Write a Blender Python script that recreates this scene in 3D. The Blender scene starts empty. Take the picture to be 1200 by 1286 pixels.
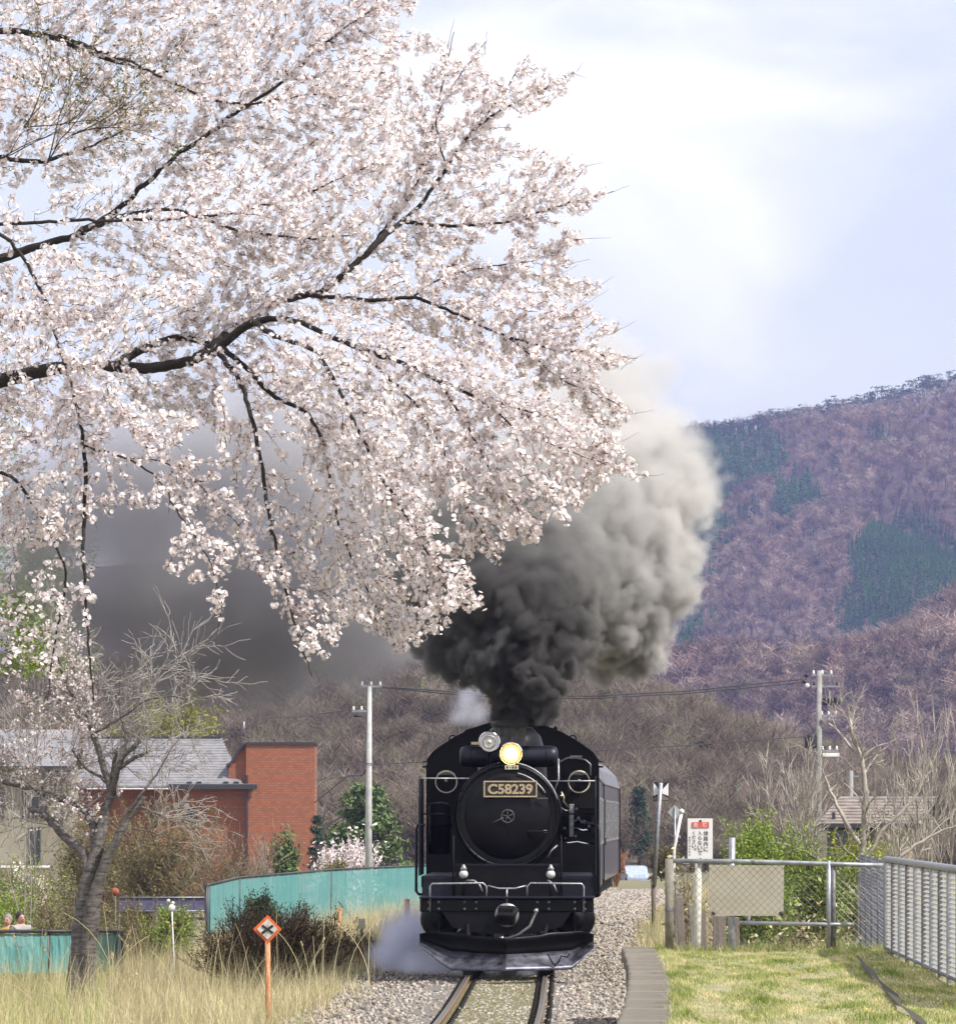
import bpy, bmesh, math, random, time
import numpy as np
from mathutils import Vector, Matrix
random.seed(7); np.random.seed(7)
RNG = np.random.default_rng(11)
T0 = time.time()
SC = bpy.context.scene
COL = SC.collection
R = math.radians

# ------------------------------------------------------------------ camera, sky, sun, exposure
FPX = 7500.0          # focal length in pixels of the 1200 px wide photograph
CAMZ = 2.3            # eye height above the rail heads
HORY = 1028.0         # row of the horizon in the photograph
cam_d = bpy.data.cameras.new('camera'); cam = bpy.data.objects.new('camera', cam_d); COL.objects.link(cam)
cam.location = (0, 0, CAMZ); cam.rotation_euler = (R(90), 0, 0)
cam_d.sensor_fit = 'VERTICAL'; cam_d.sensor_height = 24.0
cam_d.lens = FPX / 1286.0 * 24.0
cam_d.shift_y = (HORY - 643.0) / 1286.0
cam_d.clip_start = 1.0; cam_d.clip_end = 20000
SC.camera = cam

SUN_DIR = Vector((0.70, -0.42, 1.0)).normalized()      # towards the sun
sun_d = bpy.data.lights.new('sun', 'SUN'); sun = bpy.data.objects.new('sun', sun_d); COL.objects.link(sun)
sun_d.energy = 5.0; sun_d.angle = R(0.53); sun_d.color = (1.0, 0.955, 0.89)
sun.rotation_euler = SUN_DIR.to_track_quat('Z', 'Y').to_euler()
sun.location = (30, -10, 60)

world = bpy.data.worlds.new('World'); SC.world = world; world.use_nodes = True
def build_world():
    nt = world.node_tree; N = nt.nodes; L = nt.links; N.clear()
    out = N.new('ShaderNodeOutputWorld'); bg = N.new('ShaderNodeBackground')
    sky = N.new('ShaderNodeTexSky'); sky.sky_type = 'NISHITA'; sky.sun_disc = False
    sky.sun_elevation = math.asin(SUN_DIR.z); sky.sun_rotation = math.atan2(SUN_DIR.x, SUN_DIR.y)
    sky.altitude = 200; sky.air_density = 1.0; sky.dust_density = 1.2; sky.ozone_density = 1.5
    tc = N.new('ShaderNodeTexCoord')
    mp = N.new('ShaderNodeMapping'); mp.inputs['Scale'].default_value = (8, 8, 15); mp.inputs['Location'].default_value = (3.1, 0.4, 1.7)
    L.new(tc.outputs['Generated'], mp.inputs['Vector'])
    n1 = N.new('ShaderNodeTexNoise'); n1.inputs['Scale'].default_value = 1.0; n1.inputs['Detail'].default_value = 6; n1.inputs['Roughness'].default_value = .5
    n1.inputs['Distortion'].default_value = .4
    L.new(mp.outputs['Vector'], n1.inputs['Vector'])
    rp = N.new('ShaderNodeValToRGB'); rp.color_ramp.elements[0].position = .44; rp.color_ramp.elements[1].position = .62
    rp.color_ramp.elements[0].color = (.46, .46, .46, 1); rp.color_ramp.elements[1].color = (.95, .95, .95, 1)
    L.new(n1.outputs['Fac'], rp.inputs['Fac'])
    # second noise tints the cloud: brighter and greyer banks
    n2 = N.new('ShaderNodeTexNoise'); n2.inputs['Scale'].default_value = .6; n2.inputs['Detail'].default_value = 4
    L.new(mp.outputs['Vector'], n2.inputs['Vector'])
    cr = N.new('ShaderNodeValToRGB'); cr.color_ramp.elements[0].position = .35; cr.color_ramp.elements[1].position = .65
    cr.color_ramp.elements[0].color = (10.2, 10.2, 11.4, 1); cr.color_ramp.elements[1].color = (12.6, 12.3, 12.0, 1)
    L.new(n2.outputs['Fac'], cr.inputs['Fac'])
    mx = N.new('ShaderNodeMix'); mx.data_type = 'RGBA'
    L.new(rp.outputs['Color'], mx.inputs[0]); L.new(sky.outputs['Color'], mx.inputs[6]); L.new(cr.outputs['Color'], mx.inputs[7])
    L.new(mx.outputs[2], bg.inputs['Color']); bg.inputs['Strength'].default_value = 0.092
    L.new(bg.outputs['Background'], out.inputs['Surface'])
build_world()

SC.view_settings.view_transform = 'Standard'; SC.view_settings.look = 'None'
SC.view_settings.exposure = 0.38; SC.view_settings.gamma = 1.0; SC.view_settings.use_curve_mapping = False
SC.render.engine = 'CYCLES'
cy = SC.cycles
cy.use_denoising = True
try:
    cy.denoiser = 'OPENIMAGEDENOISE'; cy.denoising_input_passes = 'RGB_ALBEDO_NORMAL'; cy.denoising_prefilter = 'ACCURATE'
except Exception: pass
cy.max_bounces = 6; cy.diffuse_bounces = 3; cy.glossy_bounces = 3; cy.transmission_bounces = 4
cy.transparent_max_bounces = 8; cy.volume_bounces = 3
cy.volume_step_rate = 1.6; cy.volume_preview_step_rate = 1.6; cy.volume_max_steps = 192
cy.use_adaptive_sampling = True; cy.adaptive_threshold = 0.02
cy.sample_clamp_indirect = 6.0

# ------------------------------------------------------------------ helpers
def at(px, py, d):
    """world point seen at photograph pixel px, py at distance d"""
    return Vector(((px - 600.0) / FPX * d, d, CAMZ + (HORY - py) / FPX * d))

class MB:
    """collects shapes and links them as ONE mesh object"""
    def __init__(s): s.v = []; s.f = []; s.sm = []
    def add(s, vs, fs, smooth=False):
        o = len(s.v); s.v += [tuple(v) for v in vs]
        s.f += [tuple(i + o for i in f) for f in fs]; s.sm += [smooth] * len(fs); return s
    def box(s, c, d, rot=None):
        x, y, z = d[0] / 2, d[1] / 2, d[2] / 2
        p = [Vector(q) for q in [(-x,-y,-z),(x,-y,-z),(x,y,-z),(-x,y,-z),(-x,-y,z),(x,-y,z),(x,y,z),(-x,y,z)]]
        if rot is not None: p = [rot @ q for q in p]
        return s.add([q + Vector(c) for q in p], [(0,3,2,1),(4,5,6,7),(0,1,5,4),(1,2,6,5),(2,3,7,6),(3,0,4,7)])
    def bbox(s, c, d, b=.01):
        """box with chamfered upright and cross edges"""
        bm = bmesh.new(); bmesh.ops.create_cube(bm, size=1)
        for v in bm.verts: v.co = Vector((v.co.x * d[0], v.co.y * d[1], v.co.z * d[2]))
        bmesh.ops.bevel(bm, geom=bm.edges[:], offset=b, segments=2, affect='EDGES', profile=.5)
        vs = [v.co + Vector(c) for v in bm.verts]; fs = [tuple(v.index for v in f.verts) for f in bm.faces]
        bm.free(); return s.add(vs, fs)
    def prism(s, poly, y0, y1, axis='y'):
        """polygon given as (a, b) pairs pushed along an axis: y -> (a, y, b), x -> (x, a, b), z -> (a, b, z)"""
        n = len(poly)
        def P(a, b, t): return (a, t, b) if axis == 'y' else ((t, a, b) if axis == 'x' else (a, b, t))
        vs = [P(a, b, y0) for a, b in poly] + [P(a, b, y1) for a, b in poly]
        fs = [tuple(range(n))[::-1], tuple(range(n, 2 * n))] + [(i, (i + 1) % n, n + (i + 1) % n, n + i) for i in range(n)]
        return s.add(vs, fs)
    def tube(s, pts, r, n=8, caps=True, smooth=True):
        pts = [Vector(p) for p in pts]; m = len(pts)
        rs = r if hasattr(r, '__len__') else [r] * m
        vs = []; up = None
        for i, p in enumerate(pts):
            t = (pts[min(i + 1, m - 1)] - pts[max(i - 1, 0)])
            t = t.normalized() if t.length > 1e-9 else Vector((0, 0, 1))
            if up is None:
                a = Vector((0, 0, 1)) if abs(t.z) < .9 else Vector((1, 0, 0))
            else: a = up
            u = (a - t * a.dot(t))
            u = u.normalized() if u.length > 1e-6 else t.orthogonal().normalized()
            up = u; w = t.cross(u)
            for k in range(n):
                an = 2 * math.pi * k / n
                vs.append(p + (u * math.cos(an) + w * math.sin(an)) * rs[i])
        fs = [(i * n + k, i * n + (k + 1) % n, (i + 1) * n + (k + 1) % n, (i + 1) * n + k) for i in range(m - 1) for k in range(n)]
        s.add(vs, fs, smooth)
        if caps:
            o = len(s.v) - m * n
            s.f += [tuple(o + k for k in range(n))[::-1], tuple(o + (m - 1) * n + k for k in range(n))]; s.sm += [False, False]
        return s
    def lathe(s, prof, c, axis='y', n=32, smooth=True, cap=True):
        """profile of (radius, t) turned round an axis through c"""
        vs = []
        for r, t in prof:
            for k in range(n):
                a = 2 * math.pi * k / n; x, z = r * math.cos(a), r * math.sin(a)
                vs.append({'y': (c[0] + x, c[1] + t, c[2] + z), 'z': (c[0] + x, c[1] + z, c[2] + t), 'x': (c[0] + t, c[1] + x, c[2] + z)}[axis])
        m = len(prof)
        fs = [(i * n + k, i * n + (k + 1) % n, (i + 1) * n + (k + 1) % n, (i + 1) * n + k) for i in range(m - 1) for k in range(n)]
        s.add(vs, fs, smooth)
        if cap:
            o = len(s.v) - m * n
            if prof[0][0] > 1e-6: s.f.append(tuple(o + k for k in range(n))[::-1]); s.sm.append(False)
            if prof[-1][0] > 1e-6: s.f.append(tuple(o + (m - 1) * n + k for k in range(n))); s.sm.append(False)
        return s
    def ring(s, c, R_, r, axis='y', n=32, k=8):
        pts = []
        for i in range(n + 1):
            a = 2 * math.pi * i / n; x, z = R_ * math.cos(a), R_ * math.sin(a)
            pts.append({'y': (c[0] + x, c[1], c[2] + z), 'z': (c[0] + x, c[1] + z, c[2]), 'x': (c[0], c[1] + x, c[2] + z)}[axis])
        return s.tube(pts, r, k, caps=False)
    def ball(s, c, r, n=12, sq=(1, 1, 1)):
        prof = [(r * math.sin(math.pi * i / n), -r * math.cos(math.pi * i / n)) for i in range(n + 1)]
        o = len(s.v); s.lathe(prof, (0, 0, 0), 'z', n=n * 2, cap=False)
        for i in range(o, len(s.v)):
            v = s.v[i]; s.v[i] = (c[0] + v[0] * sq[0], c[1] + v[1] * sq[1], c[2] + v[2] * sq[2])
        return s
    def mesh(s, name, mat=None):
        me = bpy.data.meshes.new(name); me.from_pydata(s.v, [], s.f)
        me.polygons.foreach_set('use_smooth', s.sm); me.update()
        bm = bmesh.new(); bm.from_mesh(me); bmesh.ops.recalc_face_normals(bm, faces=bm.faces[:]); bm.to_mesh(me); bm.free()
        if mat: me.materials.append(mat)
        return me
    def build(s, name, mat, parent=None, loc=None):
        return link(name, s.mesh(name, mat), parent, loc)

def link(name, data, parent=None, loc=None, rot=None):
    o = bpy.data.objects.new(name, data); COL.objects.link(o)
    if parent is not None: o.parent = parent
    if loc is not None: o.location = loc
    if rot is not None: o.rotation_euler = rot
    return o
def tag(o, label=None, cat=None, group=None, kind=None):
    if label: o['label'] = label
    if cat: o['category'] = cat
    if group: o['group'] = group
    if kind: o['kind'] = kind
    return o
def thing(name, label, cat, loc=(0, 0, 0), rz=0, group=None):
    o = link(name, None, None, loc, (0, 0, rz)); o.empty_display_size = .2
    return tag(o, label, cat, group)
def copy_tree(o, parent=None):
    c = o.copy(); COL.objects.link(c); c.parent = parent
    for ch in list(o.children): copy_tree(ch, c)
    return c

def npmesh(name, V, F, mats, smooth=False, attrs=None, midx=None):
    """mesh from numpy arrays, F of shape (n, 3) or (n, 4)"""
    me = bpy.data.meshes.new(name); V = np.asarray(V, np.float32); F = np.asarray(F, np.int32); k = F.shape[1]
    me.vertices.add(len(V)); me.vertices.foreach_set('co', V.ravel())
    me.loops.add(F.size); me.loops.foreach_set('vertex_index', F.ravel())
    me.polygons.add(len(F)); me.polygons.foreach_set('loop_start', np.arange(0, F.size, k, dtype=np.int32))
    if smooth: me.polygons.foreach_set('use_smooth', np.ones(len(F), bool))
    for m in (mats if isinstance(mats, (list, tuple)) else [mats]): me.materials.append(m)
    if midx is not None: me.polygons.foreach_set('material_index', np.asarray(midx, np.int32))
    for an, arr in (attrs or {}).items():
        a = me.attributes.new(an, 'FLOAT', 'POINT'); a.data.foreach_set('value', np.asarray(arr, np.float32))
    me.update(calc_edges=True); me.validate()
    return me

def strips(P, r, n=3):
    """tubes from polylines: P list of (m,3) arrays, r list of (m,) radii -> V, F (quads), id of the polyline per vertex"""
    Vs = []; Fs = []; ids = []; off = 0; ang = np.arange(n) * 2 * np.pi / n
    ca, sa = np.cos(ang), np.sin(ang)
    for i, (p, rr) in enumerate(zip(P, r)):
        p = np.asarray(p, float); m = len(p)
        t = np.empty_like(p); t[1:-1] = p[2:] - p[:-2]; t[0] = p[1] - p[0]; t[-1] = p[-1] - p[-2]
        t /= (np.linalg.norm(t, axis=1, keepdims=True) + 1e-9)
        a = np.array([0.31, 0.9, 0.3]) if abs(t[0, 1]) < .8 else np.array([1., .1, .1])
        u = np.cross(t, a); u /= (np.linalg.norm(u, axis=1, keepdims=True) + 1e-9); w = np.cross(t, u)
        ring = p[:, None, :] + (u[:, None, :] * ca[None, :, None] + w[:, None, :] * sa[None, :, None]) * np.asarray(rr)[:, None, None]
        Vs.append(ring.reshape(-1, 3)); ids.append(np.full(m * n, i))
        b = (np.arange(m - 1) * n)[:, None] + np.arange(n)[None]; c = (np.arange(m - 1) * n)[:, None] + (np.arange(n)[None] + 1) % n
        Fs.append((np.stack([b, c, c + n, b + n], -1).reshape(-1, 4)) + off); off += m * n
    return np.concatenate(Vs), np.concatenate(Fs), np.concatenate(ids)

# ------------------------------------------------------------------ materials
def mat(name, col, rough=.6, metal=0.0, var=.12, nscale=6.0, bump=0.0, bscale=40.0, spec=.5, coat=0.0, detail=4, col2=None, coord='Object', stretch=None, attr=None, trans=None, emis=None, lo=.3, hi=.7):
    m = bpy.data.materials.new(name); m.use_nodes = True; nt = m.node_tree; N = nt.nodes; L = nt.links
    b = N['Principled BSDF']; b.inputs['Roughness'].default_value = rough; b.inputs['Metallic'].default_value = metal
    b.inputs['Specular IOR Level'].default_value = spec; b.inputs['Coat Weight'].default_value = coat
    tc = N.new('ShaderNodeTexCoord'); src = tc.outputs[coord]
    if stretch:
        mp = N.new('ShaderNodeMapping'); mp.inputs['Scale'].default_value = stretch; L.new(src, mp.inputs['Vector']); src = mp.outputs['Vector']
    nz = N.new('ShaderNodeTexNoise'); nz.inputs['Scale'].default_value = nscale; nz.inputs['Detail'].default_value = detail; nz.inputs['Roughness'].default_value = .62
    L.new(src, nz.inputs['Vector'])
    rp = N.new('ShaderNodeValToRGB'); rp.color_ramp.elements[0].position = lo; rp.color_ramp.elements[1].position = hi
    c2 = col2 if col2 else tuple(min(1, c * (1 + var * 1.6)) for c in col); c1 = col if col2 else tuple(c * (1 - var * 1.6) for c in col)
    rp.color_ramp.elements[0].color = (*c1, 1); rp.color_ramp.elements[1].color = (*c2, 1)
    L.new(nz.outputs['Fac'], rp.inputs['Fac']); cs = rp.outputs['Color']
    if attr:   # per-piece tint
        an = N.new('ShaderNodeAttribute'); an.attribute_name = attr[0]
        mr = N.new('ShaderNodeValToRGB'); els = mr.color_ramp.elements
        cols = attr[1]
        els[0].position = 0; els[0].color = (*cols[0], 1); els[1].position = 1; els[1].color = (*cols[-1], 1)
        for i, c in enumerate(cols[1:-1]):
            e = els.new((i + 1) / (len(cols) - 1)); e.color = (*c, 1)
        L.new(an.outputs['Fac'], mr.inputs['Fac'])
        mm = N.new('ShaderNodeMix'); mm.data_type = 'RGBA'; mm.blend_type = 'MULTIPLY'; mm.inputs[0].default_value = 1
        L.new(cs, mm.inputs[6]); L.new(mr.outputs['Color'], mm.inputs[7]); cs = mm.outputs[2]
    L.new(cs, b.inputs['Base Color'])
    # roughness varies a little too
    rr = N.new('ShaderNodeMapRange'); rr.inputs[3].default_value = max(.03, rough - .08); rr.inputs[4].default_value = min(1, rough + .1)
    L.new(nz.outputs['Fac'], rr.inputs[0]); L.new(rr.outputs[0], b.inputs['Roughness'])
    if bump:
        n2 = N.new('ShaderNodeTexNoise'); n2.inputs['Scale'].default_value = bscale; n2.inputs['Detail'].default_value = 3
        L.new(src, n2.inputs['Vector'])
        bp = N.new('ShaderNodeBump'); bp.inputs['Strength'].default_value = bump; bp.inputs['Distance'].default_value = .02
        L.new(n2.outputs['Fac'], bp.inputs['Height']); L.new(bp.outputs['Normal'], b.inputs['Normal'])
    if trans:
        tl = N.new('ShaderNodeBsdfTranslucent'); L.new(cs, tl.inputs['Color'])
        ms = N.new('ShaderNodeMixShader'); ms.inputs[0].default_value = trans
        L.new(b.outputs[0], ms.inputs[1]); L.new(tl.outputs[0], ms.inputs[2]); L.new(ms.outputs[0], N['Material Output'].inputs['Surface'])
    if emis:
        b.inputs['Emission Color'].default_value = (*emis[0], 1); b.inputs['Emission Strength'].default_value = emis[1]
    return m
# ------------------------------------------------------------------ ground, track, platform
def tx(y):
    """x of the track centre at distance y"""
    x = .125 + .0143 * (y - 67)
    if y > 100: x += (y - 100) ** 2 / 3000.0
    if y < 78: x -= (78 - y) ** 2 * .00028
    return x
txv = np.vectorize(tx)
def sst(a, b, x):
    t = np.clip((x - a) / (b - a), 0, 1); return t * t * (3 - 2 * t)
def gz(x, y):
    """height of the natural ground"""
    x = np.asarray(x, float); y = np.asarray(y, float)
    t = txv(np.clip(y, 0, 205))
    z = -.17 - .38 * sst(2.1, 3.3, t - x) - .15 * sst(1.9, 3.6, x - t)
    z = z - .35 * sst(3.3, 9, t - x) * sst(60, 100, y)
    z = z - 1.5 * sst(6, 12, t - x) * sst(100, 150, y) - 1.7 * sst(230, 330, y)
    z = z + .04 * np.sin(x * 1.3 + y * .21) + .05 * np.sin(x * .37 - y * .13 + 1)* sst(2.2, 4, np.abs(x - t))
    return z
def gz1(x, y): return float(gz(x, y))

def edge_x(y):
    """left edge of the platform coping"""
    return 1.04 + (y - 45) * .0385 - (y - 45) ** 2 * .00050
M = {}
M['earth'] = mat('dry_earth', (.13, .10, .065), .95, var=.3, nscale=.6, bump=.5, bscale=12, col2=(.17, .17, .07))
M['turf'] = mat('worn_turf_soil', (.16, .17, .06), .95, nscale=1.2, bump=.5, bscale=30, col2=(.36, .31, .19), detail=8, stretch=(5, .8, 1))
M['bed'] = mat('ballast_bed', (.05, .045, .04), .95, nscale=22, bump=.9, bscale=35, col2=(.24, .22, .20))
M['moss'] = mat('mossy_track_bed', (.08, .09, .02), .95, nscale=6, bump=1, bscale=40, col2=(.24, .21, .11), detail=8, stretch=(4, .6, 1))
M['stone'] = mat('crushed_stone', (.33, .305, .275), .85, nscale=30, var=.2, attr=('tint', [(.22, .20, .19), (.65, .60, .55), (.95, .92, .88), (1.3, 1.27, 1.22), (.8, .62, .45)]))
M['concrete'] = mat('weathered_concrete', (.11, .095, .072), .9, nscale=2.2, bump=.8, bscale=60, col2=(.27, .24, .19), detail=8, stretch=(1, 3, 1))
M['concrete_dark'] = mat('stained_concrete', (.10, .085, .06), .9, nscale=2.5, bump=.6, bscale=30, col2=(.2, .17, .12))
M['rail_side'] = mat('rusty_rail', (.13, .075, .04), .8, nscale=14, bump=.2, col2=(.24, .16, .09))
M['rail_top'] = mat('polished_rail_head', (.30, .28, .25), .35, metal=1.0, nscale=5)
M['clip'] = mat('dark_rail_clip', (.03, .026, .024), .6, metal=.6)
M['soil'] = mat('dark_bare_soil', (.045, .04, .022), .95, nscale=10)

def build_ground():
    xs = np.unique(np.concatenate([-np.geomspace(12, 1400, 28)[::-1], np.linspace(-12, 12, 80), np.geomspace(12, 1400, 28)]))
    ys = np.unique(np.concatenate([np.linspace(10, 130, 140), np.geomspace(130, 1700, 60)]))
    X, Y = np.meshgrid(xs, ys); Z = gz(X, Y)
    # a dip under the platform block so that the two never touch
    V = np.stack([X, Y, Z], -1).reshape(-1, 3); nx = len(xs)
    i = np.arange(len(ys) - 1)[:, None] * nx + np.arange(nx - 1)[None]
    F = np.stack([i, i + 1, i + nx + 1, i + nx], -1).reshape(-1, 4)
    o = link('ground', npmesh('ground', V, F, M['earth'], smooth=True)); tag(o, kind='structure')
    # ballast bed: a sheet above the ground that follows the curve
    ys = np.linspace(35, 205, 260); rows = [(-2.5, -.10), (-2.1, .0), (-.56, .035), (.56, .035), (2.1, .0), (2.5, -.10)]
    V = []
    for y in ys:
        for dx, dz in rows: V.append((tx(y) + (min(dx, 1.95 if dx < 2.3 else 2.2) if y > 73 else dx), y, -.165 + dz + (.03 if abs(dx) < 2.2 else 0)))
    n = len(rows); i = np.arange(len(ys) - 1)[:, None] * n + np.arange(n - 1)[None]
    F = np.stack([i, i + 1, i + n + 1, i + n], -1).reshape(-1, 4); mi = np.tile([0, 0, 1, 0, 0], len(ys) - 1) * np.repeat(ys[:-1] < 108, 5)
    o = link('track_bed', npmesh('track_bed', np.array(V), F, [M['bed'], M['moss']], midx=mi)); tag(o, kind='structure')
    # loose stones
    n = 56000
    y = 62 + (RNG.random(n) ** 1.55) * 140
    u = RNG.random(n); lat = np.where(u < .36, RNG.uniform(-.5, .5, n), np.where(u < .62, RNG.uniform(-2.75, -.6, n), RNG.uniform(.6, 2.6, n)))
    x = txv(y) + lat
    keep = ~((y > 73) & (lat > 2.0 + .12 * RNG.standard_normal(n))) & ~((y < 71.4) & (x > edge_x(y) - .03)); x, y, lat = x[keep], y[keep], lat[keep]; n = len(x)
    z = np.where(np.abs(lat) < 2.15, -.135, -.135 - (np.abs(lat) - 2.15) * .28) + RNG.uniform(-.015, .03, n)
    octa = np.array([(1, 0, 0), (-1, 0, 0), (0, 1, 0), (0, -1, 0), (0, 0, 1), (0, 0, -1)], float)
    of = np.array([(0, 2, 4), (2, 1, 4), (1, 3, 4), (3, 0, 4), (2, 0, 5), (1, 2, 5), (3, 1, 5), (0, 3, 5)])
    S = RNG.uniform(.020, .046, (n, 1, 3)) * (1 + .8 * sst(100, 190, y))[:, None, None] * np.where(np.abs(lat) < .5, .8, 1)[:, None, None]
    L = octa[None] * S + RNG.normal(0, .006, (n, 6, 3))
    q = RNG.normal(size=(n, 4)); q /= np.linalg.norm(q, axis=1, keepdims=True); a, b, c, d = q.T
    Rm = np.stack([1-2*(c*c+d*d), 2*(b*c-a*d), 2*(b*d+a*c), 2*(b*c+a*d), 1-2*(b*b+d*d), 2*(c*d-a*b), 2*(b*d-a*c), 2*(c*d+a*b), 1-2*(b*b+c*c)], -1).reshape(n, 3, 3)
    V = np.einsum('nij,nkj->nki', Rm, L) + np.stack([x, y, z], -1)[:, None]
    F = (of[None] + (np.arange(n) * 6)[:, None, None]).reshape(-1, 3)
    o = link('ballast_gravel', npmesh('ballast_gravel', V.reshape(-1, 3), F, M['stone'], attrs={'tint': np.repeat(RNG.random(n), 6)}))
    tag(o, 'loose crushed stone ballast beside and between the rails', 'gravel', kind='stuff')

def build_track():
    t = thing('railway_track', 'single railway line with two rusty rails curving away under the steam locomotive', 'railway track', (tx(66), 66, 0))
    base = Vector((tx(66), 66, 0))
    prof = [(-.062, -.153), (.062, -.153), (.062, -.142), (.012, -.12), (.010, -.045), (.033, -.035), (.033, -.003), (.026, 0), (-.026, 0), (-.033, -.003), (-.033, -.035), (-.010, -.045), (-.012, -.12), (-.062, -.142)]
    for s in (-1, 1):
        ys = np.concatenate([np.arange(36, 110, 1.0), np.arange(110, 152, 3.0)])
        V = []; F = []; mi = []; n = len(prof)
        for j, y in enumerate(ys):
            for a, b in prof: V.append((tx(y) + s * .5665 + a - base.x, y - base.y, b))
        for j in range(len(ys) - 1):
            for k in range(n):
                F.append((j * n + k, j * n + (k + 1) % n, (j + 1) * n + (k + 1) % n, (j + 1) * n + k)); mi.append(1 if k == 7 else 0)
        me = npmesh('rail', V, F, [M['rail_side'], M['rail_top']], midx=mi); link('rail', me, t)
    sl = MB().bbox((0, 0, -.245), (2.0, .22, .17), .015).mesh('sleeper', M['concrete_dark'])
    clip = MB()
    pts = []
    for i in range(15):   # spring clip: a curl of steel rod
        a = i / 14 * math.pi * 3.2; pts.append((.035 * math.cos(a) , -.05 + .10 * i / 14, .045 * math.sin(a) * .9 + .02))
    clip.tube(pts, .011, 5); clip.box((0, 0, -.015), (.11, .13, .02)); clip = clip.mesh('rail_clip', M['clip'])
    y = 62.0
    while y < 100:
        o = link('sleeper', sl, t, (tx(y) - base.x, y - base.y, 0))
        for s in (-1, 1):
            for q in (-1, 1): link('rail_clip', clip, o, (s * .5665 + q * .095, 0, -.13))
        y += .62
    t2 = None

def lawn_z(x, y):
    e = np.minimum(1, (x - edge_x(y) - .34) * 1.0)
    return .735 + e * (.018 * np.sin(x * 2.1 + y * .7) + .008 * np.sin(x * 5 - y * 1.7))
def build_platform():
    p = link('platform', None, None, (1.7, 71, 0)); tag(p, kind='structure')
    ys = np.linspace(34, 71.2, 40)
    # wall under the coping and turf surface
    V = []; F = []
    outline = [(edge_x(y) + .06, y) for y in ys] + [(9.5, 71.2), (9.5, 34)]
    off = Vector((1.7, 71, 0))
    mb = MB().prism([(a - off.x, b - off.y) for a, b in outline], -.5, .60, 'z')
    mb.build('platform_wall', M['concrete_dark'], p)
    gx = np.linspace(0, 1, 24); V = []
    for y in ys:
        for g in gx:
            a = edge_x(y) + .34; x = a + (9.5 - a) * g
            V.append((x - off.x, y - off.y, float(lawn_z(x, y))))
    n = len(gx); i = np.arange(len(ys) - 1)[:, None] * n + np.arange(n - 1)[None]
    F = np.stack([i, i + 1, i + n + 1, i + n], -1).reshape(-1, 4)
    link('turf_surface', npmesh('turf_surface', np.array(V), F, M['turf'], smooth=True), p)
    MB().box((5.6 - off.x, .1, .36), (7.6, .22, .72)).build('platform_end_wall', M['concrete_dark'], p)
    y = 44.2; k = 0; shapes = []
    M['concrete2'] = mat('darker_stained_concrete', (.09, .078, .06), .9, nscale=2.5, bump=.8, bscale=60, col2=(.24, .21, .165), detail=8, stretch=(1, 3, 1))
    for v in range(4):
        b = MB().bbox((.20, 0, -.08), (.40 + .008 * (v % 2), .585, .17), .02 + .006 * v); shapes.append(b.mesh('coping_block', M['concrete'] if v % 2 else M['concrete2']))
    while y < 71.3:
        o = link('coping_block', shapes[random.randrange(4)], p, (edge_x(y) - off.x + random.uniform(-.006, .006), y - off.y, .76 + random.uniform(-.006, .006)), (random.uniform(-.006, .006), random.uniform(-.01, .01), -math.atan(.0385 - .001 * (y - 45)) + random.uniform(-.006, .006)))
        y += .6; k += 1
    # narrow washed-out crack running through the turf
    pts = [(1075, 1200), (1085, 1213), (1092, 1219), (1103, 1232), (1112, 1241), (1122, 1250), (1130, 1263), (1142, 1271), (1152, 1280), (1165, 1292)]
    W = []
    for a, b in pts:
        d = FPX * (CAMZ - .77) / (b - HORY); W.append(((a - 600) / FPX * d, d))
    V = []
    for i, (a, b) in enumerate(W):
        w = .012 + .014 * ((i * 7) % 3)
        V += [(a - w - off.x, b - off.y, .775), (a + w - off.x, b - off.y, .775)]
    F = [(2 * i, 2 * i + 1, 2 * i + 3, 2 * i + 2) for i in range(len(W) - 1)]
    link('turf_crack', npmesh('turf_crack', np.array(V), np.array(F), M['soil']), p)
    return W
build_ground(); build_track(); CRACK = build_platform()
# ------------------------------------------------------------------ steam locomotive
M['black'] = mat('black_loco_paint', (.0035, .0035, .0045), .38, var=.35, nscale=3, bump=.08, bscale=5, spec=.2)
M['black2'] = mat('sooty_black_iron', (.005, .0048, .0048), .7, var=.4, nscale=6, bump=.2, bscale=30, spec=.2)
M['bluish'] = mat('oiled_black_plate', (.004, .005, .012), .42, var=.3, nscale=4, bump=.1, bscale=8, spec=.35)
M['steel'] = mat('bare_worn_steel', (.085, .085, .105), .45, metal=.75, var=.6, nscale=5, bump=.1, bscale=9)
M['brass'] = mat('old_brass', (.50, .40, .26), .42, metal=.65, var=.25, nscale=60)
M['chrome'] = mat('bright_chrome', (.75, .75, .76), .15, metal=1.0, var=.1)
M['grey_pipe'] = mat('dull_grey_metal', (.30, .30, .31), .45, metal=.6, var=.3, nscale=20)
M['white_lamp'] = mat('milky_white_lamp', (.55, .54, .54), .35, var=.1)
M['glass_dark'] = mat('dark_window_glass', (.02, .025, .025), .08, spec=.8)
M['lamp_lit'] = mat('lit_headlamp_lens', (1, .8, .5), .3, emis=((1.0, .42, .07), 2.0))
M['lamp_lit2'] = mat('lit_headlamp_core', (1, .9, .7), .3, emis=((1.0, .82, .45), 9.0))
M['lens'] = mat('unlit_lamp_lens', (.5, .48, .46), .12, metal=.7)
M['plate_black'] = mat('number_plate_field', (.02, .015, .012), .5)
M['ivory'] = mat('ivory_enamel', (.62, .56, .45), .5)
M['soot_ring'] = mat('heat_greyed_iron', (.06, .058, .056), .6, var=.4, nscale=12)

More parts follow.
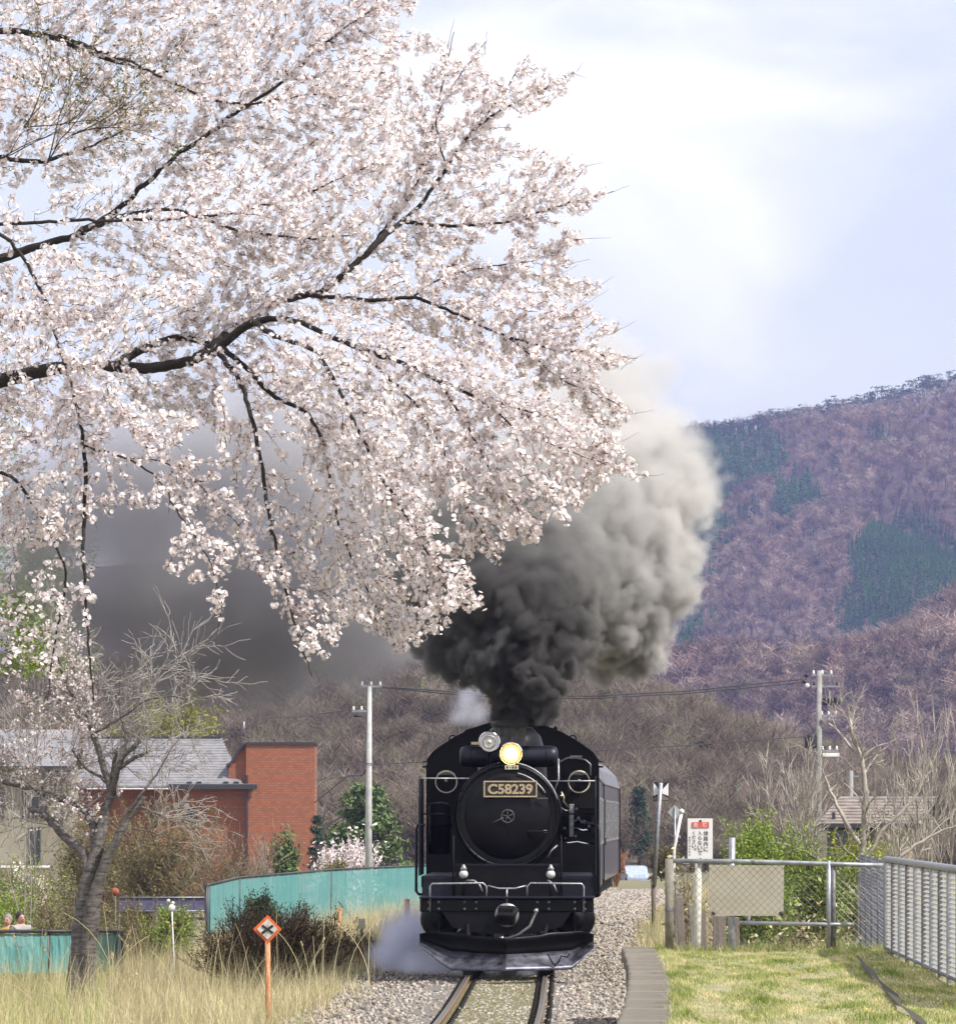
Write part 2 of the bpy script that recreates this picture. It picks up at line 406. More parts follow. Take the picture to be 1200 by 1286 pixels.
def text_mesh(s, size, depth=.0, offset=.0, align='CENTER'):
    cu = bpy.data.curves.new('lettering', 'FONT'); cu.body = s; cu.size = size; cu.extrude = depth; cu.offset = offset
    cu.align_x = align; cu.align_y = 'CENTER'
    o = bpy.data.objects.new('lettering', cu); COL.objects.link(o)
    dg = bpy.context.evaluated_depsgraph_get(); me = bpy.data.meshes.new_from_object(o.evaluated_get(dg), depsgraph=dg)
    bpy.data.objects.remove(o); me.name = 'lettering'; return me

def build_loco():
    rz = -math.atan(.0143)
    L = thing('steam_locomotive', 'black steam locomotive with lit headlamp and brass number plate C58239, smoking on the track', 'steam locomotive', (tx(88), 88, 0), rz)
    def s_at(y): return FPX / (88 + y)
    cx0 = tx(88)
    def X(px, y): return (px - 600) / s_at(y) - cx0 - .0143 * y      # local x seen at px when y behind the front
    def Z(py, y): return CAMZ + (HORY - py) / s_at(y)
    K, K2 = M['black'], M['black2']
    # --- snow plough: V in plan, dished in section, dark above, worn bright steel below
    def plough_rows(side):
        rows = []
        # (x outwards, y): section points top to bottom
        for i in range(9):
            u = i / 8.0; x = side * u * 1.275; yv = -1.15 + .62 * u
            zt = .60 + .06 * u if u > .45 else .555 + .1 * u
            zt = zt - (max(0, u - .93) / .07) * .05
            zb = .09 if u < .74 else .09 + (u - .74) / .26 * .30
            if side < 0: zb = .085 if u < .66 else .085 + (u - .66) / .34 * .36
            sec = []
            for j in range(9):
                v = j / 8.0; z = zt + (zb - zt) * v
                dish = .22 * math.sin(math.pi * min(1, v * 1.05)) - .20 * v
                sec.append((x, yv + dish, z))
            rows.append(sec)
        return rows
    for side in (-1, 1):
        rows = plough_rows(side)
        for nm, j0, j1, mt in (('plough_blade_top', 0, 4, K), ('plough_blade_edge', 4, 8, M['steel'] if side > 0 else M['steel'])):
            mb = MB(); n = j1 - j0 + 1; vs = []
            for sec in rows:
                vs += [sec[j] for j in range(j0, j1 + 1)]
            for sec in rows:
                vs += [(sec[j][0], sec[j][1] + .02, sec[j][2]) for j in range(j0, j1 + 1)]
            o = len(rows) * n; fs = []
            for i in range(len(rows) - 1):
                for j in range(n - 1):
                    a = i * n + j; fs.append((a, a + 1, a + n + 1, a + n)); fs.append((o + a, o + a + n, o + a + n + 1, o + a + 1))
                for a in (i * n, i * n + n - 1): fs.append((a, a + n, o + a + n, o + a))
            mb.add(vs, fs, True); mb.build(nm, mt, L)
        # braces behind
        MB().tube([(side * .55, -.5, .5), (side * .6, .3, .85)], .03).build('plough_brace', K2, L)
        # rail guard in front of each rail
        MB().box((side * .5665, -.35, .10), (.15, .25, .19)).build('rail_guard', K2, L)
    MB().tube([(.60, -1.03, .33), (.66, -1.0, .22), (.70, -.98, .16), (.76, -.96, .21), (.80, -.95, .30), (.88, -.93, .28), (.93, -.92, .33)], .012, 6).build('plough_chain', K2, L)
    # --- buffer beam, deck and handrails
    MB().bbox((0, .1, 1.02), (2.56, .22, .20), .02).build('buffer_beam', K, L)
    MB().prism([(-.95, .92), (.95, .92), (.80, .70), (.35, .60), (-.35, .60), (-.80, .70)], .0, .2).build('beam_apron', K, L)
    MB().bbox((0, .35, 1.135), (2.58, .9, .03), .008).build('front_deck', M['bluish'], L)
    for x in [-1.15, -1.0, -.62, -.45, .45, .62, 1.0, 1.15]:
        for z in (.97, 1.07): MB().lathe([(0, -.02), (.016, -.018), (.02, 0)], (x, -.01, z), 'y', 8).build('beam_bolt', M['grey_pipe'], L)
    for s in (-1, 1):
        MB().tube([(s * 1.13, -.03, .93), (s * 1.13, -.05, 1.30), (s * 1.10, -.05, 1.34), (s * .35, -.05, 1.35), (s * .30, -.05, 1.30), (s * .30, -.03, 1.14)], .014, 6).build('deck_handrail', M['grey_pipe'], L)
        # tall grab rails beside the running boards
        MB().tube([(s * 1.24, 1.2, 2.20), (s * 1.34, 1.15, 2.20), (s * 1.36, 1.1, 2.14), (s * 1.36, 1.0, 1.22), (s * 1.32, 1.0, 1.17), (s * 1.22, 1.0, 1.17)], .022, 6).build('side_handrail', K, L)
        MB().tube([(s * .98, .2, .93), (s * 1.0, .1, .62), (s * 1.18, .1, .60)], .014, 6).build('step_hanger', K2, L)
        MB().box((s * 1.12, .15, .60), (.22, .2, .02)).build('step', K2, L)
    MB().tube([(-.28, -.02, 1.31), (-.12, -.03, 1.27), (.12, -.03, 1.27), (.28, -.02, 1.31)], .013, 6).build('coupling_lever', M['grey_pipe'], L)
    MB().tube([(0, -.03, 1.27), (0, -.04, 1.06)], .012, 6).build('coupling_lever_link', M['grey_pipe'], L)
    # --- coupler
    cp = MB().bbox((0, -.22, .88), (.26, .45, .28), .04).build('coupler', K2, L)
    MB().lathe([(.0, -.02), (.17, -.02), (.18, .0), (.18, .03), (.15, .06)], (0, -.06, .88), 'y', 24).build('coupler_ring', M['grey_pipe'], cp)
    MB().tube([(.14, -.44, .98), (.1, -.5, .88), (-.1, -.5, .88), (-.16, -.42, .8)], .05, 8).build('coupler_knuckle', K2, cp)
    MB().tube([(.43, -.1, .92), (.40, -.2, .86), (.34, -.3, .72), (.18, -.36, .60), (.02, -.38, .54), (-.06, -.36, .54)], .022, 8).build('brake_hose', M['soot_ring'], L)
    MB().ball((.43, -.11, .94), .038, 6).build('hose_coupling', M['grey_pipe'], L)
    MB().ball((-.07, -.36, .545), .034, 6).build('hose_coupling', M['grey_pipe'], L)
    MB().tube([(-.35, -.05, .62), (-.30, -.2, .48), (.25, -.22, .43), (.35, -.2, .47)], .02, 6).build('brake_hose', K2, L)
    # --- front plate, frames, cylinders
    MB().prism([(-.77, 1.15), (.77, 1.15), (.77, 1.60), (-.77, 1.60)], .75, 1.2).build('front_plate', K, L)
    MB().box((0, .735, 1.615), (1.56, .03, .03)).build('front_plate_ledge', M['bluish'], L)
    MB().box((0, 5, .82), (.95, 9, .45)).build('main_frame', K2, L)
    for s in (-1, 1):
        c = MB().lathe([(0, 0), (.22, 0), (.29, .04), (.31, .1), (.31, .8), (.29, .88), (0, .9)], (s * 1.0, 1.3, .80), 'y', 24).build('cylinder', K, L)
        MB().lathe([(0, -.16), (.07, -.15), (.09, -.02), (.16, 0)], (s * 1.0, 1.3, .80), 'y', 16).build('cylinder_cover', K2, c)
        MB().lathe([(0, -.06), (.13, -.05), (.15, 0), (.15, 1.0)], (s * .98, 1.2, 1.22), 'y', 16).build('valve_chest', K2, L)
        MB().box((s * 1.0, 4.4, 1.42), (.56, 7.2, .04)).build('running_board', M['bluish'], L)
        MB().prism([(s * .78, 1.15), (s * 1.27, 1.15), (s * 1.27, 1.44), (s * .78, 1.44)], .82, .86).build('running_board_front', M['bluish'], L)
        MB().box((s * 1.265, 4.4, 1.36), (.03, 7.2, .16)).build('running_board_valance', K, L)
        # smoke deflector: tall plate with rounded top corners
        a, b = .95, 3.6; zt = 2.93
        poly = [(a, 1.45), (b, 1.45), (b, zt - .25), (b - .07, zt - .08), (b - .25, zt), (a + .3, zt), (a + .1, zt - .07), (a, zt - .3)]
        MB().prism(poly, s * 1.305, s * 1.325, 'x').build('smoke_deflector', M['bluish'], L)
        MB().tube([(s * 1.30, 1.05, 2.90 if s < 0 else 2.86), (s * .55, 1.35, 2.90 if s < 0 else 2.86)], .012, 6).build('deflector_stay', M['grey_pipe'], L)
        MB().tube([(s * 1.30, 1.5, 2.37), (s * .80, 1.5, 2.37)], .012, 6).build('deflector_stay', K2, L)
        MB().tube([(s * .80, .74, 1.15), (s * .80, .74, 2.05)], .014, 6).build('front_stanchion', K2, L)
        # marker lamp on the deck
        lm = MB().ball((s * .645, .52, 1.475), .066, 10).build('marker_lamp', M['white_lamp'], L)
        MB().lathe([(.045, 0), (.05, .03), (.03, .06), (.015, .09)], (s * .645, .52, 1.53), 'z', 12).build('marker_lamp_cap', M['grey_pipe'], lm)
        MB().tube([(s * .645, .54, 1.42), (s * .645, .54, 1.14)], .02, 6).build('marker_lamp_post', K2, lm)
        MB().tube([(s * .60 - .0, .50, 1.38), (s * .55 + .06, .46, 1.38), (s * .55 + .14, .44, 1.32), (s * .55 + .18, .44, 1.22)], .016, 6).build('conduit', M['grey_pipe'], L)
        # wheels: leading, three driving, trailing
        for (y, r) in ((1.6, .47), (3.6, .76), (5.35, .76), (7.1, .76), (8.9, .43)):
            w = MB().lathe([(r * .80, -.06), (r * .93, -.065), (r, -.06), (r, .05), (r + .03, .06), (r + .03, .085), (r * .8, .085)], (0, 0, 0), 'x', 32, cap=False).build('wheel', K2, L, (s * .60, y, r))
            sp = MB()
            for q in range(11):
                an = q / 11 * 2 * math.pi; sp.tube([(0, .08 * math.cos(an), .08 * math.sin(an)), (0, r * .84 * math.cos(an), r * .84 * math.sin(an))], .028, 5)
            sp.lathe([(.0, -.07), (.13, -.07), (.13, .07), (0, .07)], (0, 0, 0), 'x', 14); sp.build('spokes', K2, w)
        MB().tube([(s * .78, 3.6, .5), (s * .78, 7.1, .5)], .05, 6).build('coupling_rod', M['steel'], L)
        MB().tube([(s * .88, 2.2, .80), (s * .88, 5.35, .52)], .05, 6).build('connecting_rod', M['steel'], L)
    # --- smokebox and boiler
    sz = 2.335; y0 = 1.35
    sb = MB().lathe([(.70, -.02), (.775, -.02), (.80, .02), (.80, 1.9), (.815, 1.92), (.815, 2.0), (.80, 2.02), (.80, 7.6)], (0, y0, sz), 'y', 64).build('boiler', K, L)
    MB().ring((0, y0 - .015, sz), .755, .028, 'y', 64).build('smokebox_ring', M['black'], L)
    for i in range(28):
        a = i / 28 * 2 * math.pi; MB().lathe([(0, -.02), (.012, -.015), (.014, 0)], (.735 * math.cos(a), y0 - .03, sz + .735 * math.sin(a)), 'y', 6).build('smokebox_rivet', M['black'], L)
    dr = MB().lathe([(.0, -.155), (.12, -.15), (.25, -.138), (.38, -.115), (.5, -.08), (.60, -.04), (.645, -.02), (.665, .0), (.665, .03)], (0, y0, sz), 'y', 64, cap=False).build('smokebox_door', K, L)
    MB().ring((0, y0 - .17, sz + .0), .095, .010, 'y', 28, 6).build('door_handwheel', M['soot_ring'], dr)
    for a in (.35, 1.6, 2.9, 4.3, 5.4):
        MB().tube([(0, y0 - .17, sz), (.09 * math.cos(a), y0 - .17, sz + .09 * math.sin(a))], .007, 5).build('handwheel_spoke', M['soot_ring'], dr)
    MB().tube([(-.06, y0 - .19, sz - .02), (-.23, y0 - .19, sz - .10)], .007, 6).build('door_latch', M['soot_ring'], dr)
    MB().tube([(0, y0 - .19, sz - .1), (.0, y0 - .17, sz - .26)], .007, 6).build('door_latch', K2, dr)
    MB().bbox((.44, y0 - .12, sz - .225), (.30, .03, .03), .008).build('door_hinge', K2, dr)
    MB().bbox((.56, y0 - .11, sz - .225), (.06, .04, .04), .008).build('hinge_knuckle', M['grey_pipe'], dr)
    MB().bbox((.52, y0 - .12, sz + .265), (.16, .03, .02), .005).build('door_hinge', M['soot_ring'], dr)
    # hand rail over the smokebox door: highlight painted in, right arc grey, left black
    pts = [(.775 * math.cos(a), y0 - .07, sz + .775 * math.sin(a) + .03) for a in np.linspace(.28, 1.42, 16)]
    MB().tube(pts, .012, 6).build('smokebox_handrail', M['grey_pipe'], L)
    pts = [(.66 * math.cos(a), y0 - .05, sz + .66 * math.sin(a)) for a in np.linspace(.55, 1.35, 14)]
    MB().tube(pts, .012, 6).build('door_rim_rail', M['grey_pipe'], L)
    pts = [(.775 * math.cos(a), y0 - .07, sz + .775 * math.sin(a) + .03) for a in np.linspace(1.72, 2.7, 14)]
    MB().tube(pts, .014, 6).build('smokebox_handrail', K, L)
    # --- number plate
    np_ = MB().bbox((.04, y0 - .165, sz + .405), (.78, .025, .235), .006).build('number_plate', M['plate_black'], L)
    fr = MB()
    for (a, b, c, d) in ((.04, sz + .405 + .112, .80, .022), (.04, sz + .405 - .112, .80, .022)): fr.bbox((a, y0 - .18, b), (c, .02, d), .004)
    for s in (-1, 1): fr.bbox((.04 + s * .389, y0 - .18, sz + .405), (.022, .02, .20), .004)
    fr.build('plate_frame', M['brass'], np_)
    me = text_mesh('C58239', .245, .006, .008); me.materials.append(M['brass'])
    co = np.empty(len(me.vertices) * 3); me.vertices.foreach_get('co', co); co = co.reshape(-1, 3)
    w_ = co[:, 0].max() - co[:, 0].min(); h_ = co[:, 1].max() - co[:, 1].min(); cxm = (co[:, 0].max() + co[:, 0].min()) / 2; cym = (co[:, 1].max() + co[:, 1].min()) / 2
    co[:, 0] = (co[:, 0] - cxm) * .67 / w_; co[:, 1] = (co[:, 1] - cym) * .155 / h_; me.vertices.foreach_set('co', co.ravel()); me.update()
    link('plate_lettering', me, np_, (.04, y0 - .186, sz + .405), (R(90), 0, 0))
    # --- headlamps, small plate
    hl = MB().lathe([(.10, .22), (.135, .16), (.15, .0), (.155, -.06), (.165, -.07)], (.05, 1.35, 3.27), 'y', 32, cap=False).build('headlamp', M['chrome'], L)
    MB().lathe([(.0, -.03), (.05, -.028), (.13, .0), (.14, .01)], (.05, 1.31, 3.27), 'y', 32).build('headlamp_lens', M['lamp_lit'], hl)
    MB().lathe([(.0, -.037), (.045, -.036), (.085, -.024)], (.05, 1.305, 3.27), 'y', 24).build('headlamp_core', M['lamp_lit2'], hl)
    MB().lathe([(.08, .0), (.06, -.14)], (.05, 1.42, 3.12), 'z', 12).build('headlamp_base', K2, hl)
    pts = [(.05 + .165 * math.cos(a), 1.28, 3.27 + .165 * math.sin(a)) for a in np.linspace(.1, 2.5, 14)]
    MB().tube(pts, .014, 6).build('headlamp_visor', M['chrome'], hl)
    h2 = MB().lathe([(.09, .2), (.14, .12), (.155, 0), (.165, -.05), (.15, -.06)], (-.275, 1.5, 3.45), 'y', 32, cap=False).build('auxiliary_headlamp', M['chrome'], L)
    MB().lathe([(.0, .04), (.09, .02), (.145, -.03)], (-.275, 1.5, 3.45), 'y', 32).build('headlamp_lens', M['lens'], h2)
    MB().ring((-.275, 1.46, 3.45), .09, .014, 'y', 24, 6).build('lens_ring', M['grey_pipe'], h2)
    MB().ball((-.275, 1.47, 3.45), .035, 6).build('bulb', M['ivory'], h2)
    MB().box((-.49, 1.6, 3.43), (.12, .05, .04)).build('lamp_bracket', M['brass'], h2)
    MB().tube([(-.275, 1.58, 3.3), (-.30, 1.62, 3.08)], .03, 8).build('headlamp_post', K2, h2)
    sp = MB().box((.06, 1.22, 3.065), (.20, .02, .06)).build('small_plate', M['ivory'], L)
    tiny = MB()
    for k in range(4): tiny.box((.06 - .066 + k * .044, 1.208, 3.065), (.024, .006, .034 if k != 1 else .008))
    tiny.build('plate_marks', M['plate_black'], sp)
    # --- feedwater heater drum across the top
    ft = MB().lathe([(.0, -.745), (.08, -.742), (.135, -.72), (.158, -.68), (.162, -.60), (.162, .62), (.158, .68), (.135, .715), (.08, .735), (.0, .74)], (.015, 1.95, 3.235), 'x', 36).build('feedwater_heater', M['bluish'], L)
    for x in (-.56, .58): MB().ring((x, 1.95, 3.235), .163, .008, 'x', 36, 6).build('heater_strap', K, ft)
    MB().tube([(.755, 1.9, 3.2), (.76, 1.85, 2.9), (.70, 1.8, 2.72)], .015, 6).build('heater_pipe', M['grey_pipe'], L)
    # --- chimney, dome, bell fittings
    ch = MB().lathe([(.30, -.62), (.255, -.5), (.238, -.35), (.232, .0), (.238, .25), (.25, .27), (.285, .29), (.29, .34), (.27, .37), (.22, .37), (.21, .2)], (.025, 2.35, 3.41), 'z', 40, cap=False).build('chimney', M['soot_ring'], L)
    MB().lathe([(0, 0), (.21, 0)], (.025, 2.35, 3.5), 'z', 24, cap=False).build('chimney_bore', M['plate_black'], ch)
    MB().box((.30, 2.35, 3.72), (.10, .12, .06)).build('chimney_bracket', K2, ch)
    MB().lathe([(.55, -.45), (.53, -.2), (.50, .1), (.44, .3), (.32, .43), (.16, .49), (0, .5)], (.04, 4.4, 3.27), 'z', 40, cap=False).build('steam_dome', K, L)
    MB().ball((.04, 6.3, 3.2), .45, 12, (1, 1, .9)).build('sand_dome', K, L)
    # --- pump gear on the right, pump on the left
    g = MB().bbox((1.0, 2.6, 2.15), (.50, .5, .40), .03).build('feed_pump', K2, L)
    yq = 2.3
    MB().bbox((.955, yq, 2.27), (.075, .06, .50), .01).build('pump_rod', M['grey_pipe'], g)
    MB().tube([(1.0, yq, 2.26), (1.08, yq, 2.3), (1.1, yq, 2.24), (1.30, yq, 2.23)], .018, 6).build('pump_pipe', M['grey_pipe'], g)
    MB().tube([(1.0, yq, 2.16), (1.12, yq, 2.12), (1.18, yq, 2.13), (1.24, yq, 2.11)], .022, 6).build('pump_pipe', M['chrome'], g)
    MB().tube([(.84, yq, 1.95), (.9, yq, 1.93), (1.04, yq, 1.95), (1.18, yq, 1.92), (1.30, yq, 1.93)], .018, 6).build('pump_pipe', M['chrome'], g)
    MB().tube([(.80, yq, 2.46), (.86, yq, 2.42), (.98, yq, 2.42)], .012, 6).build('pump_pipe', M['grey_pipe'], g)
    for (a, b, r) in ((.85, 2.15, .025), (1.06, 2.30, .03), (1.15, 2.25, .035), (1.22, 2.18, .03), (1.28, 2.2, .028), (1.02, 2.03, .03), (.86, 2.0, .02), (1.03, 2.44, .025)):
        MB().ball((a, yq - .02, b), r, 6).build('pump_valve', M['grey_pipe'], g)
    MB().box((1.11, yq, 2.03), (.40, .03, .13)).build('pump_bracket', K, g)
    MB().tube([(.80, 1.5, 2.70), (.84, 1.5, 2.62), (.83, 1.5, 2.56), (.90, 1.6, 2.47)], .014, 6).build('copper_pipe', M['brass'], L)
    MB().ball((.80, 1.5, 2.64), .028, 6).build('pipe_union', M['chrome'], L)
    MB().tube([(.60, 1.1, 1.72), (.66, 1.05, 1.83), (.74, 1.1, 1.9)], .014, 6).build('drain_pipe', M['grey_pipe'], L)
    g2 = MB().lathe([(0, 0), (.15, .01), (.17, .05), (.17, .42), (.19, .43), (.19, .47), (.17, .48), (.17, .75), (.1, .8), (0, .8)], (-1.05, 2.8, 1.75), 'z', 24).build('air_pump', K2, L)
    MB().tube([(-1.2, 2.55, 2.5), (-1.2, 2.5, 2.1), (-1.18, 2.55, 1.9)], .02, 6).build('pump_pipe', M['soot_ring'], g2)
    MB().tube([(-1.2, 2.5, 2.52), (-1.0, 2.5, 2.54), (-.9, 2.5, 2.5)], .016, 6).build('pump_pipe', M['soot_ring'], g2)
    # --- cab
    yc = 8.8; cxl = X(643.5, yc)
    hw = 1.40; ze = 3.13
    arc = []
    for i in range(17):
        a = -1 + 2 * i / 16; arc.append((cxl + a * 1.30, 3.87 - .50 * a * a - .02 * abs(a)))
    outline = [(cxl - hw, 1.05), (cxl + hw, 1.05), (cxl + hw, ze), (cxl + hw - .02, ze + .12)] + arc[::-1] + [(cxl - hw + .02, ze + .12), (cxl - hw, ze)]
    MB().prism(outline, yc, yc + .03).build('cab_front', K, L)
    for s in (-1, 1):
        MB().box((cxl + s * (hw - .015), yc + .9, 1.55), (.03, 1.8, 1.0)).build('cab_side', K, L)
        MB().box((cxl + s * (hw - .015), yc + .25, 2.6), (.03, .5, 1.1)).build('cab_side', K, L)
        MB().box((cxl + s * (hw - .015), yc + 1.6, 2.6), (.03, .4, 1.1)).build('cab_side', K, L)
        fx = cxl + s * 1.075; fz = Z(982, yc)
        w = MB().lathe([(.0, -.012), (.165, -.012)], (fx, yc - .004, fz), 'y', 32, cap=False).build('cab_window', M['glass_dark'], L)
        MB().ring((fx, yc - .03, fz), .172, .018, 'y', 32, 6).build('window_rim', M['ivory'], w)
        MB().tube([(fx, yc - .035, fz + .03), (fx + .02 * s, yc - .035, fz - .12)], .008, 5).build('wiper', M['grey_pipe'], w)
        MB().ball((fx, yc - .04, fz + .02), .028, 6).build('wiper_hub', M['grey_pipe'], w)
        MB().bbox((fx + s * .02, yc - .02, fz - .16), (.52, .05, .55), .01).build('window_surround', K2, L)
        rr = MB().ring((cxl + s * .975, yc + .05, 3.60), .05, .013, 'y', 16, 5); rr.build('lifting_eye', K, L)
        MB().box((cxl + s * 1.43, yc + .1, 3.14), (.07, .2, .03)).build('gutter_end', K, L)
        MB().box((cxl + s * 1.43, yc + .1, 3.22), (.05, .2, .02)).build('gutter_end', K, L)
    arc_o = [(x, z + .03) for x, z in arc]
    roof = [(cxl - hw - .01, ze + .1)] + arc_o + [(cxl + hw + .01, ze + .1)] + arc[::-1]
    MB().prism(roof, yc + .0 - .05, yc + 2.0).build('cab_roof', K, L)
    x = X(697, yc); MB().lathe([(.05, 0), (.05, .05), (.025, .07), (.03, .1), (.075, .12), (.08, .17), (.04, .2), (.03, .24), (.045, .26), (.02, .3), (0, .31)], (x, yc + .4, Z(935, yc)), 'z', 16).build('roof_ventilator', K, L)
    x = X(600, yc); MB().prism([(x - .26, 3.66), (x - .2, 3.74), (x + .14, 3.84), (x + .28, 3.86), (x + .28, 3.81), (x + .05, 3.76), (x - .18, 3.66)], yc + .1, yc + .7).build('roof_hatch', K, L)
    sp = MB().box((X(723, yc), yc - .04, Z(951, yc)), (.19, .02, .05)).build('cab_plate', M['ivory'], L)
    tiny = MB()
    for k in range(5): tiny.box((X(723, yc) - .075 + k * .0375, yc - .053, Z(951, yc)), (.02, .006, .03 if k != 2 else .006))
    tiny.build('plate_marks', M['plate_black'], sp)
    a, b = X(700, yc), X(741, yc); MB().tube([(a, yc - .06, 3.2), (a + .15, yc - .06, 3.28), ((a + b) / 2, yc - .06, 3.29), (b - .08, yc - .06, 3.25), (b, yc - .06, 3.18), (b, yc - .06, 3.0)], .014, 6).build('cab_conduit', M['grey_pipe'], L)
    # --- tender
    t = thing('tender', 'black coal tender coupled behind the locomotive cab', 'tender', (tx(98.9), 98.9, 0), rz)
    MB().bbox((0, 3.4, 1.85), (2.7, 6.6, 1.6), .04).build('tank', K, t)
    MB().box((0, 3.4, .98), (2.4, 6.8, .2)).build('tender_frame', K2, t)
    coal = MB().ball((0, 2.6, 2.5), 1.0, 8, (1.15, 2.2, .45)); coal.build('coal_load', M['plate_black'], t)
    for s in (-1, 1):
        for y in (1.0, 2.7, 4.4, 6.0): MB().lathe([(0, -.06), (.43, -.06), (.43, .06), (0, .06)], (s * .6, y, .43), 'x', 24).build('wheel', K2, t)
    # --- two coaches
    M['coach'] = mat('slate_blue_coach_paint', (.055, .055, .095), .32, var=.12, nscale=2, spec=.6, coat=.3)
    M['coach_roof'] = mat('grey_coach_roof', (.13, .13, .155), .6, var=.2)
    for ci, (y0c, lab) in enumerate(((106.8, 'slate blue passenger coach next behind the tender, mostly hidden by the locomotive'), (128.2, 'slate blue passenger coach at the tail of the train, bending right'))):
        ya, yb = y0c, y0c + 20.4
        hd = math.atan2(tx(yb) - tx(ya), yb - ya)
        c = thing('passenger_coach', lab, 'coach', (tx(ya), ya, 0), -hd, 'coaches of the steam train')
        ln = 20.4; w = 1.42
        sec = [(-w, .95), (w, .95), (w, 3.05), (w - .06, 3.3), (w - .3, 3.55), (w - .75, 3.72), (0, 3.78), (-(w - .75), 3.72), (-(w - .3), 3.55), (-(w - .06), 3.3), (-w, 3.05)]
        MB().prism(sec, 0, ln).build('body_shell', M['coach'], c)
        rf = [(x * 1.01, z + .02) for x, z in sec[2:]]
        MB().prism([(w + .03, 3.04)] + [(x, z + .03) for x, z in sec[3:-1]] + [(-w - .03, 3.04), (-w + .0, 3.02), (w, 3.02)], -.02, ln + .02).build('coach_roof', M['coach_roof'], c)
        MB().box((0, ln / 2, .78), (2.5, ln - 1, .3)).build('underframe', K2, c)
        for s in (-1, 1):
            for k in range(9):
                y = 2.6 + k * 1.9
                wi = MB().bbox((s * (w + .005), y, 2.25), (.03, 1.15, .82), .01).build('window', M['glass_dark'], c)
                f = MB()
                for (dy, dz, a, b) in ((0, .43, 1.27, .05), (0, -.43, 1.27, .05), (.6, 0, .05, .86), (-.6, 0, .05, .86), (0, .1, .05, .7)): f.box((s * (w + .022), y + dy, 2.25 + dz), (.02, a, b))
                f.build('window_frame', M['grey_pipe'], wi)
            for y in (1.2, ln - 1.2):
                d = MB().bbox((s * (w + .003), y, 2.0), (.03, .85, 1.95), .01).build('coach_door', M['coach'], c)
                MB().bbox((s * (w + .02), y, 2.35), (.02, .5, .7), .01).build('door_window', M['glass_dark'], d)
                MB().box((s * (w + .03), y - .3, 1.8), (.03, .06, .16)).build('door_handle', M['plate_black'], d)
            for y in (2.6, 4.7, ln - 4.7, ln - 2.6): MB().lathe([(0, -.06), (.43, -.06), (.43, .06), (0, .06)], (s * .6, y, .43), 'x', 24).build('wheel', K2, c)
            for y in (3.65, ln - 3.65): MB().bbox((s * .95, y, .55), (.15, 2.6, .3), .04).build('bogie_frame', K2, c)
        MB().tube([(w + .01, ln - .02, .95), (w + .01, ln - .02, 3.05), (w - .3, ln - .02, 3.6)], .03, 6).build('end_rail', K2, c)
build_loco()
# ------------------------------------------------------------------ buildings, fences, poles, signs
M['brick'] = None
def brick_mat():
    m = mat('red_brick_tile', (.36, .105, .062), .8, var=.12, nscale=.8)
    nt = m.node_tree; N = nt.nodes; L = nt.links; b = N['Principled BSDF']
    tc = N.new('ShaderNodeTexCoord'); br = N.new('ShaderNodeTexBrick')
    mp = N.new('ShaderNodeMapping'); mp.inputs['Rotation'].default_value = (R(90), 0, 0); L.new(tc.outputs['Object'], mp.inputs['Vector'])
    br.inputs['Scale'].default_value = 1.0; br.inputs['Brick Width'].default_value = .30; br.inputs['Row Height'].default_value = .15; br.inputs['Mortar Size'].default_value = .018
    br.inputs['Color1'].default_value = (.34, .115, .055, 1); br.inputs['Color2'].default_value = (.26, .085, .042, 1); br.inputs['Mortar'].default_value = (.18, .085, .055, 1)
    L.new(mp.outputs['Vector'], br.inputs['Vector']); L.new(br.outputs['Color'], b.inputs['Base Color'])
    return m
M['brick'] = brick_mat()
M['slate'] = mat('grey_roof_slate', (.20, .195, .205), .55, nscale=1.5, var=.2, bump=.2, bscale=4)
M['fascia'] = mat('dark_roof_trim', (.03, .03, .035), .5)
M['beige'] = mat('beige_render_wall', (.24, .215, .16), .9, nscale=1, var=.1)
M['cream'] = mat('aged_cream_wall', (.42, .36, .25), .9, nscale=2, var=.15)
M['brown_roof'] = mat('brown_shingle_roof', (.21, .175, .155), .85, nscale=3, var=.25)
M['white'] = mat('white_paint', (.72, .72, .72), .55, var=.06)
M['net'] = mat('teal_windbreak_net', (.035, .20, .20), .85, nscale=1.6, stretch=(7, 7, .5), col2=(.17, .42, .41), bump=.4, bscale=12, detail=6)
def thin_net(m, f):
    nt = m.node_tree; N = nt.nodes; L = nt.links; o = N['Material Output']; src = o.inputs['Surface'].links[0].from_socket
    t = N.new('ShaderNodeBsdfTransparent'); x = N.new('ShaderNodeMixShader'); x.inputs[0].default_value = f
    L.new(src, x.inputs[1]); L.new(t.outputs[0], x.inputs[2]); L.new(x.outputs[0], o.inputs['Surface'])
thin_net(M['net'], .22)
M['galv'] = mat('galvanised_steel', (.30, .31, .33), .45, metal=.6, var=.18, nscale=12)
M['galv_dark'] = mat('weathered_galvanised', (.16, .155, .16), .6, metal=.45, var=.3, nscale=14)
M['pole'] = mat('concrete_pole', (.42, .42, .41), .8, var=.12, nscale=3)
M['pole2'] = mat('weathered_concrete_pole', (.24, .235, .22), .85, var=.2, nscale=3)
M['wire'] = mat('black_cable', (.02, .02, .025), .6)
M['orange'] = mat('orange_sign_paint', (.62, .12, .025), .5, var=.15, nscale=12)
M['rust'] = mat('rusty_orange_post', (.42, .13, .035), .75, nscale=9, col2=(.52, .33, .18), stretch=(6, 6, 1), lo=.42, hi=.6)
M['sign_white'] = mat('sign_white', (.70, .69, .66), .6, var=.06, nscale=5)
M['sign_dirty'] = mat('grubby_sign_white', (.52, .50, .42), .7, var=.15, nscale=14)
M['ink'] = mat('black_ink', (.015, .015, .018), .6)
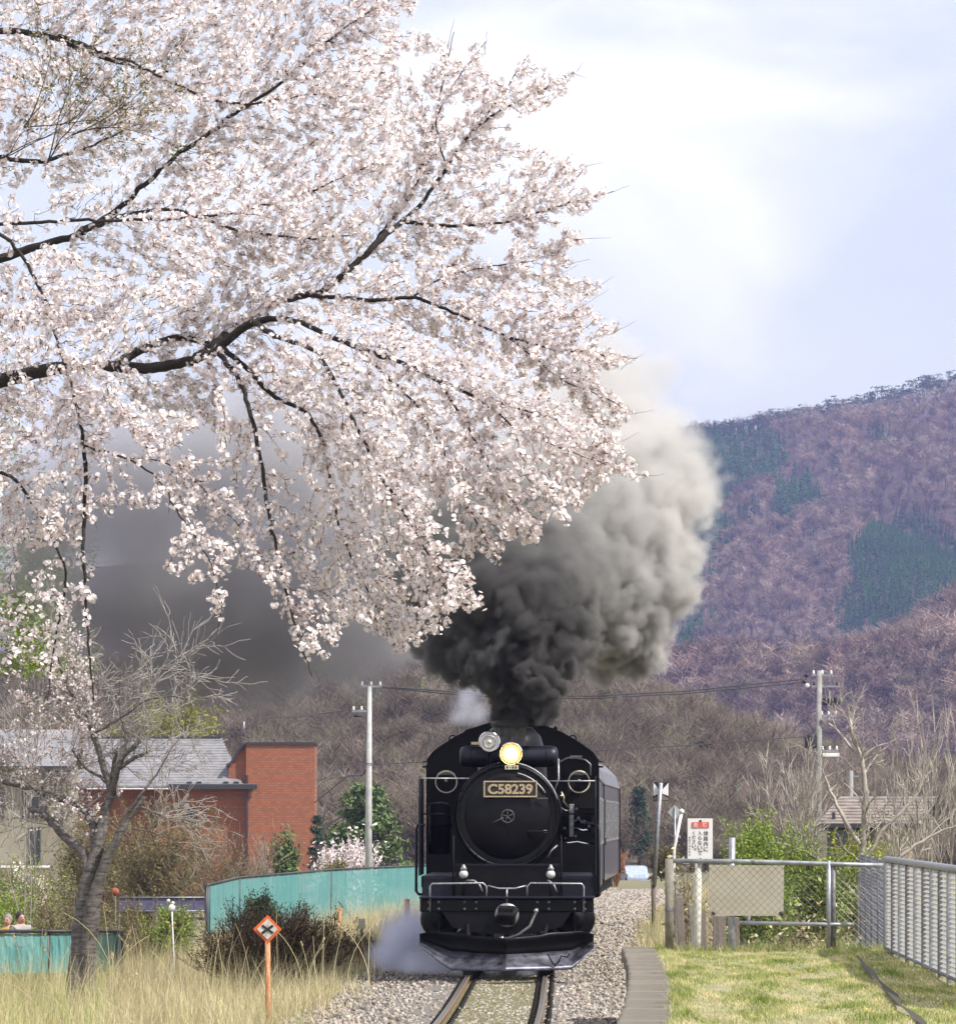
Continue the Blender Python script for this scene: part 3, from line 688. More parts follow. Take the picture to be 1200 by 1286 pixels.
M['red_ink'] = mat('faded_red_ink', (.60, .10, .07), .6, var=.12, nscale=30)
M['board'] = mat('weathered_notice_board', (.33, .30, .22), .8, nscale=3, col2=(.42, .39, .30), bump=.1)
M['post'] = mat('mossy_grey_post', (.13, .12, .09), .85, nscale=10, col2=(.27, .25, .2))
M['wood'] = mat('weathered_wood', (.12, .09, .07), .9, nscale=7, col2=(.24, .2, .17), stretch=(1, 1, .2))
M['silver'] = mat('silver_diamond_back', (.42, .43, .44), .5, metal=.4)
M['slat'] = mat('pale_metal_slat', (.50, .50, .49), .4, metal=.2, var=.08)
M['bluewall'] = mat('faded_lilac_tarpaulin', (.09, .08, .15), .7, nscale=2, var=.3)

def apply_bool_free():
    pass

def build_buildings():
    # red brick building
    d = 375; s = FPX / d; zb = -3.2
    o = at(350, 1028, d); ox = o.x
    t = thing('brick_building', 'red brick tiled building with square blank tower and grey slate roofed wing', 'building', (ox, d, zb))
    def lx(px): return (px - 600) / s - ox
    def lz(py): return CAMZ + (HORY - py) / s - zb
    a, b = lx(309), lx(395); zt = lz(935)
    MB().box(((a + b) / 2, 3, zt / 2), (b - a, 6, zt)).build('tower_wall', M['brick'], t)
    MB().box(((a + b) / 2, 3, zt + .07), (b - a + .2, 6.2, .16)).build('parapet_cap', M['fascia'], t)
    for xx in np.arange(a + 1.1, b - .3, 1.09): pass
    MB().prism([(lx(309), zt), (lx(309), lz(988)), (lx(287), lz(988)), (lx(287), lz(962)), (lx(300), lz(943))], .4, 5.6).build('tower_side_wall', M['brick'], t)
    MB().prism([(lx(309), zt + .15), (lx(309), zt - .02), (lx(300), lz(944)), (lx(290), lz(961)), (lx(284), lz(962.5)), (lx(284), lz(959.5)), (lx(289), lz(957)), (lx(298), lz(941))], .1, 5.8).build('curved_verge', M['fascia'], t)
    MB().box((lx(309) + .06, -.06, lz(1050)), (.12, .12, lz(985))).build('downpipe', M['fascia'], t)
    # wing
    wa, wb = lx(196), lx(309) - .004; ze = lz(990)
    MB().box(((wa + wb) / 2, 3.6, ze / 2), (wb - wa, 6, ze)).build('wing_wall', M['brick'], t)
    MB().box(((lx(62) + lx(196)) / 2, 4.2, ze / 2), (lx(196) - lx(62), 5, ze)).build('rear_wall', M['brick'], t)
    for k, px in enumerate((221, 234)): MB().lathe([(0, -.06), (.16, -.05), (.2, 0), (.2, .05)], (lx(px), .58, lz(1012)), 'y', 14).build('wall_lamp', M['white'], t)
    w = MB().box((lx(238), .57, lz(1024)), (.7, .06, .8)).build('window', M['glass_dark'], t)
    f = MB()
    for dx, dz, p, q in ((0, .42, .8, .06), (0, -.42, .8, .06), (.38, 0, .06, .8), (-.38, 0, .06, .8)): f.box((lx(238) + dx, .55, lz(1024) + dz), (p, .05, q))
    f.build('window_frame', M['fascia'], w)
    # stepped slate roof: 16 courses
    zr = lz(926); n = 18
    rf = link('slate_roof', None, t, (0, 0, 0))
    for i in range(n):
        u0, u1 = i / n, (i + 1) / n
        z0 = ze + .15 + (zr - ze - .15) * u0; z1 = ze + .15 + (zr - ze - .15) * u1; y0 = -.2 + 4.2 * u0; y1 = -.2 + 4.2 * u1
        xr0 = lx(306) + (lx(274) - lx(306)) * u0; xl = lx(60)
        MB().add([(xl, y0, z0 + .045), (xr0, y0, z0 + .045), (xr0, y1, z1 + .01), (xl, y1, z1 + .01), (xl, y0, z0 - .05), (xr0, y0, z0 - .05), (xr0, y1, z1 - .1), (xl, y1, z1 - .1)],
                 [(0, 1, 2, 3), (4, 5, 1, 0), (1, 5, 6, 2), (5, 4, 7, 6), (4, 0, 3, 7), (3, 2, 6, 7)]).build('slate_course', M['slate'], rf)
    MB().prism([(lx(274), zr), (lx(306), ze + .15), (lx(287), ze + .15)], 3.9, 4.1).build('hip_end', M['slate'], rf)
    MB().box(((lx(60) + lx(274)) / 2, 4.05, zr + .05), (lx(274) - lx(60), .3, .14)).build('ridge_cap', M['fascia'], rf)
    MB().box(((lx(212) + lx(323)) / 2, -.3, ze + .10), (lx(323) - lx(212), .16, .30)).build('gutter', M['fascia'], t)
    MB().box(((lx(212) + lx(323)) / 2, .1, ze + .26), (lx(323) - lx(212), .7, .05)).build('eave_flashing', M['slate'], t)
    for px in (238, 250, 284, 297): MB().box((lx(px), .0, ze + .36), (.3, .25, .14)).build('snow_stop', M['fascia'], rf)
    MB().box(((lx(110) + lx(212)) / 2, -.6, ze - .02), (lx(212) - lx(110), .9, .08)).build('lean_to_roof', M['white'], t)
    MB().tube([(lx(304), 3, zr + .2), (lx(304), 3, lz(905))], .06, 6).build('antenna', M['galv'], t)
    # beige house at the left edge
    d = 290; s = FPX / d; o = at(40, 1028, d)
    t = thing('beige_house', 'beige rendered house with dark window half hidden by the old cherry tree', 'house', (o.x, d, -2.9))
    def lx(px): return (px - 600) / s - o.x
    def lz(py): return CAMZ + (HORY - py) / s + 2.9
    MB().box(((lx(-60) + lx(88)) / 2, 3, lz(960) / 2), (lx(88) - lx(-60), 6, lz(960))).build('wall', M['beige'], t)
    for (px, py, wd, ht) in ((44, 1008, 1.1, 1.4), (-10, 1008, 1.1, 1.4), (44, 1062, .5, 1.7)):
        w = MB().box((lx(px), -.02, lz(py)), (wd, .08, ht)).build('window', M['glass_dark'], t)
        f = MB()
        for dx, dz, p, q in ((0, ht / 2, wd + .1, .07), (0, -ht / 2, wd + .1, .07), (wd / 2, 0, .06, ht), (-wd / 2, 0, .06, ht)): f.box((lx(px) + dx, -.05, lz(py) + dz), (p, .08, q))
        f.build('window_frame', M['fascia'], w)
    MB().prism([(-.7, lz(962)), (3, lz(915)), (6.7, lz(962)), (6.7, lz(965)), (3, lz(920)), (-.7, lz(966))], lx(-70), lx(96), 'x').build('roof', M['slate'], t)
    MB().box(((lx(-70) + lx(96)) / 2, -.78, lz(964)), (lx(96) - lx(-70), .12, .14)).build('gutter', M['fascia'], t)
    MB().box((lx(20), -1.4, lz(1088)), (3.4, 2.4, .08)).build('porch_canopy', M['white'], t)
    # house on the right behind the bare trees
    d = 215; s = FPX / d; o = at(1110, 1028, d); zb = -1.2
    t = thing('cream_house', 'low cream walled house with a brown shingled roof behind the bare saplings', 'house', (o.x, d, zb))
    def lx(px): return (px - 600) / s - o.x
    def lz(py): return CAMZ + (HORY - py) / s - zb
    MB().box(((lx(1040) + lx(1172)) / 2, 3.5, lz(1030) / 2), (lx(1172) - lx(1040), 6, lz(1030))).build('wall', M['cream'], t)
    n = 9; rf = link('shingle_roof', None, t, (0, 0, 0))
    eL, eR, rL, rR = lx(1024), lx(1156), lx(1062), lx(1186); ze = lz(1036); zr = lz(1000)
    for i in range(n):
        u0, u1 = i / n, (i + 1) / n
        z0, z1 = ze + (zr - ze) * u0, ze + (zr - ze) * u1; y0, y1 = -.2 + 3.6 * u0, -.2 + 3.6 * u1
        a0, b0 = eL + (rL - eL) * u0 * 1.0, eR + (rR - eR) * u0; a1, b1 = eL + (rL - eL) * u1, eR + (rR - eR) * u1
        MB().add([(a0, y0, z0 + .05), (b0, y0, z0 + .05), (b1, y1, z1 + .01), (a1, y1, z1 + .01), (a0, y0, z0 - .04), (b0, y0, z0 - .04), (b1, y1, z1 - .09), (a1, y1, z1 - .09)],
                 [(0, 1, 2, 3), (4, 5, 1, 0), (1, 5, 6, 2), (5, 4, 7, 6), (4, 0, 3, 7), (3, 2, 6, 7)]).build('shingle_course', M['brown_roof'], rf)
    MB().box(((eL + eR) / 2, -.3, ze - .02), (eR - eL, .14, .16)).build('gutter', M['fascia'], t)
    MB().prism([(lx(1158), lz(1036)), (lx(1187), lz(999)), (lx(1216), lz(1036)), (lx(1212), lz(1036)), (lx(1187), lz(1004)), (lx(1162), lz(1036))], 3.0, 3.3).build('verge_board', M['fascia'], t)
    MB().prism([(lx(1162), lz(1036)), (lx(1187), lz(1004)), (lx(1210), lz(1036))], 3.3, 6).build('gable_wall', M['wood'], t)
    for px in (1052, 1084):
        w = MB().box((lx(px), .47, lz(1062)), (.75, .08, 1.1)).build('window', M['glass_dark'], t)
        MB().box((lx(px), .45, lz(1062) + .6), (.9, .1, .08)).build('window_frame', M['fascia'], w)
    MB().box((lx(1047), .44, lz(1062)), (.12, .12, 2.4)).build('corner_post', M['fascia'], t)
build_buildings()

def net_fence(pts, ztop, zbot, label, base):
    t = thing('net_fence', label, 'fence', base, 0, 'teal windbreak net fences')
    B = Vector(base)
    for i in range(len(pts) - 1):
        a, b = pts[i], pts[i + 1]; n = 26; vs = []; fs = []
        for k in range(n + 1):
            u = k / n; x = a[0] + (b[0] - a[0]) * u; y = a[1] + (b[1] - a[1]) * u
            zt = ztop[i] + (ztop[i + 1] - ztop[i]) * u - .03 * math.sin(math.pi * ((u * 4) % 1)); zb = zbot[i] + (zbot[i + 1] - zbot[i]) * u
            for j in range(4):
                v = j / 3; vs.append((x - B.x, y - B.y + .045 * math.sin(k * 1.9 + j * .8) * (v > 0) , zt + (zb - zt) * v - B.z))
        for k in range(n):
            for j in range(3): q = k * 4 + j; fs.append((q, q + 1, q + 5, q + 4))
        MB().add(vs, fs).build('net_panel', M['net'], t)
        MB().tube([(a[0] - B.x, a[1] - B.y - .05, ztop[i] - B.z + .02), (b[0] - B.x, b[1] - B.y - .05, ztop[i + 1] - B.z + .02)], .035, 5).build('top_rope', M['fascia'], t)
    for i in range(len(pts)):
        x, y = pts[i][:2]; MB().tube([(x - B.x, y - B.y + .06, zbot[i] - .4 - B.z), (x - B.x, y - B.y + .06, ztop[i] + .02 - B.z)], .045, 6).build('fence_post', M['fascia'], t)
def build_nets():
    P = []; Zt = []; Zb = []
    for px, pyt, pyb, d in ((259, 1113, 1168, 150), (262, 1112, 1172, 158), (300, 1103, 1168, 168), (415, 1093, 1160, 200), (540, 1087, 1150, 232)):
        q = at(px, pyt, d); P.append((q.x, q.y)); Zt.append(q.z); Zb.append(at(px, pyb, d).z)
    net_fence(P, Zt, Zb, 'long teal net fence curving along the embankment left of the locomotive', (P[0][0], P[0][1], Zb[0]))
    P = []; Zt = []; Zb = []
    for px, d in ((-60, 108), (60, 110), (145, 112), (152, 113)):
        q = at(px, 1171, d); P.append((q.x, q.y)); Zt.append(q.z); Zb.append(q.z - .75)
    net_fence(P, Zt, Zb, 'short low teal net fence behind the old cherry trunk', (P[0][0], P[0][1], Zb[0]))
build_nets()

def build_poles():
    # tall pole left of the locomotive
    d = 250; s = FPX / d; p = at(463, 1028, d); zb = gz1(p.x, d); H = lambda py: CAMZ + (HORY - py) / s - zb
    t = thing('utility_pole', 'tall pale concrete utility pole rising behind the teal net fence', 'utility pole', (p.x, d, zb), 0, 'utility poles')
    MB().tube([(-.03, 0, -.3), (0, 0, H(1000)), (.04, 0, H(862))], [.17, .13, .085], 16).build('pole_shaft', M['pole'], t)
    for py, w, dx in ((862, .9, .1), (893, .8, -.3)):
        MB().box((dx, 0, H(py)), (w, .08, .08)).build('crossarm', M['galv'], t)
        for k in (-1, 0, 1): MB().lathe([(.04, 0), (.06, .05), (.03, .09), (.05, .14), (0, .17)], (dx + k * w * .42, 0, H(py) + .04), 'z', 8).build('insulator', M['white'], t)
    MB().lathe([(0, 0), (.18, 0), (.19, .1), (.19, .1), (.0, .18)], (-.45, 0, H(893) - .25), 'z', 10).build('switch_box', M['wire'], t)
    MB().tube([(.1, 0, H(885)), (.45, 0, H(874)), (.5, 0, H(870))], .02, 5).build('bracket', M['galv_dark'], t)
    for k in range(9): MB().tube([(-.17 if k % 2 else .17, -.02, H(1050 - k * 14)), (-.32 if k % 2 else .32, -.02, H(1050 - k * 14))], .012, 4).build('climbing_step', M['galv_dark'], t)
    MB().lathe([(.175, 0), (.175, .05)], (0, 0, H(960)), 'z', 14, cap=False).build('band', M['galv_dark'], t)
    MB().tube([(.1, -.1, H(1038)), (.35, -.1, H(1034))], .05, 8).build('lamp_arm', M['white'], t)
    # thin pole further off
    d = 330; s = FPX / d; p = at(449, 1028, d); zb = -3.0; H2 = lambda py: CAMZ + (HORY - py) / s - zb
    t = thing('utility_pole', 'short thin white utility pole just left of the tall pale one', 'utility pole', (p.x, d, zb), 0, 'utility poles')
    MB().tube([(.15, 0, -.3), (0, 0, H2(1012)), (-.1, 0, H2(998))], [.15, .11, .08], 10).build('pole_shaft', M['pole'], t)
    for py, w in ((1009, .5), (1019, 1.1)):
        MB().box((-.05, 0, H2(py)), (w, .08, .08)).build('crossarm', M['white'], t)
    # pole among the bare trees on the right
    d = 285; s = FPX / d; p = at(1028, 1028, d); zb = gz1(p.x, d); H3 = lambda py: CAMZ + (HORY - py) / s - zb
    t = thing('utility_pole', 'weathered utility pole with transformers and switchgear among the bare trees on the right', 'utility pole', (p.x, d, zb), 0, 'utility poles')
    MB().tube([(-.08, 0, -.3), (.02, 0, H3(842))], [.19, .12], 14).build('pole_shaft', M['pole2'], t)
    arms = ((848, 1.0, .15), (862, 1.3, .3), (881, .9, .35), (899, .8, .45), (943, .8, .5))
    for py, w, dx in arms:
        MB().box((dx, 0, H3(py)), (w, .09, .09)).build('crossarm', M['galv'], t)
        for k in (-1, 0, 1): MB().lathe([(.04, 0), (.07, .05), (.04, .1), (.06, .16), (0, .2)], (dx + k * w * .42, 0, H3(py) + .045), 'z', 8).build('insulator', M['white'] if py < 850 or py > 890 else M['wire'], t)
    for px, py in ((1012, 848), (1009, 856), (1013, 861)): MB().ball(((px - 1028) / s, -.05, H3(py)), .11, 6).build('insulator_string', M['wire'] if px != 1013 else M['white'], t)
    for k in range(3): MB().lathe([(0, 0), (.13, .02), (.14, .1), (.14, .32), (.1, .36), (0, .38)], (.3 + k * .27, -.05, H3(886)), 'z', 12).build('fuse_cutout', M['wire'], t)
    tr = MB().lathe([(0, 0), (.26, .02), (.28, .1), (.28, .6), (.26, .66), (0, .7)], (-.42, 0, H3(940)), 'z', 16).build('transformer', M['wire'], t)
    MB().box((.55, 0, H3(904)), (.95, .5, .06)).build('platform_bracket', M['galv'], t)
    MB().tube([(.5, 0, H3(900)), (.35, 0, H3(914)), (.15, 0, H3(920))], .03, 5).build('bracket', M['galv'], t)
    bx = MB().bbox((.55, 0, H3(948)), (.8, .3, .18), .02).build('meter_box', M['white'], t)
    for k in range(7): MB().tube([(-.15 if k % 2 else .15, -.03, H3(1000 - k * 16)), (-.36 if k % 2 else .36, -.03, H3(1000 - k * 16))], .015, 4).build('climbing_step', M['galv_dark'], t)
    MB().tube([(-.2, -.1, H3(920)), (-.6, -.1, H3(905)), (-.5, -.1, H3(895)), (-.15, -.1, H3(893))], .02, 5).build('drop_lead', M['wire'], t)
    # small pole behind the house roof
    d = 300; s = FPX / d; p = at(1067, 1028, d); zb = -2
    t = thing('utility_pole', 'small dark pole stub standing just above the cream house roof', 'utility pole', (p.x, d, zb), 0, 'utility poles')
    MB().tube([(0, 0, 0), (.05, 0, CAMZ + (HORY - 968) / s - zb)], [.13, .1], 10).build('pole_shaft', M['pole2'], t)
    MB().box((.2, 0, CAMZ + (HORY - 975) / s - zb), (.5, .08, .08)).build('crossarm', M['galv'], t)
    # overhead lines
    def wire(name, pts, r, label):
        W = []
        P = [at(*q) for q in pts]
        for i in range(len(P) - 1):
            for k in range(10):
                u = k / 10; q = P[i].lerp(P[i + 1], u); q.z -= .0 ; W.append(q)
        W.append(P[-1]); b = W[0].copy()
        o = MB().tube([q - b for q in W], r, 4).build('power_line', M['wire'], None, b); tag(o, label, 'power line', 'overhead lines')
    wire('w', [(478, 862, 250), (560, 868, 255), (640, 873, 260), (740, 874, 266), (860, 868, 274), (1006, 853, 285)], .028, 'upper overhead line from the pale pole towards the right hand pole, passing behind the smoke')
    wire('w', [(478, 863, 250), (560, 871, 255), (640, 876, 260), (740, 877, 266), (860, 871, 274), (1008, 857, 285)], .028, 'second overhead line hanging just under the upper one behind the smoke')
    wire('w', [(470, 960, 250), (560, 955, 255), (640, 950, 262), (740, 943, 268), (880, 935, 276), (1022, 924, 285)], .02, 'thin low overhead line running behind the locomotive cab')
    wire('w', [(395, 1008, 300), (437, 974, 262), (455, 973, 251), (466, 960, 250)], .03, 'slack service cable dropping from the pale pole to the brick building')
    wire('w', [(395, 980, 290), (430, 976, 262), (455, 974, 251)], .018, 'thin service wire left of the pale pole')
    wire('w', [(330, 902, 330), (380, 900, 290), (458, 888, 250)], .02, 'thin overhead line left of the pale pole, faint in the smoke')
    wire('w', [(1052, 870, 285), (1120, 905, 240), (1210, 950, 200)], .018, 'thin line falling to the right from the weathered pole')
    wire('w', [(1052, 881, 285), (1120, 925, 240), (1210, 985, 200)], .018, 'lower thin line falling to the right from the weathered pole')
build_poles()

def build_fences():
    zt = .76; d = 70.2; s = FPX / d
    p = at(840, 1028, d)
    t = thing('chain_link_gate', 'galvanised pipe frame gate with chain link mesh across the end of the platform', 'gate', (p.x, d, zt))
    def lx(px): return (px - 600) / s - p.x
    def lz(py): return CAMZ + (HORY - py) / s - zt
    G = M['galv']
    MB().tube([(0, 0, 0), (0, 0, lz(1079))], .05, 12).build('gate_post', M['post'], t)
    MB().lathe([(.052, 0), (.055, .01), (.055, .05), (.052, .06)], (0, 0, lz(1145)), 'z', 12, cap=False).build('post_collar', M['galv_dark'], t)
    MB().tube([(lx(1040), 0, -.02), (lx(1040), 0, lz(1081))], .028, 10).build('gate_post', M['galv'], t)
    MB().tube([(lx(1046), .02, -.02), (lx(1046), .02, lz(1083))], .028, 10).build('gate_post', M['galv_dark'], t)
    MB().tube([(lx(838), 0, lz(1081)), (lx(940), 0, lz(1082)), (lx(1043), 0, lz(1085)), (lx(1112), -.05, lz(1087))], .027, 10).build('top_rail', G, t)
    MB().tube([(lx(928), .0, lz(1159)), (lx(1043), 0, lz(1161)), (lx(1072), 0, lz(1161))], .024, 8).build('middle_rail', G, t)
    MB().tube([(lx(940), .0, lz(1150)), (lx(938), 0, lz(1167))], .022, 6).build('latch_bar', M['galv_dark'], t)
    for px in (887, 945): MB().lathe([(.033, -.02), (.036, 0), (.033, .02)], (lx(px), 0, lz(1082)), 'x', 10, cap=False).build('rail_clamp', M['galv_dark'], t)
    # chain link
    P = []; r = []
    def diag(x0, x1, z0, z1, step):
        w = x1 - x0; h = z1 - z0
        for sg in (1, -1):
            c = -h
            while c < w:
                xa, xb = max(x0, x0 + c), min(x1, x0 + c + h)
                za, zc = xa - (x0 + c), xb - (x0 + c)
                if xb - xa > .01:
                    A = (xa, .03, z0 + za if sg > 0 else z1 - za); B = (xb, .03 + .004 * sg, z0 + zc if sg > 0 else z1 - zc)
                    P.append(np.array([A, B])); r.append(np.array([.0028, .0028]))
                c += step
    diag(.05, lx(1037), .02, lz(1083), .085)
    V, F, _ = strips(P, r, 3); me = npmesh('chain_link_mesh', V, F, M['galv_dark']); tag(link('chain_link_mesh', me, t), kind='stuff')
    P.clear(); r.clear()
    diag(lx(1050), lx(1110), .02, lz(1088), .085)
    V, F, _ = strips(P, r, 3); me = npmesh('chain_link_mesh', V, F, M['galv']); tag(link('chain_link_mesh', me, t), kind='stuff')
    # board behind the mesh
    q = at(936, 1028, 71.0); s2 = FPX / 71.0
    b = thing('notice_board', 'blank weathered beige notice board hanging behind the chain link gate', 'notice board', (q.x, 71.0, .4))
    def bz(py): return CAMZ + (HORY - py) / s2 - .4
    MB().prism([((890 - 936) / s2, bz(1086)), ((984 - 936) / s2, bz(1087)), ((983 - 936) / s2, bz(1146)), ((978 - 936) / s2, bz(1150)), ((890 - 936) / s2, bz(1150))], -.02, .02).build('board_panel', M['board'], b)
    for px in (895, 980): MB().lathe([(0, -.01), (.02, -.008), (.025, 0)], ((px - 936) / s2, -.022, bz(1147)), 'y', 8).build('board_bolt', M['wire'], b)
    MB().tube([((918 - 936) / s2, .06, -.3), ((919 - 936) / s2, .06, bz(1052))], .04, 8).build('board_post', M['galv'], b)
    # slatted fence on the right
    def fx(y): return 4.74 - (69 - y) * .0208
    zb = .74
    base = (fx(69), 69.6, zb)
    t = thing('slatted_fence', 'tall grey metal fence with close pale slats along the right side of the platform', 'fence', base)
    ys = [69.6, 68.0, 66.4, 64.8, 63.1, 61.5, 60.0, 58.5, 57.0, 55.5, 54.0, 52.5, 51.0, 49.5]
    def top(y): return 1.06 + (69.6 - y) * -.0000
    sl = None
    for i, y in enumerate(ys):
        x = fx(y) - base[0]
        MB().bbox((x, y - base[1], .52), (.045, .10, 1.10), .008).build('fence_post', M['galv_dark'] if i % 2 else M['galv'], t)
    MB().tube([(fx(ys[0]) - base[0], ys[0] - base[1], 1.09), (fx(ys[-1]) - base[0], ys[-1] - base[1], 1.09)], .035, 10).build('top_rail', G, t)
    MB().tube([(fx(ys[0]) - base[0], ys[0] - base[1], .05), (fx(ys[-1]) - base[0], ys[-1] - base[1], .05)], .02, 6).build('bottom_rail', M['galv_dark'], t)
    for i in range(len(ys) - 1):
        ya, yb = ys[i], ys[i + 1]; ln = ya - yb - .15
        xm = (fx(ya) + fx(yb)) / 2 - base[0] + .01; ym = (ya + yb) / 2 - base[1]
        me = MB().box((0, 0, 0), (.006, ln, .040), Matrix.Rotation(R(58), 3, 'Y')).mesh('slat', M['slat'])
        for k in range(22):
            link('slat', me, t, (xm, ym, .08 + k * .046), (0, 0, math.atan(-.0208)))
    # continuation of chain link beyond the corner
    a = at(1112, 1028, 69.8)
    t = thing('chain_link_fence', 'leaning chain link fence section beyond the corner post of the slatted fence', 'fence', (a.x, 69.9, .3))
    P = []; r = []
    L_ = 14.0
    for sg in (1, -1):
        c = -1.5
        while c < L_:
            A = max(0, c); B = min(L_, c + 1.5); z0 = (A - c); z1 = (B - c)
            if B - A > .01:
                if sg < 0: z0, z1 = 1.5 - z0, 1.5 - z1
                P.append(np.array([(A * .043, A, z0), (B * .043, B, z1)])); r.append(np.array([.0025, .0025]))
            c += .09
    V, F, _ = strips(P, r, 3); me = npmesh('chain_link_mesh', V, F, M['galv']); tag(link('chain_link_mesh', me, t), kind='stuff')
    for k in range(5): MB().tube([(k * 3.4 * .043, k * 3.4, -.4), (k * 3.4 * .043, k * 3.4, 1.52)], .025, 8).build('fence_post', M['galv_dark'], t)
    # old stakes retaining the bank behind the gate
    SL = ['tallest old grey stake, nearest the gate post', 'second old stake from the gate post', 'third old stake from the gate post', 'fourth old stake, just left of the warning sign post', 'fifth old stake, beside the warning sign post', 'sixth old stake, just right of the warning sign post', 'seventh old stake from the gate post', 'eighth old stake, under the beige notice board', 'last old stake at the right end of the row, under the notice board']
    for i, (px, py, d) in enumerate([(852, 1122, 86), (860, 1126, 84), (868, 1130, 82), (876, 1136, 80), (884, 1142, 78), (893, 1146, 77), (902, 1148, 76), (910, 1150, 75.4), (926, 1152, 74)]):
        q = at(px, py, d); zb = -.5
        me = MB().bbox((0, 0, (q.z - zb) / 2), (.10, .06, q.z - zb), .01)
        o = me.build('stake', M['wood'] if i % 3 else M['post'], None, (q.x, d, zb)); o.rotation_euler = (0, R(random.uniform(-3, 3)), 0)
        tag(o, SL[i], 'stake', 'old stakes behind the gate')
build_fences()

def jp(col_strings, size, dx, dy, parent, loc, m, name='lettering'):
    pass
def glyph_col(s, parent, x, z, w, h, m, y):
    """one upright line of characters, w wide each, h tall each, centre x, top z"""
    for i, ch in enumerate(s):
        if ch == ' ': continue
        me = text_mesh(ch, 1.0, 0, .012)
        if not len(me.vertices): continue
        co = np.empty(len(me.vertices) * 3); me.vertices.foreach_get('co', co); co = co.reshape(-1, 3)
        cx = (co[:, 0].max() + co[:, 0].min()) / 2; ww = max(co[:, 0].max() - co[:, 0].min(), .01); hh = max(co[:, 1].max() - co[:, 1].min(), .01); cyy = (co[:, 1].max() + co[:, 1].min()) / 2
        k = min(w * .92 / max(ww, .55), h * .86 / max(hh, .55))
        off = (.25 * h if ch == '。' else 0)
        co[:, 0] = (co[:, 0] - cx) * k + (.25 * w if ch == '。' else 0); co[:, 1] = (co[:, 1] - cyy) * k + off
        me.vertices.foreach_set('co', co.ravel()); me.update(); me.materials.append(m)
        link('character', me, parent, (x, y, z - h * (i + .5)), (R(90), 0, 0))

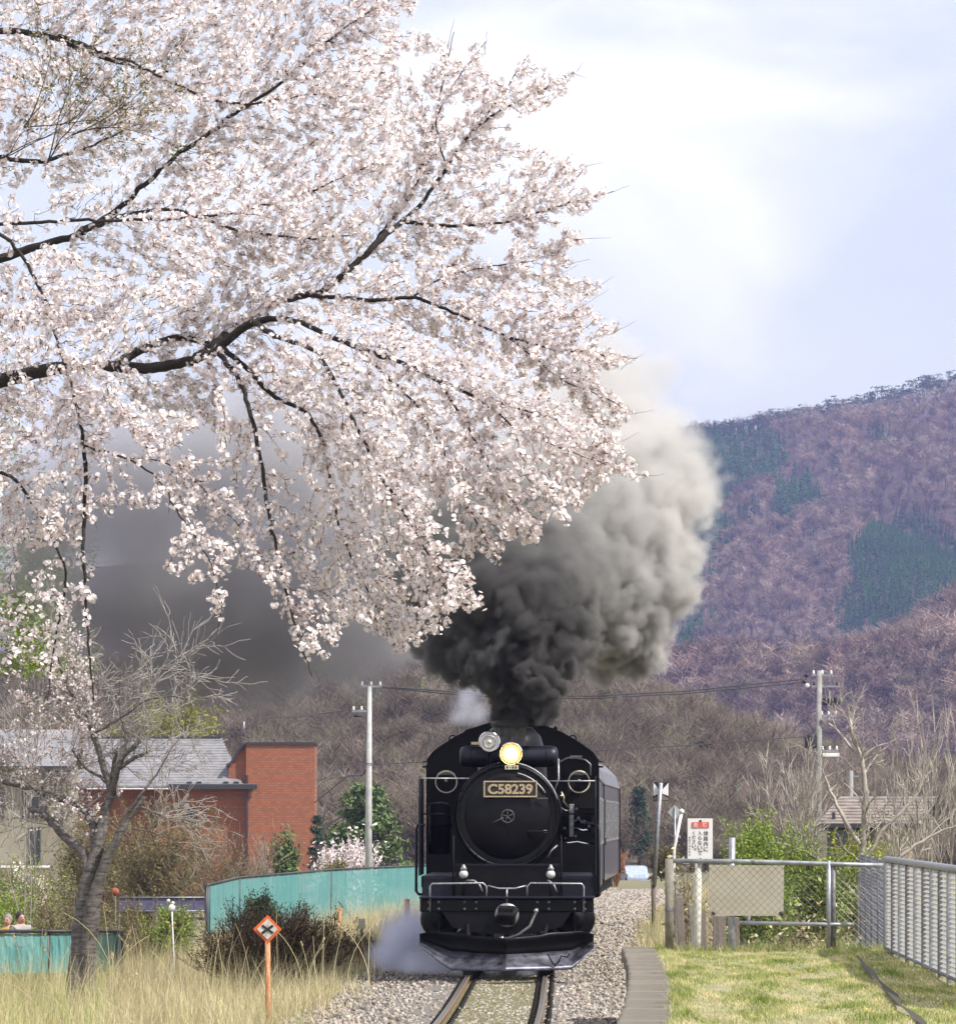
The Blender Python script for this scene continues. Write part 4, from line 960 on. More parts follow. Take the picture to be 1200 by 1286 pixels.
def build_signs():
    # warning sign
    d = 76.0; s = FPX / d; p = at(878, 1028, d); zb = -.3
    t = thing('warning_sign', 'white upright Japanese warning sign with red heading on a pale post behind the gate', 'sign', (p.x, d, zb), R(-2))
    def lx(px): return (px - 878) / s
    def lz(py): return CAMZ + (HORY - py) / s - zb
    MB().tube([(lx(874), .02, 0), (lx(877), .02, lz(1032))], .045, 10).build('sign_post', M['sign_dirty'], t)
    bd = MB().bbox((lx(878.5), -.04, lz(1056)), (31.5 / s, .02, 56 / s), .004).build('sign_board', M['sign_white'], t)
    rb = MB().box((lx(879), -.055, lz(1036)), (21.5 / s, .006, 7 / s)).build('red_heading', M['red_ink'], t)
    glyph_col('危', rb, lx(873.2), lz(1032.8), 8 / s, 6.4 / s, M['sign_white'], -.060)
    glyph_col('険', rb, lx(884.8), lz(1032.8), 8 / s, 6.4 / s, M['sign_white'], -.060)
    glyph_col('線路内に', bd, lx(885.8), lz(1043.0), 6.6 / s, 6.7 / s, M['ink'], -.054)
    glyph_col('入らないで', bd, lx(878.3), lz(1043.0), 6.6 / s, 6.2 / s, M['ink'], -.054)
    glyph_col('ください。', bd, lx(870.8), lz(1043.5), 6.4 / s, 5.4 / s, M['ink'], -.054)
    glyph_col('東日本旅客鉄道', bd, lx(865.4), lz(1050), 2.6 / s, 3.6 / s, M['ink'], -.054)
    for py in (1031, 1079): MB().lathe([(0, -.012), (.014, -.01), (.016, 0)], (lx(879), -.05, lz(py)), 'y', 10).build('sign_bolt', M['ink'], t)
    # orange diamond with black cross
    d = 75; s = FPX / d; p = at(336, 1167, d); zb = gz1(p.x, d) - .1
    t = thing('crossing_sign', 'orange bordered diamond sign with black cross on a rusty orange post in the dry grass', 'sign', (p.x, d, zb))
    zc = p.z - zb; rot = Matrix.Rotation(R(45), 3, 'Y')
    MB().tube([(.02, .03, 0), (.005, .03, .5), (0, .03, zc)], [.036, .034, .034], 10).build('sign_post', M['rust'], t)
    MB().box((0, 0, zc), (.255, .012, .255), rot).build('diamond_border', M['orange'], t)
    pl = MB().box((0, -.012, zc), (.185, .008, .185), rot).build('diamond_plate', M['sign_dirty'], t)
    cr = MB()
    for a in (35, -35):
        cr.box((0, -.020 - (.002 if a > 0 else 0), zc), (.030, .006, .17), Matrix.Rotation(R(90 - a), 3, 'Y'))
    cr.build('black_cross', M['ink'], pl)
    for z in (.045, -.045): MB().lathe([(0, -.01), (.008, -.008), (.009, 0)], (0, -.025, zc + z), 'y', 8).build('sign_bolt', M['galv_dark'], t)
    # black and white board on the leaning post
    d = 136; s = FPX / d; p = at(829.5, 1028, d); zb = gz1(p.x, d)
    t = thing('track_marker', 'square black board with two white triangles on a leaning grey post beside the track', 'track marker', (p.x - .14, d, zb))
    def lx(px): return (px - 829.5) / s + .14
    def lz(py): return CAMZ + (HORY - py) / s - zb
    MB().tube([(lx(821), 0, -.1), (lx(820), 0, lz(1100))], .055, 8).build('post_foot', M['wood'], t)
    MB().tube([(lx(821), -.05, lz(1112)), (lx(825), -.05, lz(1040)), (lx(829.5), -.05, lz(983))], .048, 10).build('marker_post', M['galv'], t)
    b = MB().box((lx(829.5), .02, lz(994)), (19.5 / s, .02, 23.5 / s)).build('marker_board', M['ink'], t)
    for sg in (-1, 1):
        x0 = lx(829.5) + sg * 9.4 / s; x1 = lx(829.5) + sg * 1.6 / s
        MB().prism([(x0, lz(983)), (x1, lz(992)), (x1, lz(996.5)), (x0, lz(999.5))], .0, .008).build('white_triangle', M['white'], b)
        MB().prism([(x0, lz(1002)), (x1, lz(998)), (x1, lz(1005)), (x0, lz(1005))], .0, .008).build('rust_patch', M['wood'], b)
    # silver diamond seen from behind, and slanting white rod
    d = 120; s = FPX / d; p = at(847, 1028, d); zb = gz1(p.x, d)
    t = thing('diamond_sign', 'plain silver diamond sign seen from behind among the reeds', 'sign', (p.x, d, zb))
    zc = CAMZ + (HORY - 1020) / s - zb
    MB().box((0, 0, zc), (.215, .012, .215), rot).build('diamond_plate', M['silver'], t)
    MB().tube([(0, -.02, 0), (0, -.02, zc + .1)], .018, 8).build('sign_post', M['galv'], t)
    d = 112; s = FPX / d; p = at(846, 1028, d); zb = gz1(p.x, d)
    t = thing('marker_rod', 'slanting white marker rod with a knob beside the silver diamond sign', 'marker rod', (p.x, d, zb))
    MB().tube([(-.05, 0, 0), (0, 0, CAMZ + (HORY - 1066) / s - zb), (9 / s, 0, CAMZ + (HORY - 1022) / s - zb)], .030, 8).build('rod', M['white'], t)
    MB().ball((9.5 / s, 0, CAMZ + (HORY - 1019) / s - zb), .05, 6).build('knob', M['white'], t)
    # little round white sign left, red stub and white box beside the net fence
    d = 105; s = FPX / d; p = at(216, 1028, d); zb = gz1(p.x, d)
    t = thing('round_marker', 'small white rosette marker on a thin stick in the tall grass', 'marker', (p.x, d, zb))
    MB().tube([(.06, 0, 0), (0, 0, CAMZ + (HORY - 1142) / s - zb)], .012, 6).build('stick', M['white'], t)
    for (dx, py, r) in ((0, 1140, .06), (-.06, 1131, .03), (.02, 1134, .03)): MB().ball((dx, -.01, CAMZ + (HORY - py) / s - zb), r, 7, (1, .35, 1)).build('rosette', M['white'], t)
    d = 118; s = FPX / d; p = at(454, 1028, d); zb = gz1(p.x, d)
    t = thing('cable_box', 'small white cable box on a short post in the dry grass left of the locomotive', 'cable box', (p.x, d, zb))
    MB().bbox((0, 0, CAMZ + (HORY - 1160) / s - zb), (.14, .1, .20), .01).build('box_body', M['sign_dirty'], t)
    MB().tube([(0, .02, 0), (0, .02, CAMZ + (HORY - 1165) / s - zb)], .03, 8).build('box_post', M['galv_dark'], t)
    for px, py, lab in ((426, 1140, 'rust red stub post in front of the teal net fence'), (511, 1129, 'rust red stub post nearest the locomotive')):
        d = 140; s = FPX / d; p = at(px, py, d); zb = gz1(p.x, d)
        o = MB().tube([(0, 0, 0), (0, 0, p.z - zb)], .06, 8).build('stub_post', M['rust'], None, (p.x, d, zb)); tag(o, lab, 'post', 'rust red stub posts')
    # faded lilac sheet fence seen between cherry trunk and net
    d = 175; s = FPX / d; a = at(150, 1028, d)
    t = thing('lilac_screen', 'faded lilac tarpaulin screen between two rails behind the tall grass', 'screen', (a.x, d, -2.2))
    def lz(py): return CAMZ + (HORY - py) / s + 2.2
    for k in range(5):
        x = k * .55; MB().box((x + .26, .0, lz(1135)), (.52, .04, 16 / s)).build('screen_panel', M['bluewall'], t)
        MB().box((x, .05, lz(1140) / 2), (.05, .05, lz(1128))).build('screen_post', M['galv'], t)
    for py in (1127, 1144): MB().tube([(0, -.04, lz(py)), (2.8, -.04, lz(py))], .018, 6).build('screen_rail', M['galv'], t)
    # orange disc
    p = at(145, 1120, 160); s = FPX / 160
    t = thing('orange_float', 'round orange red reflector on a stick just right of the old cherry trunk', 'reflector', (p.x, 160, -2.0))
    MB().lathe([(0, -.04), (.07, -.02), (.11, .0), (.0, .02)], (0, 0, p.z + 2.0), 'y', 16).build('reflector_disc', mat('dull_red_reflector', (.30, .085, .045), .8, nscale=9, var=.3), t)
    MB().tube([(0, .02, 0), (0, .02, p.z + 2.0)], .02, 6).build('stick', M['wood'], t)
build_signs()

def build_car():
    # little blue grey car beyond the curve
    d = 385; s = FPX / d; p = at(796, 1113, d)
    zb = gz1(p.x, d)
    c = thing('parked_car', 'small bluish car parked beyond the curve to the right of the train', 'car', (p.x, d, zb), R(-82))
    M['car'] = mat('pale_blue_car_paint', (.32, .37, .50), .3, coat=.5)
    M['tyre'] = mat('tyre_rubber', (.02, .02, .02), .8)
    MB().prism([(-1.75, .28), (1.75, .28), (1.78, .55), (1.7, .78), (1.05, .88), (.62, 1.32), (-.95, 1.36), (-1.4, .95), (-1.75, .85)], -.72, .72).build('body', M['car'], c)
    MB().prism([(.95, .9), (.60, 1.26), (-.90, 1.30), (-1.25, .95)], -.735, .735).build('side_glass', M['glass_dark'], c)
    for x in (-1.1, 1.1):
        for y in (-.68, .68):
            w = MB().lathe([(0, -.09), (.2, -.09), (.29, -.07), (.30, .07), (0, .09)], (x, y, .30), 'y', 18).build('wheel', M['tyre'], c)
            MB().lathe([(0, -.1), (.17, -.095)], (x, y, .30), 'y', 14, cap=False).build('hubcap', M['galv'], w)
    for y in (-.5, .5): MB().ball((1.74, y, .65), .09, 6, (.5, 1, 1)).build('headlight', M['white'], c)
    # red and white traffic post beside it
    p = at(808, 1096, 400); s = FPX / 400
    t = thing('barrier_post', 'red topped white post beside the small bluish car', 'post', (p.x, 400, zb))
    MB().tube([(0, 0, 0), (0, 0, p.z - zb)], .12, 10).build('post_shaft', M['white'], t)
    MB().tube([(0, 0, p.z - zb - .02), (0, 0, p.z - zb + .42)], .15, 10).build('post_top', M['red_ink'], t)
build_car()

def build_person(px, py, d, rz, label, shirt, hair, lean=0.0, sc=1.0):
    s = FPX / d; p = at(px, py, d)      # centre of the head
    H = 1.62 * sc; zb = p.z - H * .935
    t = thing('person', label, 'person', (p.x, d, zb), rz, 'people behind the low net fence')
    sk = (.48, .27, .19)
    M.setdefault('skin', mat('skin', sk, .55, var=.05)); M.setdefault('trousers', mat('dark_trousers', (.03, .03, .05), .8))
    def skin_body(name, verts, edges, radii, m, lv=2):
        me = bpy.data.meshes.new(name); me.from_pydata([Vector(v) * sc for v in verts], edges, [])
        o = link(name, me, t); o.modifiers.new('s', 'SKIN')
        for i, r in enumerate(radii): me.skin_vertices[0].data[i].radius = (r[0] * sc, r[1] * sc) if isinstance(r, tuple) else (r * sc, r * sc)
        me.skin_vertices[0].data[0].use_root = True
        sub = o.modifiers.new('u', 'SUBSURF'); sub.levels = lv; sub.render_levels = lv
        me.materials.append(m); return o
    # body as one surface: pelvis root, legs, trunk, neck, head, arms with hands
    V = [(0, 0, .88), (0, 0, 1.05), (0, .0, 1.25), (0, .01, 1.36), (0, .0, 1.42), (0, -.01, 1.50), (0, -.015, 1.58),
         (-.09, 0, .82), (-.10, -.01, .46), (-.10, .02, .08), (-.10, -.12, .03), (.09, 0, .82), (.10, -.03, .46), (.10, .02, .08), (.10, -.12, .03),
         (-.17, 0, 1.33), (-.22, .0, 1.08), (-.20, -.16, .96), (-.15, -.26, 1.0), (.17, 0, 1.33), (.22, .02, 1.08), (.20, -.12, .92), (.16, -.20, .9)]
    E = [(0, 1), (1, 2), (2, 3), (3, 4), (4, 5), (5, 6), (0, 7), (7, 8), (8, 9), (9, 10), (0, 11), (11, 12), (12, 13), (13, 14), (3, 15), (15, 16), (16, 17), (17, 18), (3, 19), (19, 20), (20, 21), (21, 22)]
    Rr = [(.13, .10), (.12, .08), (.14, .09), (.09, .07), .05, .055, .05, .085, .058, .04, .035, .085, .058, .04, .035, .06, .045, .035, .035, .06, .045, .035, .035]
    skin_body('body', V, E, Rr, M['skin'])
    skin_body('jacket', [(0, 0, .9), (0, 0, 1.05), (0, 0, 1.25), (0, .01, 1.36), (-.17, 0, 1.33), (-.22, 0, 1.08), (-.20, -.15, .97), (.17, 0, 1.33), (.22, .02, 1.08), (.20, -.11, .93)],
              [(0, 1), (1, 2), (2, 3), (3, 4), (4, 5), (5, 6), (3, 7), (7, 8), (8, 9)], [(.19, .15), (.19, .14), (.22, .15), (.17, .12), .095, .075, .055, .095, .075, .055], shirt)
    skin_body('trousers', [(0, 0, .88), (-.09, 0, .82), (-.10, -.01, .46), (-.10, .02, .1), (.09, 0, .82), (.10, -.03, .46), (.10, .02, .1)], [(0, 1), (1, 2), (2, 3), (0, 4), (4, 5), (5, 6)], [(.16, .12), .098, .075, .06, .098, .075, .06], M['trousers'])
    hd = MB().ball((0, -.012 * sc, 1.525 * sc), .098 * sc, 10, (.82, .95, 1.18)).build('head', M['skin'], t)
    MB().lathe([(0, -.115), (.014, -.11), (.02, -.09), (.006, -.07)], (0, -.012, 1.515 * sc), 'y', 8).build('nose', M['skin'], hd)
    for e in (-1, 1):
        MB().ball((e * .034 * sc, -.092 * sc, 1.545 * sc), .013 * sc, 6).build('eye', M['ink'], hd)
        MB().ball((e * .082 * sc, .0, 1.525 * sc), .022 * sc, 6, (.4, .8, 1.2)).build('ear', M['skin'], hd)
    MB().box((0, -.10 * sc, 1.478 * sc), (.042 * sc, .008, .008)).build('mouth', M['red_ink'], hd)
    MB().ball((0, .018 * sc, 1.56 * sc), .108 * sc, 10, (.9, .98, 1.1)).build('hair', hair, hd)
M['jacket_a'] = mat('grey_beige_jacket', (.30, .29, .28), .8); M['jacket_b'] = mat('ochre_jacket', (.42, .30, .07), .8); M['hair'] = mat('dark_brown_hair', (.025, .015, .012), .6)
M['hair2'] = mat('grey_hair', (.22, .2, .19), .7)
build_person(26, 1154, 122, R(35), 'person with dark hair and light grey jacket standing behind the low teal net', M['jacket_a'], M['hair'])
build_person(10, 1157, 126, R(-20), 'person with grey hair and ochre jacket at the left edge of the picture', M['jacket_b'], M['hair2'])
# ------------------------------------------------------------------ vegetation tools
def leaf_tris(C, size, jitter=.5, k=1, rng=RNG, flat=None):
    """k small leaf quads (2 triangles) scattered round every centre"""
    n = len(C) * k; c = np.repeat(C, k, 0) + rng.normal(0, jitter, (n, 3)) * 1.0
    a = rng.normal(size=(n, 3)); a /= np.linalg.norm(a, axis=1, keepdims=True)
    b = np.cross(a, rng.normal(size=(n, 3))); b /= np.linalg.norm(b, axis=1, keepdims=True)
    s = size * rng.uniform(.6, 1.3, (n, 1))
    V = np.stack([c - a * s, c + b * s * .45, c + a * s, c - b * s * .45], 1).reshape(-1, 3)
    F = np.arange(n * 4).reshape(-1, 4)
    return V, F, np.repeat(rng.random(n), 4)

def blades(B, h, w, lean=.35, rng=RNG, bend=.5, seg=2, wind=(0, 0)):
    """grass blades: tapering bent strips growing from base points B"""
    n = len(B); h = np.broadcast_to(h, n)[:, None]; w = np.broadcast_to(w, n)[:, None]
    az = rng.uniform(0, 2 * np.pi, n); d = np.stack([np.cos(az), np.sin(az), np.zeros(n)], 1)
    side = np.stack([-np.sin(az + rng.normal(0, .8, n)), np.cos(az), np.zeros(n)], 1); 
    l = np.abs(rng.normal(0, lean, (n, 1))); W = np.array([wind[0], wind[1], 0.])
    rows = []
    for i in range(seg + 1):
        t = i / seg
        c = B + (d * l + W) * h * (t * (1 - bend) + t * t * bend) + np.array([0, 0, 1.]) * h * (t - .25 * l * t * t)
        ww = w * (1 - t) if i < seg else w * 0.05
        rows.append(c - side * ww / 2); rows.append(c + side * ww / 2)
    V = np.stack(rows, 1).reshape(-1, 3); m = 2 * (seg + 1)
    f = np.array([(2 * i, 2 * i + 1, 2 * i + 3, 2 * i + 2) for i in range(seg)])
    F = (f[None] + (np.arange(n) * m)[:, None, None]).reshape(-1, 4)
    return V, F, np.repeat(rng.random(n), m)

def branching(p, d, L, r, lv, out, rng, kids=(4, 3, 3), ang=.6, grav=0.0, wig=.12, taper=.45, shrink=.62, up=.15, minr=.002, segl=6, start=.3):
    """recursive branches; out gets (points, radii, level)"""
    n = segl; pts = [np.array(p, float)]; dd = np.array(d, float); dd /= np.linalg.norm(dd); dirs = [dd]
    for i in range(n):
        dd = dd + rng.normal(0, wig, 3) + np.array([0, 0, up - grav]) * .25; dd /= np.linalg.norm(dd)
        pts.append(pts[-1] + dd * L / n); dirs.append(dd)
    rr = np.maximum(np.linspace(r, r * taper, n + 1), minr); out.append((np.array(pts), rr, lv))
    if lv <= 0: return
    k = kids[min(len(kids) - 1, lv - 1)]; k = max(1, int(round(k + rng.normal(0, .5))))
    for j in range(k):
        t = start + (1 - start) * (j + rng.random() * .8) / k; i = min(n, int(t * n)); base = pts[i]; bd = dirs[i]
        q = rng.normal(size=3); q -= bd * q.dot(bd); q /= np.linalg.norm(q) + 1e-9
        a = ang * rng.uniform(.6, 1.3); nd = bd * math.cos(a) + q * math.sin(a)
        branching(base, nd, L * shrink * rng.uniform(.7, 1.2), max(rr[i] * .6, minr), lv - 1, out, rng, kids, ang, grav, wig, taper, shrink, up, minr, segl if lv > 2 else max(3, segl - 2), start)
    # leader continues
    a = dirs[-1] + rng.normal(0, .15, 3); branching(pts[-1], a, L * shrink, max(rr[-1], minr), lv - 1, out, rng, kids, ang, grav, wig, taper, shrink, up, minr, segl, start)

def tree_mesh(name, br, m, parent, nlo=4, thin=None, attr=False):
    thick = [b for b in br if b[1][0] > .03]; fine = [b for b in br if b[1][0] <= .03]
    Vs = []; Fs = []; off = 0
    for grp, n in ((thick, 7), (fine, 3)):
        if not grp: continue
        V, F, _ = strips([b[0] for b in grp], [b[1] for b in grp], n); Vs.append(V); Fs.append(F + off); off += len(V)
    V = np.concatenate(Vs); F = np.concatenate(Fs)
    o = link(name, npmesh(name, V, F, m, smooth=True), parent); return o

M['bark_dark'] = mat('dark_cherry_bark', (.012, .009, .008), .85, nscale=8, col2=(.04, .032, .028), bump=.6, bscale=40, stretch=(1, 1, 3))
M['bark_cherry'] = mat('ringed_cherry_bark', (.035, .027, .024), .8, nscale=4, col2=(.21, .19, .17), bump=.8, bscale=12, stretch=(1.5, 1.5, 6), lo=.3, hi=.7, detail=7)
M['bark_pale'] = mat('pale_tan_bark', (.26, .225, .185), .85, nscale=6, col2=(.44, .40, .35), lo=.35, hi=.65)  # pale tan bark colour of the bare trees
M['twig_grey'] = mat('greyish_twig', (.22, .19, .165), .85, nscale=6, col2=(.42, .39, .36))
M['twig_brown'] = mat('brown_twig', (.13, .085, .06), .85, nscale=4, col2=(.30, .23, .17))
M['petal'] = mat('cherry_petal', (.84, .79, .785), .65, nscale=.8, col2=(.90, .87, .86), attr=('tint', [(.86, .76, .76), (1.0, .96, .96), (1.05, 1.03, 1.03), (1.0, .90, .90)]), trans=.28, spec=.2)
M['calyx'] = mat('reddish_calyx', (.20, .06, .04), .8, nscale=4, col2=(.36, .15, .08))
M['leaf_spring'] = mat('fresh_spring_leaf', (.24, .30, .03), .6, nscale=3, col2=(.38, .42, .06), attr=('tint', [(.6, .7, .6), (1, 1, 1), (1.15, 1.1, 1)]), trans=.35)
M['leaf_green'] = mat('bright_green_leaf', (.15, .26, .03), .6, nscale=3, col2=(.34, .42, .07), attr=('tint', [(.5, .55, .5), (1, 1, 1), (1.2, 1.15, 1)]), trans=.3)
M['leaf_yellow'] = mat('yellow_green_leaf', (.30, .32, .02), .6, nscale=3, col2=(.42, .40, .04), attr=('tint', [(.6, .65, .5), (1, 1, 1)]), trans=.35)
M['leaf_olive'] = mat('dull_olive_leaf', (.12, .13, .035), .75, nscale=2, col2=(.24, .21, .08), attr=('tint', [(.6, .6, .6), (1.2, 1.15, 1)]), trans=.2)
M['needle'] = mat('pine_needle', (.05, .10, .035), .7, nscale=2, col2=(.14, .20, .06), attr=('tint', [(.45, .5, .45), (1, 1, 1), (1.3, 1.25, 1)]))
M['needle_dark'] = mat('dark_spruce_needle', (.022, .05, .03), .75, nscale=2, col2=(.05, .09, .045), attr=('tint', [(.5, .55, .5), (1.2, 1.15, 1)]))
M['dry'] = mat('dry_straw', (.46, .39, .25), .8, nscale=.5, col2=(.66, .59, .42), attr=('tint', [(.20, .17, .11), (.70, .64, .48), (1.0, .95, .85), (1.35, 1.32, 1.22), (.55, .80, .28)]), trans=.2)
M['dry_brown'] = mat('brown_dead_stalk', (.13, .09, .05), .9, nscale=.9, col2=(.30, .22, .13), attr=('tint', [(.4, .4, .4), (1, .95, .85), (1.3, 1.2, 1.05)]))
M['grass_green'] = mat('green_grass_blade', (.13, .20, .025), .7, nscale=1, col2=(.26, .33, .07), attr=('tint', [(.5, .6, .4), (1, 1, 1), (1.3, 1.2, 1)]), trans=.25)
M['lawn'] = mat('lawn_blade', (.23, .29, .07), .75, nscale=.8, detail=6, stretch=(7, .9, 1), col2=(.56, .50, .32), attr=('tint', [(.42, .52, .25), (.8, .86, .5), (1, .97, .85), (1.25, 1.2, 1.1)]), trans=.2, lo=.4, hi=.6)
M['dandelion'] = mat('yellow_dandelion', (.75, .55, .02), .6)

# ------------------------------------------------------------------ the flowering cherry in front
def inpoly(px, py, poly):
    c = np.zeros(len(px), bool); n = len(poly)
    for i in range(n):
        x1, y1 = poly[i]; x2, y2 = poly[(i + 1) % n]
        k = ((y1 > py) != (y2 > py)); c ^= k & (px < (x2 - x1) * (py - y1) / ((y2 - y1) + 1e-9) + x1)
    return c
def flowers(C, Nrm, size, rng, tint=None):
    """five-petalled blossoms at C facing Nrm: each petal a cupped pair of triangles"""
    n = len(C); Nn = Nrm / (np.linalg.norm(Nrm, axis=1, keepdims=True) + 1e-9)
    a = np.cross(Nn, rng.normal(size=(n, 3))); a /= np.linalg.norm(a, axis=1, keepdims=True) + 1e-9; b = np.cross(Nn, a)
    s = size * rng.uniform(.8, 1.2, (n, 1)); cup = rng.uniform(.15, .7, (n, 1))
    vs = [C]
    V = []
    for k in range(5):
        t = k * 2 * np.pi / 5
        def P(ang, rad, lift): return C + (a * math.cos(ang) + b * math.sin(ang)) * s * rad + Nn * s * lift * cup
        V += [C + Nn * s * .02 * k, P(t - .50, .98, .35), P(t + .50, .98, .50)]
    V = np.stack(V, 1).reshape(-1, 3); F = np.arange(n * 15).reshape(-1, 3)
    return V, F, np.repeat(rng.random(n) if tint is None else tint, 15)

def build_cherry():
    rng = np.random.default_rng(5); D0 = 38.0
    limbs = [  # (px, py, distance, radius in px)
        [(-420, 1300, 39, 40), (-400, 1000, 39, 36), (-360, 760, 39, 32), (-285, 600, 39, 26), (-150, 520, 38.8, 17), (0, 478, 38.5, 12), (70, 462, 38.3, 10.5), (120, 457, 38.2, 9.5), (165, 463, 38.0, 9), (205, 461, 37.9, 8.5), (245, 452, 37.8, 7.5), (275, 440, 37.7, 7), (290, 422, 37.7, 6.5), (318, 404, 37.6, 6), (345, 399, 37.5, 4.2), (378, 405, 37.4, 3.8), (410, 421, 37.3, 3.5), (450, 438, 37.2, 3.3), (500, 452, 37.1, 3), (550, 478, 37, 2.6), (600, 500, 36.9, 2), (650, 512, 36.8, 1.4), (700, 528, 36.7, .9)],
        [(150, 455, 38.1, 8), (190, 432, 38.3, 6.5), (230, 421, 38.4, 5), (262, 432, 38.4, 3.5)],
        [(272, 441, 37.7, 4.2), (300, 476, 37.4, 3.2), (318, 530, 37.2, 2.8), (330, 590, 37, 2.6), (338, 650, 36.9, 2.2), (350, 700, 36.8, 1.8), (362, 760, 36.7, 1.4), (380, 815, 36.6, 1), (392, 850, 36.5, .6)],
        [(280, 436, 37.7, 4.2), (318, 470, 37.6, 3.4), (345, 502, 37.5, 2.8), (385, 515, 37.5, 2.5), (403, 550, 37.4, 2), (415, 600, 37.3, 1.7), (425, 660, 37.3, 1.4), (450, 720, 37.2, 1.1), (480, 775, 37.2, .8), (502, 815, 37.1, .5)],
        [(318, 404, 37.6, 4.5), (350, 425, 37.0, 3.2), (400, 440, 36.8, 2.8), (420, 480, 36.7, 2.4), (450, 540, 36.6, 2.1), (480, 600, 36.5, 1.9), (510, 650, 36.4, 1.6), (540, 700, 36.4, 1.2), (575, 745, 36.3, .8), (605, 765, 36.3, .5)],
        [(240, 455, 37.8, 7), (300, 408, 38.6, 6.3), (345, 380, 38.8, 5.6), (378, 371, 38.9, 5), (404, 368, 39, 5), (420, 354, 39, 4.8), (446, 332, 39.1, 4.8), (470, 308, 39.1, 4.6), (495, 285, 39.2, 4.2), (512, 272, 39.2, 3.4), (530, 255, 39.3, 2.6), (560, 212, 39.4, 2.2), (580, 180, 39.5, 1.9), (602, 155, 39.5, 1.7), (640, 132, 39.6, 1.4), (680, 112, 39.7, 1), (722, 90, 39.8, .6)],
        [(505, 278, 39.2, 2.8), (545, 284, 39.0, 2.3), (590, 284, 38.8, 2), (640, 278, 38.7, 1.6), (690, 262, 38.6, 1.1), (740, 248, 38.5, .7), (770, 240, 38.5, .4)],
        [(378, 371, 38.9, 3.6), (420, 374, 38.5, 2.8), (470, 378, 38.4, 2.5), (520, 372, 38.3, 2.2), (545, 382, 38.2, 2.1), (590, 402, 38.1, 1.8), (640, 425, 38, 1.5), (700, 440, 37.9, 1.1), (760, 446, 37.8, .7), (800, 450, 37.8, .4)],
        [(520, 372, 38.3, 1.6), (560, 345, 38.4, 1.3), (620, 335, 38.5, 1), (680, 325, 38.6, .6), (730, 300, 38.7, .4)],
        [(-150, 60, 40.2, 6), (-60, 50, 40, 5.5), (0, 38, 39.8, 5), (40, 42, 39.7, 4.4), (75, 49, 39.6, 3.6), (110, 68, 39.5, 3), (150, 78, 39.4, 2.5), (185, 88, 39.3, 1.8), (212, 90, 39.3, 1.3)],
        [(75, 45, 39.6, 2.8), (130, 66, 39, 2.2), (165, 78, 38.9, 1.9), (200, 95, 38.8, 1.7), (245, 118, 38.7, 1.6), (280, 131, 38.7, 1.7), (330, 129, 38.6, 1.4), (370, 120, 38.5, 1), (420, 118, 38.4, .7)],
        [(-100, 200, 40.5, 4), (0, 196, 40.4, 3.4), (55, 205, 40.4, 3), (72, 196, 40.4, 2.4), (100, 190, 40.3, 1.8), (140, 172, 40.2, 1.3), (180, 150, 40.2, .9), (210, 120, 40.1, .6)],
        [(-200, 420, 40, 9), (-60, 348, 39.6, 8), (0, 324, 39.4, 7), (40, 312, 39.3, 6.2), (95, 296, 39.2, 5), (150, 262, 39.2, 3.8), (215, 200, 39.2, 3), (262, 168, 39.2, 2.6), (320, 125, 39.1, 2.2), (355, 105, 39.1, 1.9), (400, 60, 39, 1.5), (450, 22, 39, 1), (505, -10, 39, .6)],
        [(-200, 300, 38, 3), (0, 282, 37.8, 2.4), (90, 277, 37.7, 2.1), (200, 276, 37.6, 1.8), (300, 268, 37.5, 1.4), (390, 240, 37.5, 1), (470, 205, 37.4, .7)],
        [(-60, 280, 37.2, 2.8), (5, 292, 37.2, 2.4), (35, 330, 37.1, 2.2), (60, 385, 37, 2), (72, 430, 36.9, 1.6), (90, 480, 36.9, 1.5), (104, 540, 36.8, 2.4), (108, 600, 36.8, 2.6), (106, 650, 36.8, 2.5), (104, 700, 36.7, 2.2), (108, 760, 36.7, 1.9), (112, 820, 36.7, 1.5), (118, 880, 36.7, 1)],
        [(-80, 560, 37, 3), (20, 600, 36.9, 2.2), (60, 660, 36.8, 1.8), (85, 720, 36.8, 1.5), (70, 800, 36.8, 1.2), (60, 880, 36.7, .8)],
        [(95, 296, 39.2, 3), (160, 268, 38.6, 2.6), (220, 262, 38.4, 2.2), (300, 290, 38.2, 1.8), (380, 300, 38.2, 1.4), (440, 296, 38.1, .9)],
        [(450, 330, 39.1, 2.2), (520, 240, 39.6, 1.6), (545, 150, 39.7, 1.2), (560, 90, 39.8, .8), (570, 40, 39.8, .5)],
        [(560, 212, 39.4, 1.4), (545, 150, 39.1, 1.1), (580, 90, 39, .8), (610, 52, 39, .5)],
        [(602, 155, 39.5, 1.1), (640, 105, 39.5, .8), (664, 68, 39.5, .5)],
        [(600, 500, 36.9, 1.5), (650, 540, 36.9, 1.2), (710, 565, 36.8, .9), (765, 585, 36.8, .6), (812, 598, 36.8, .4)],
        [(550, 478, 37, 1.8), (590, 540, 36.9, 1.5), (620, 600, 36.8, 1.2), (660, 650, 36.7, .8), (675, 686, 36.7, .5)],
        [(450, 438, 37.2, 2), (520, 505, 36.9, 1.7), (560, 570, 36.8, 1.4), (590, 640, 36.7, 1.1), (622, 705, 36.7, .6)],
        [(640, 425, 38, 1.2), (700, 475, 37.9, .9), (760, 500, 37.9, .7), (798, 520, 37.8, .4)],
        [(104, 560, 36.8, 1.8), (160, 575, 36.7, 1.5), (200, 600, 36.6, 1.3), (220, 640, 36.6, 1.1), (262, 700, 36.5, .9), (280, 760, 36.5, .7), (272, 800, 36.5, .5)],
        [(160, 575, 36.7, 1.1), (210, 580, 36.9, .9), (250, 610, 37, .8), (300, 660, 37, .7), (345, 720, 37, .5)]]
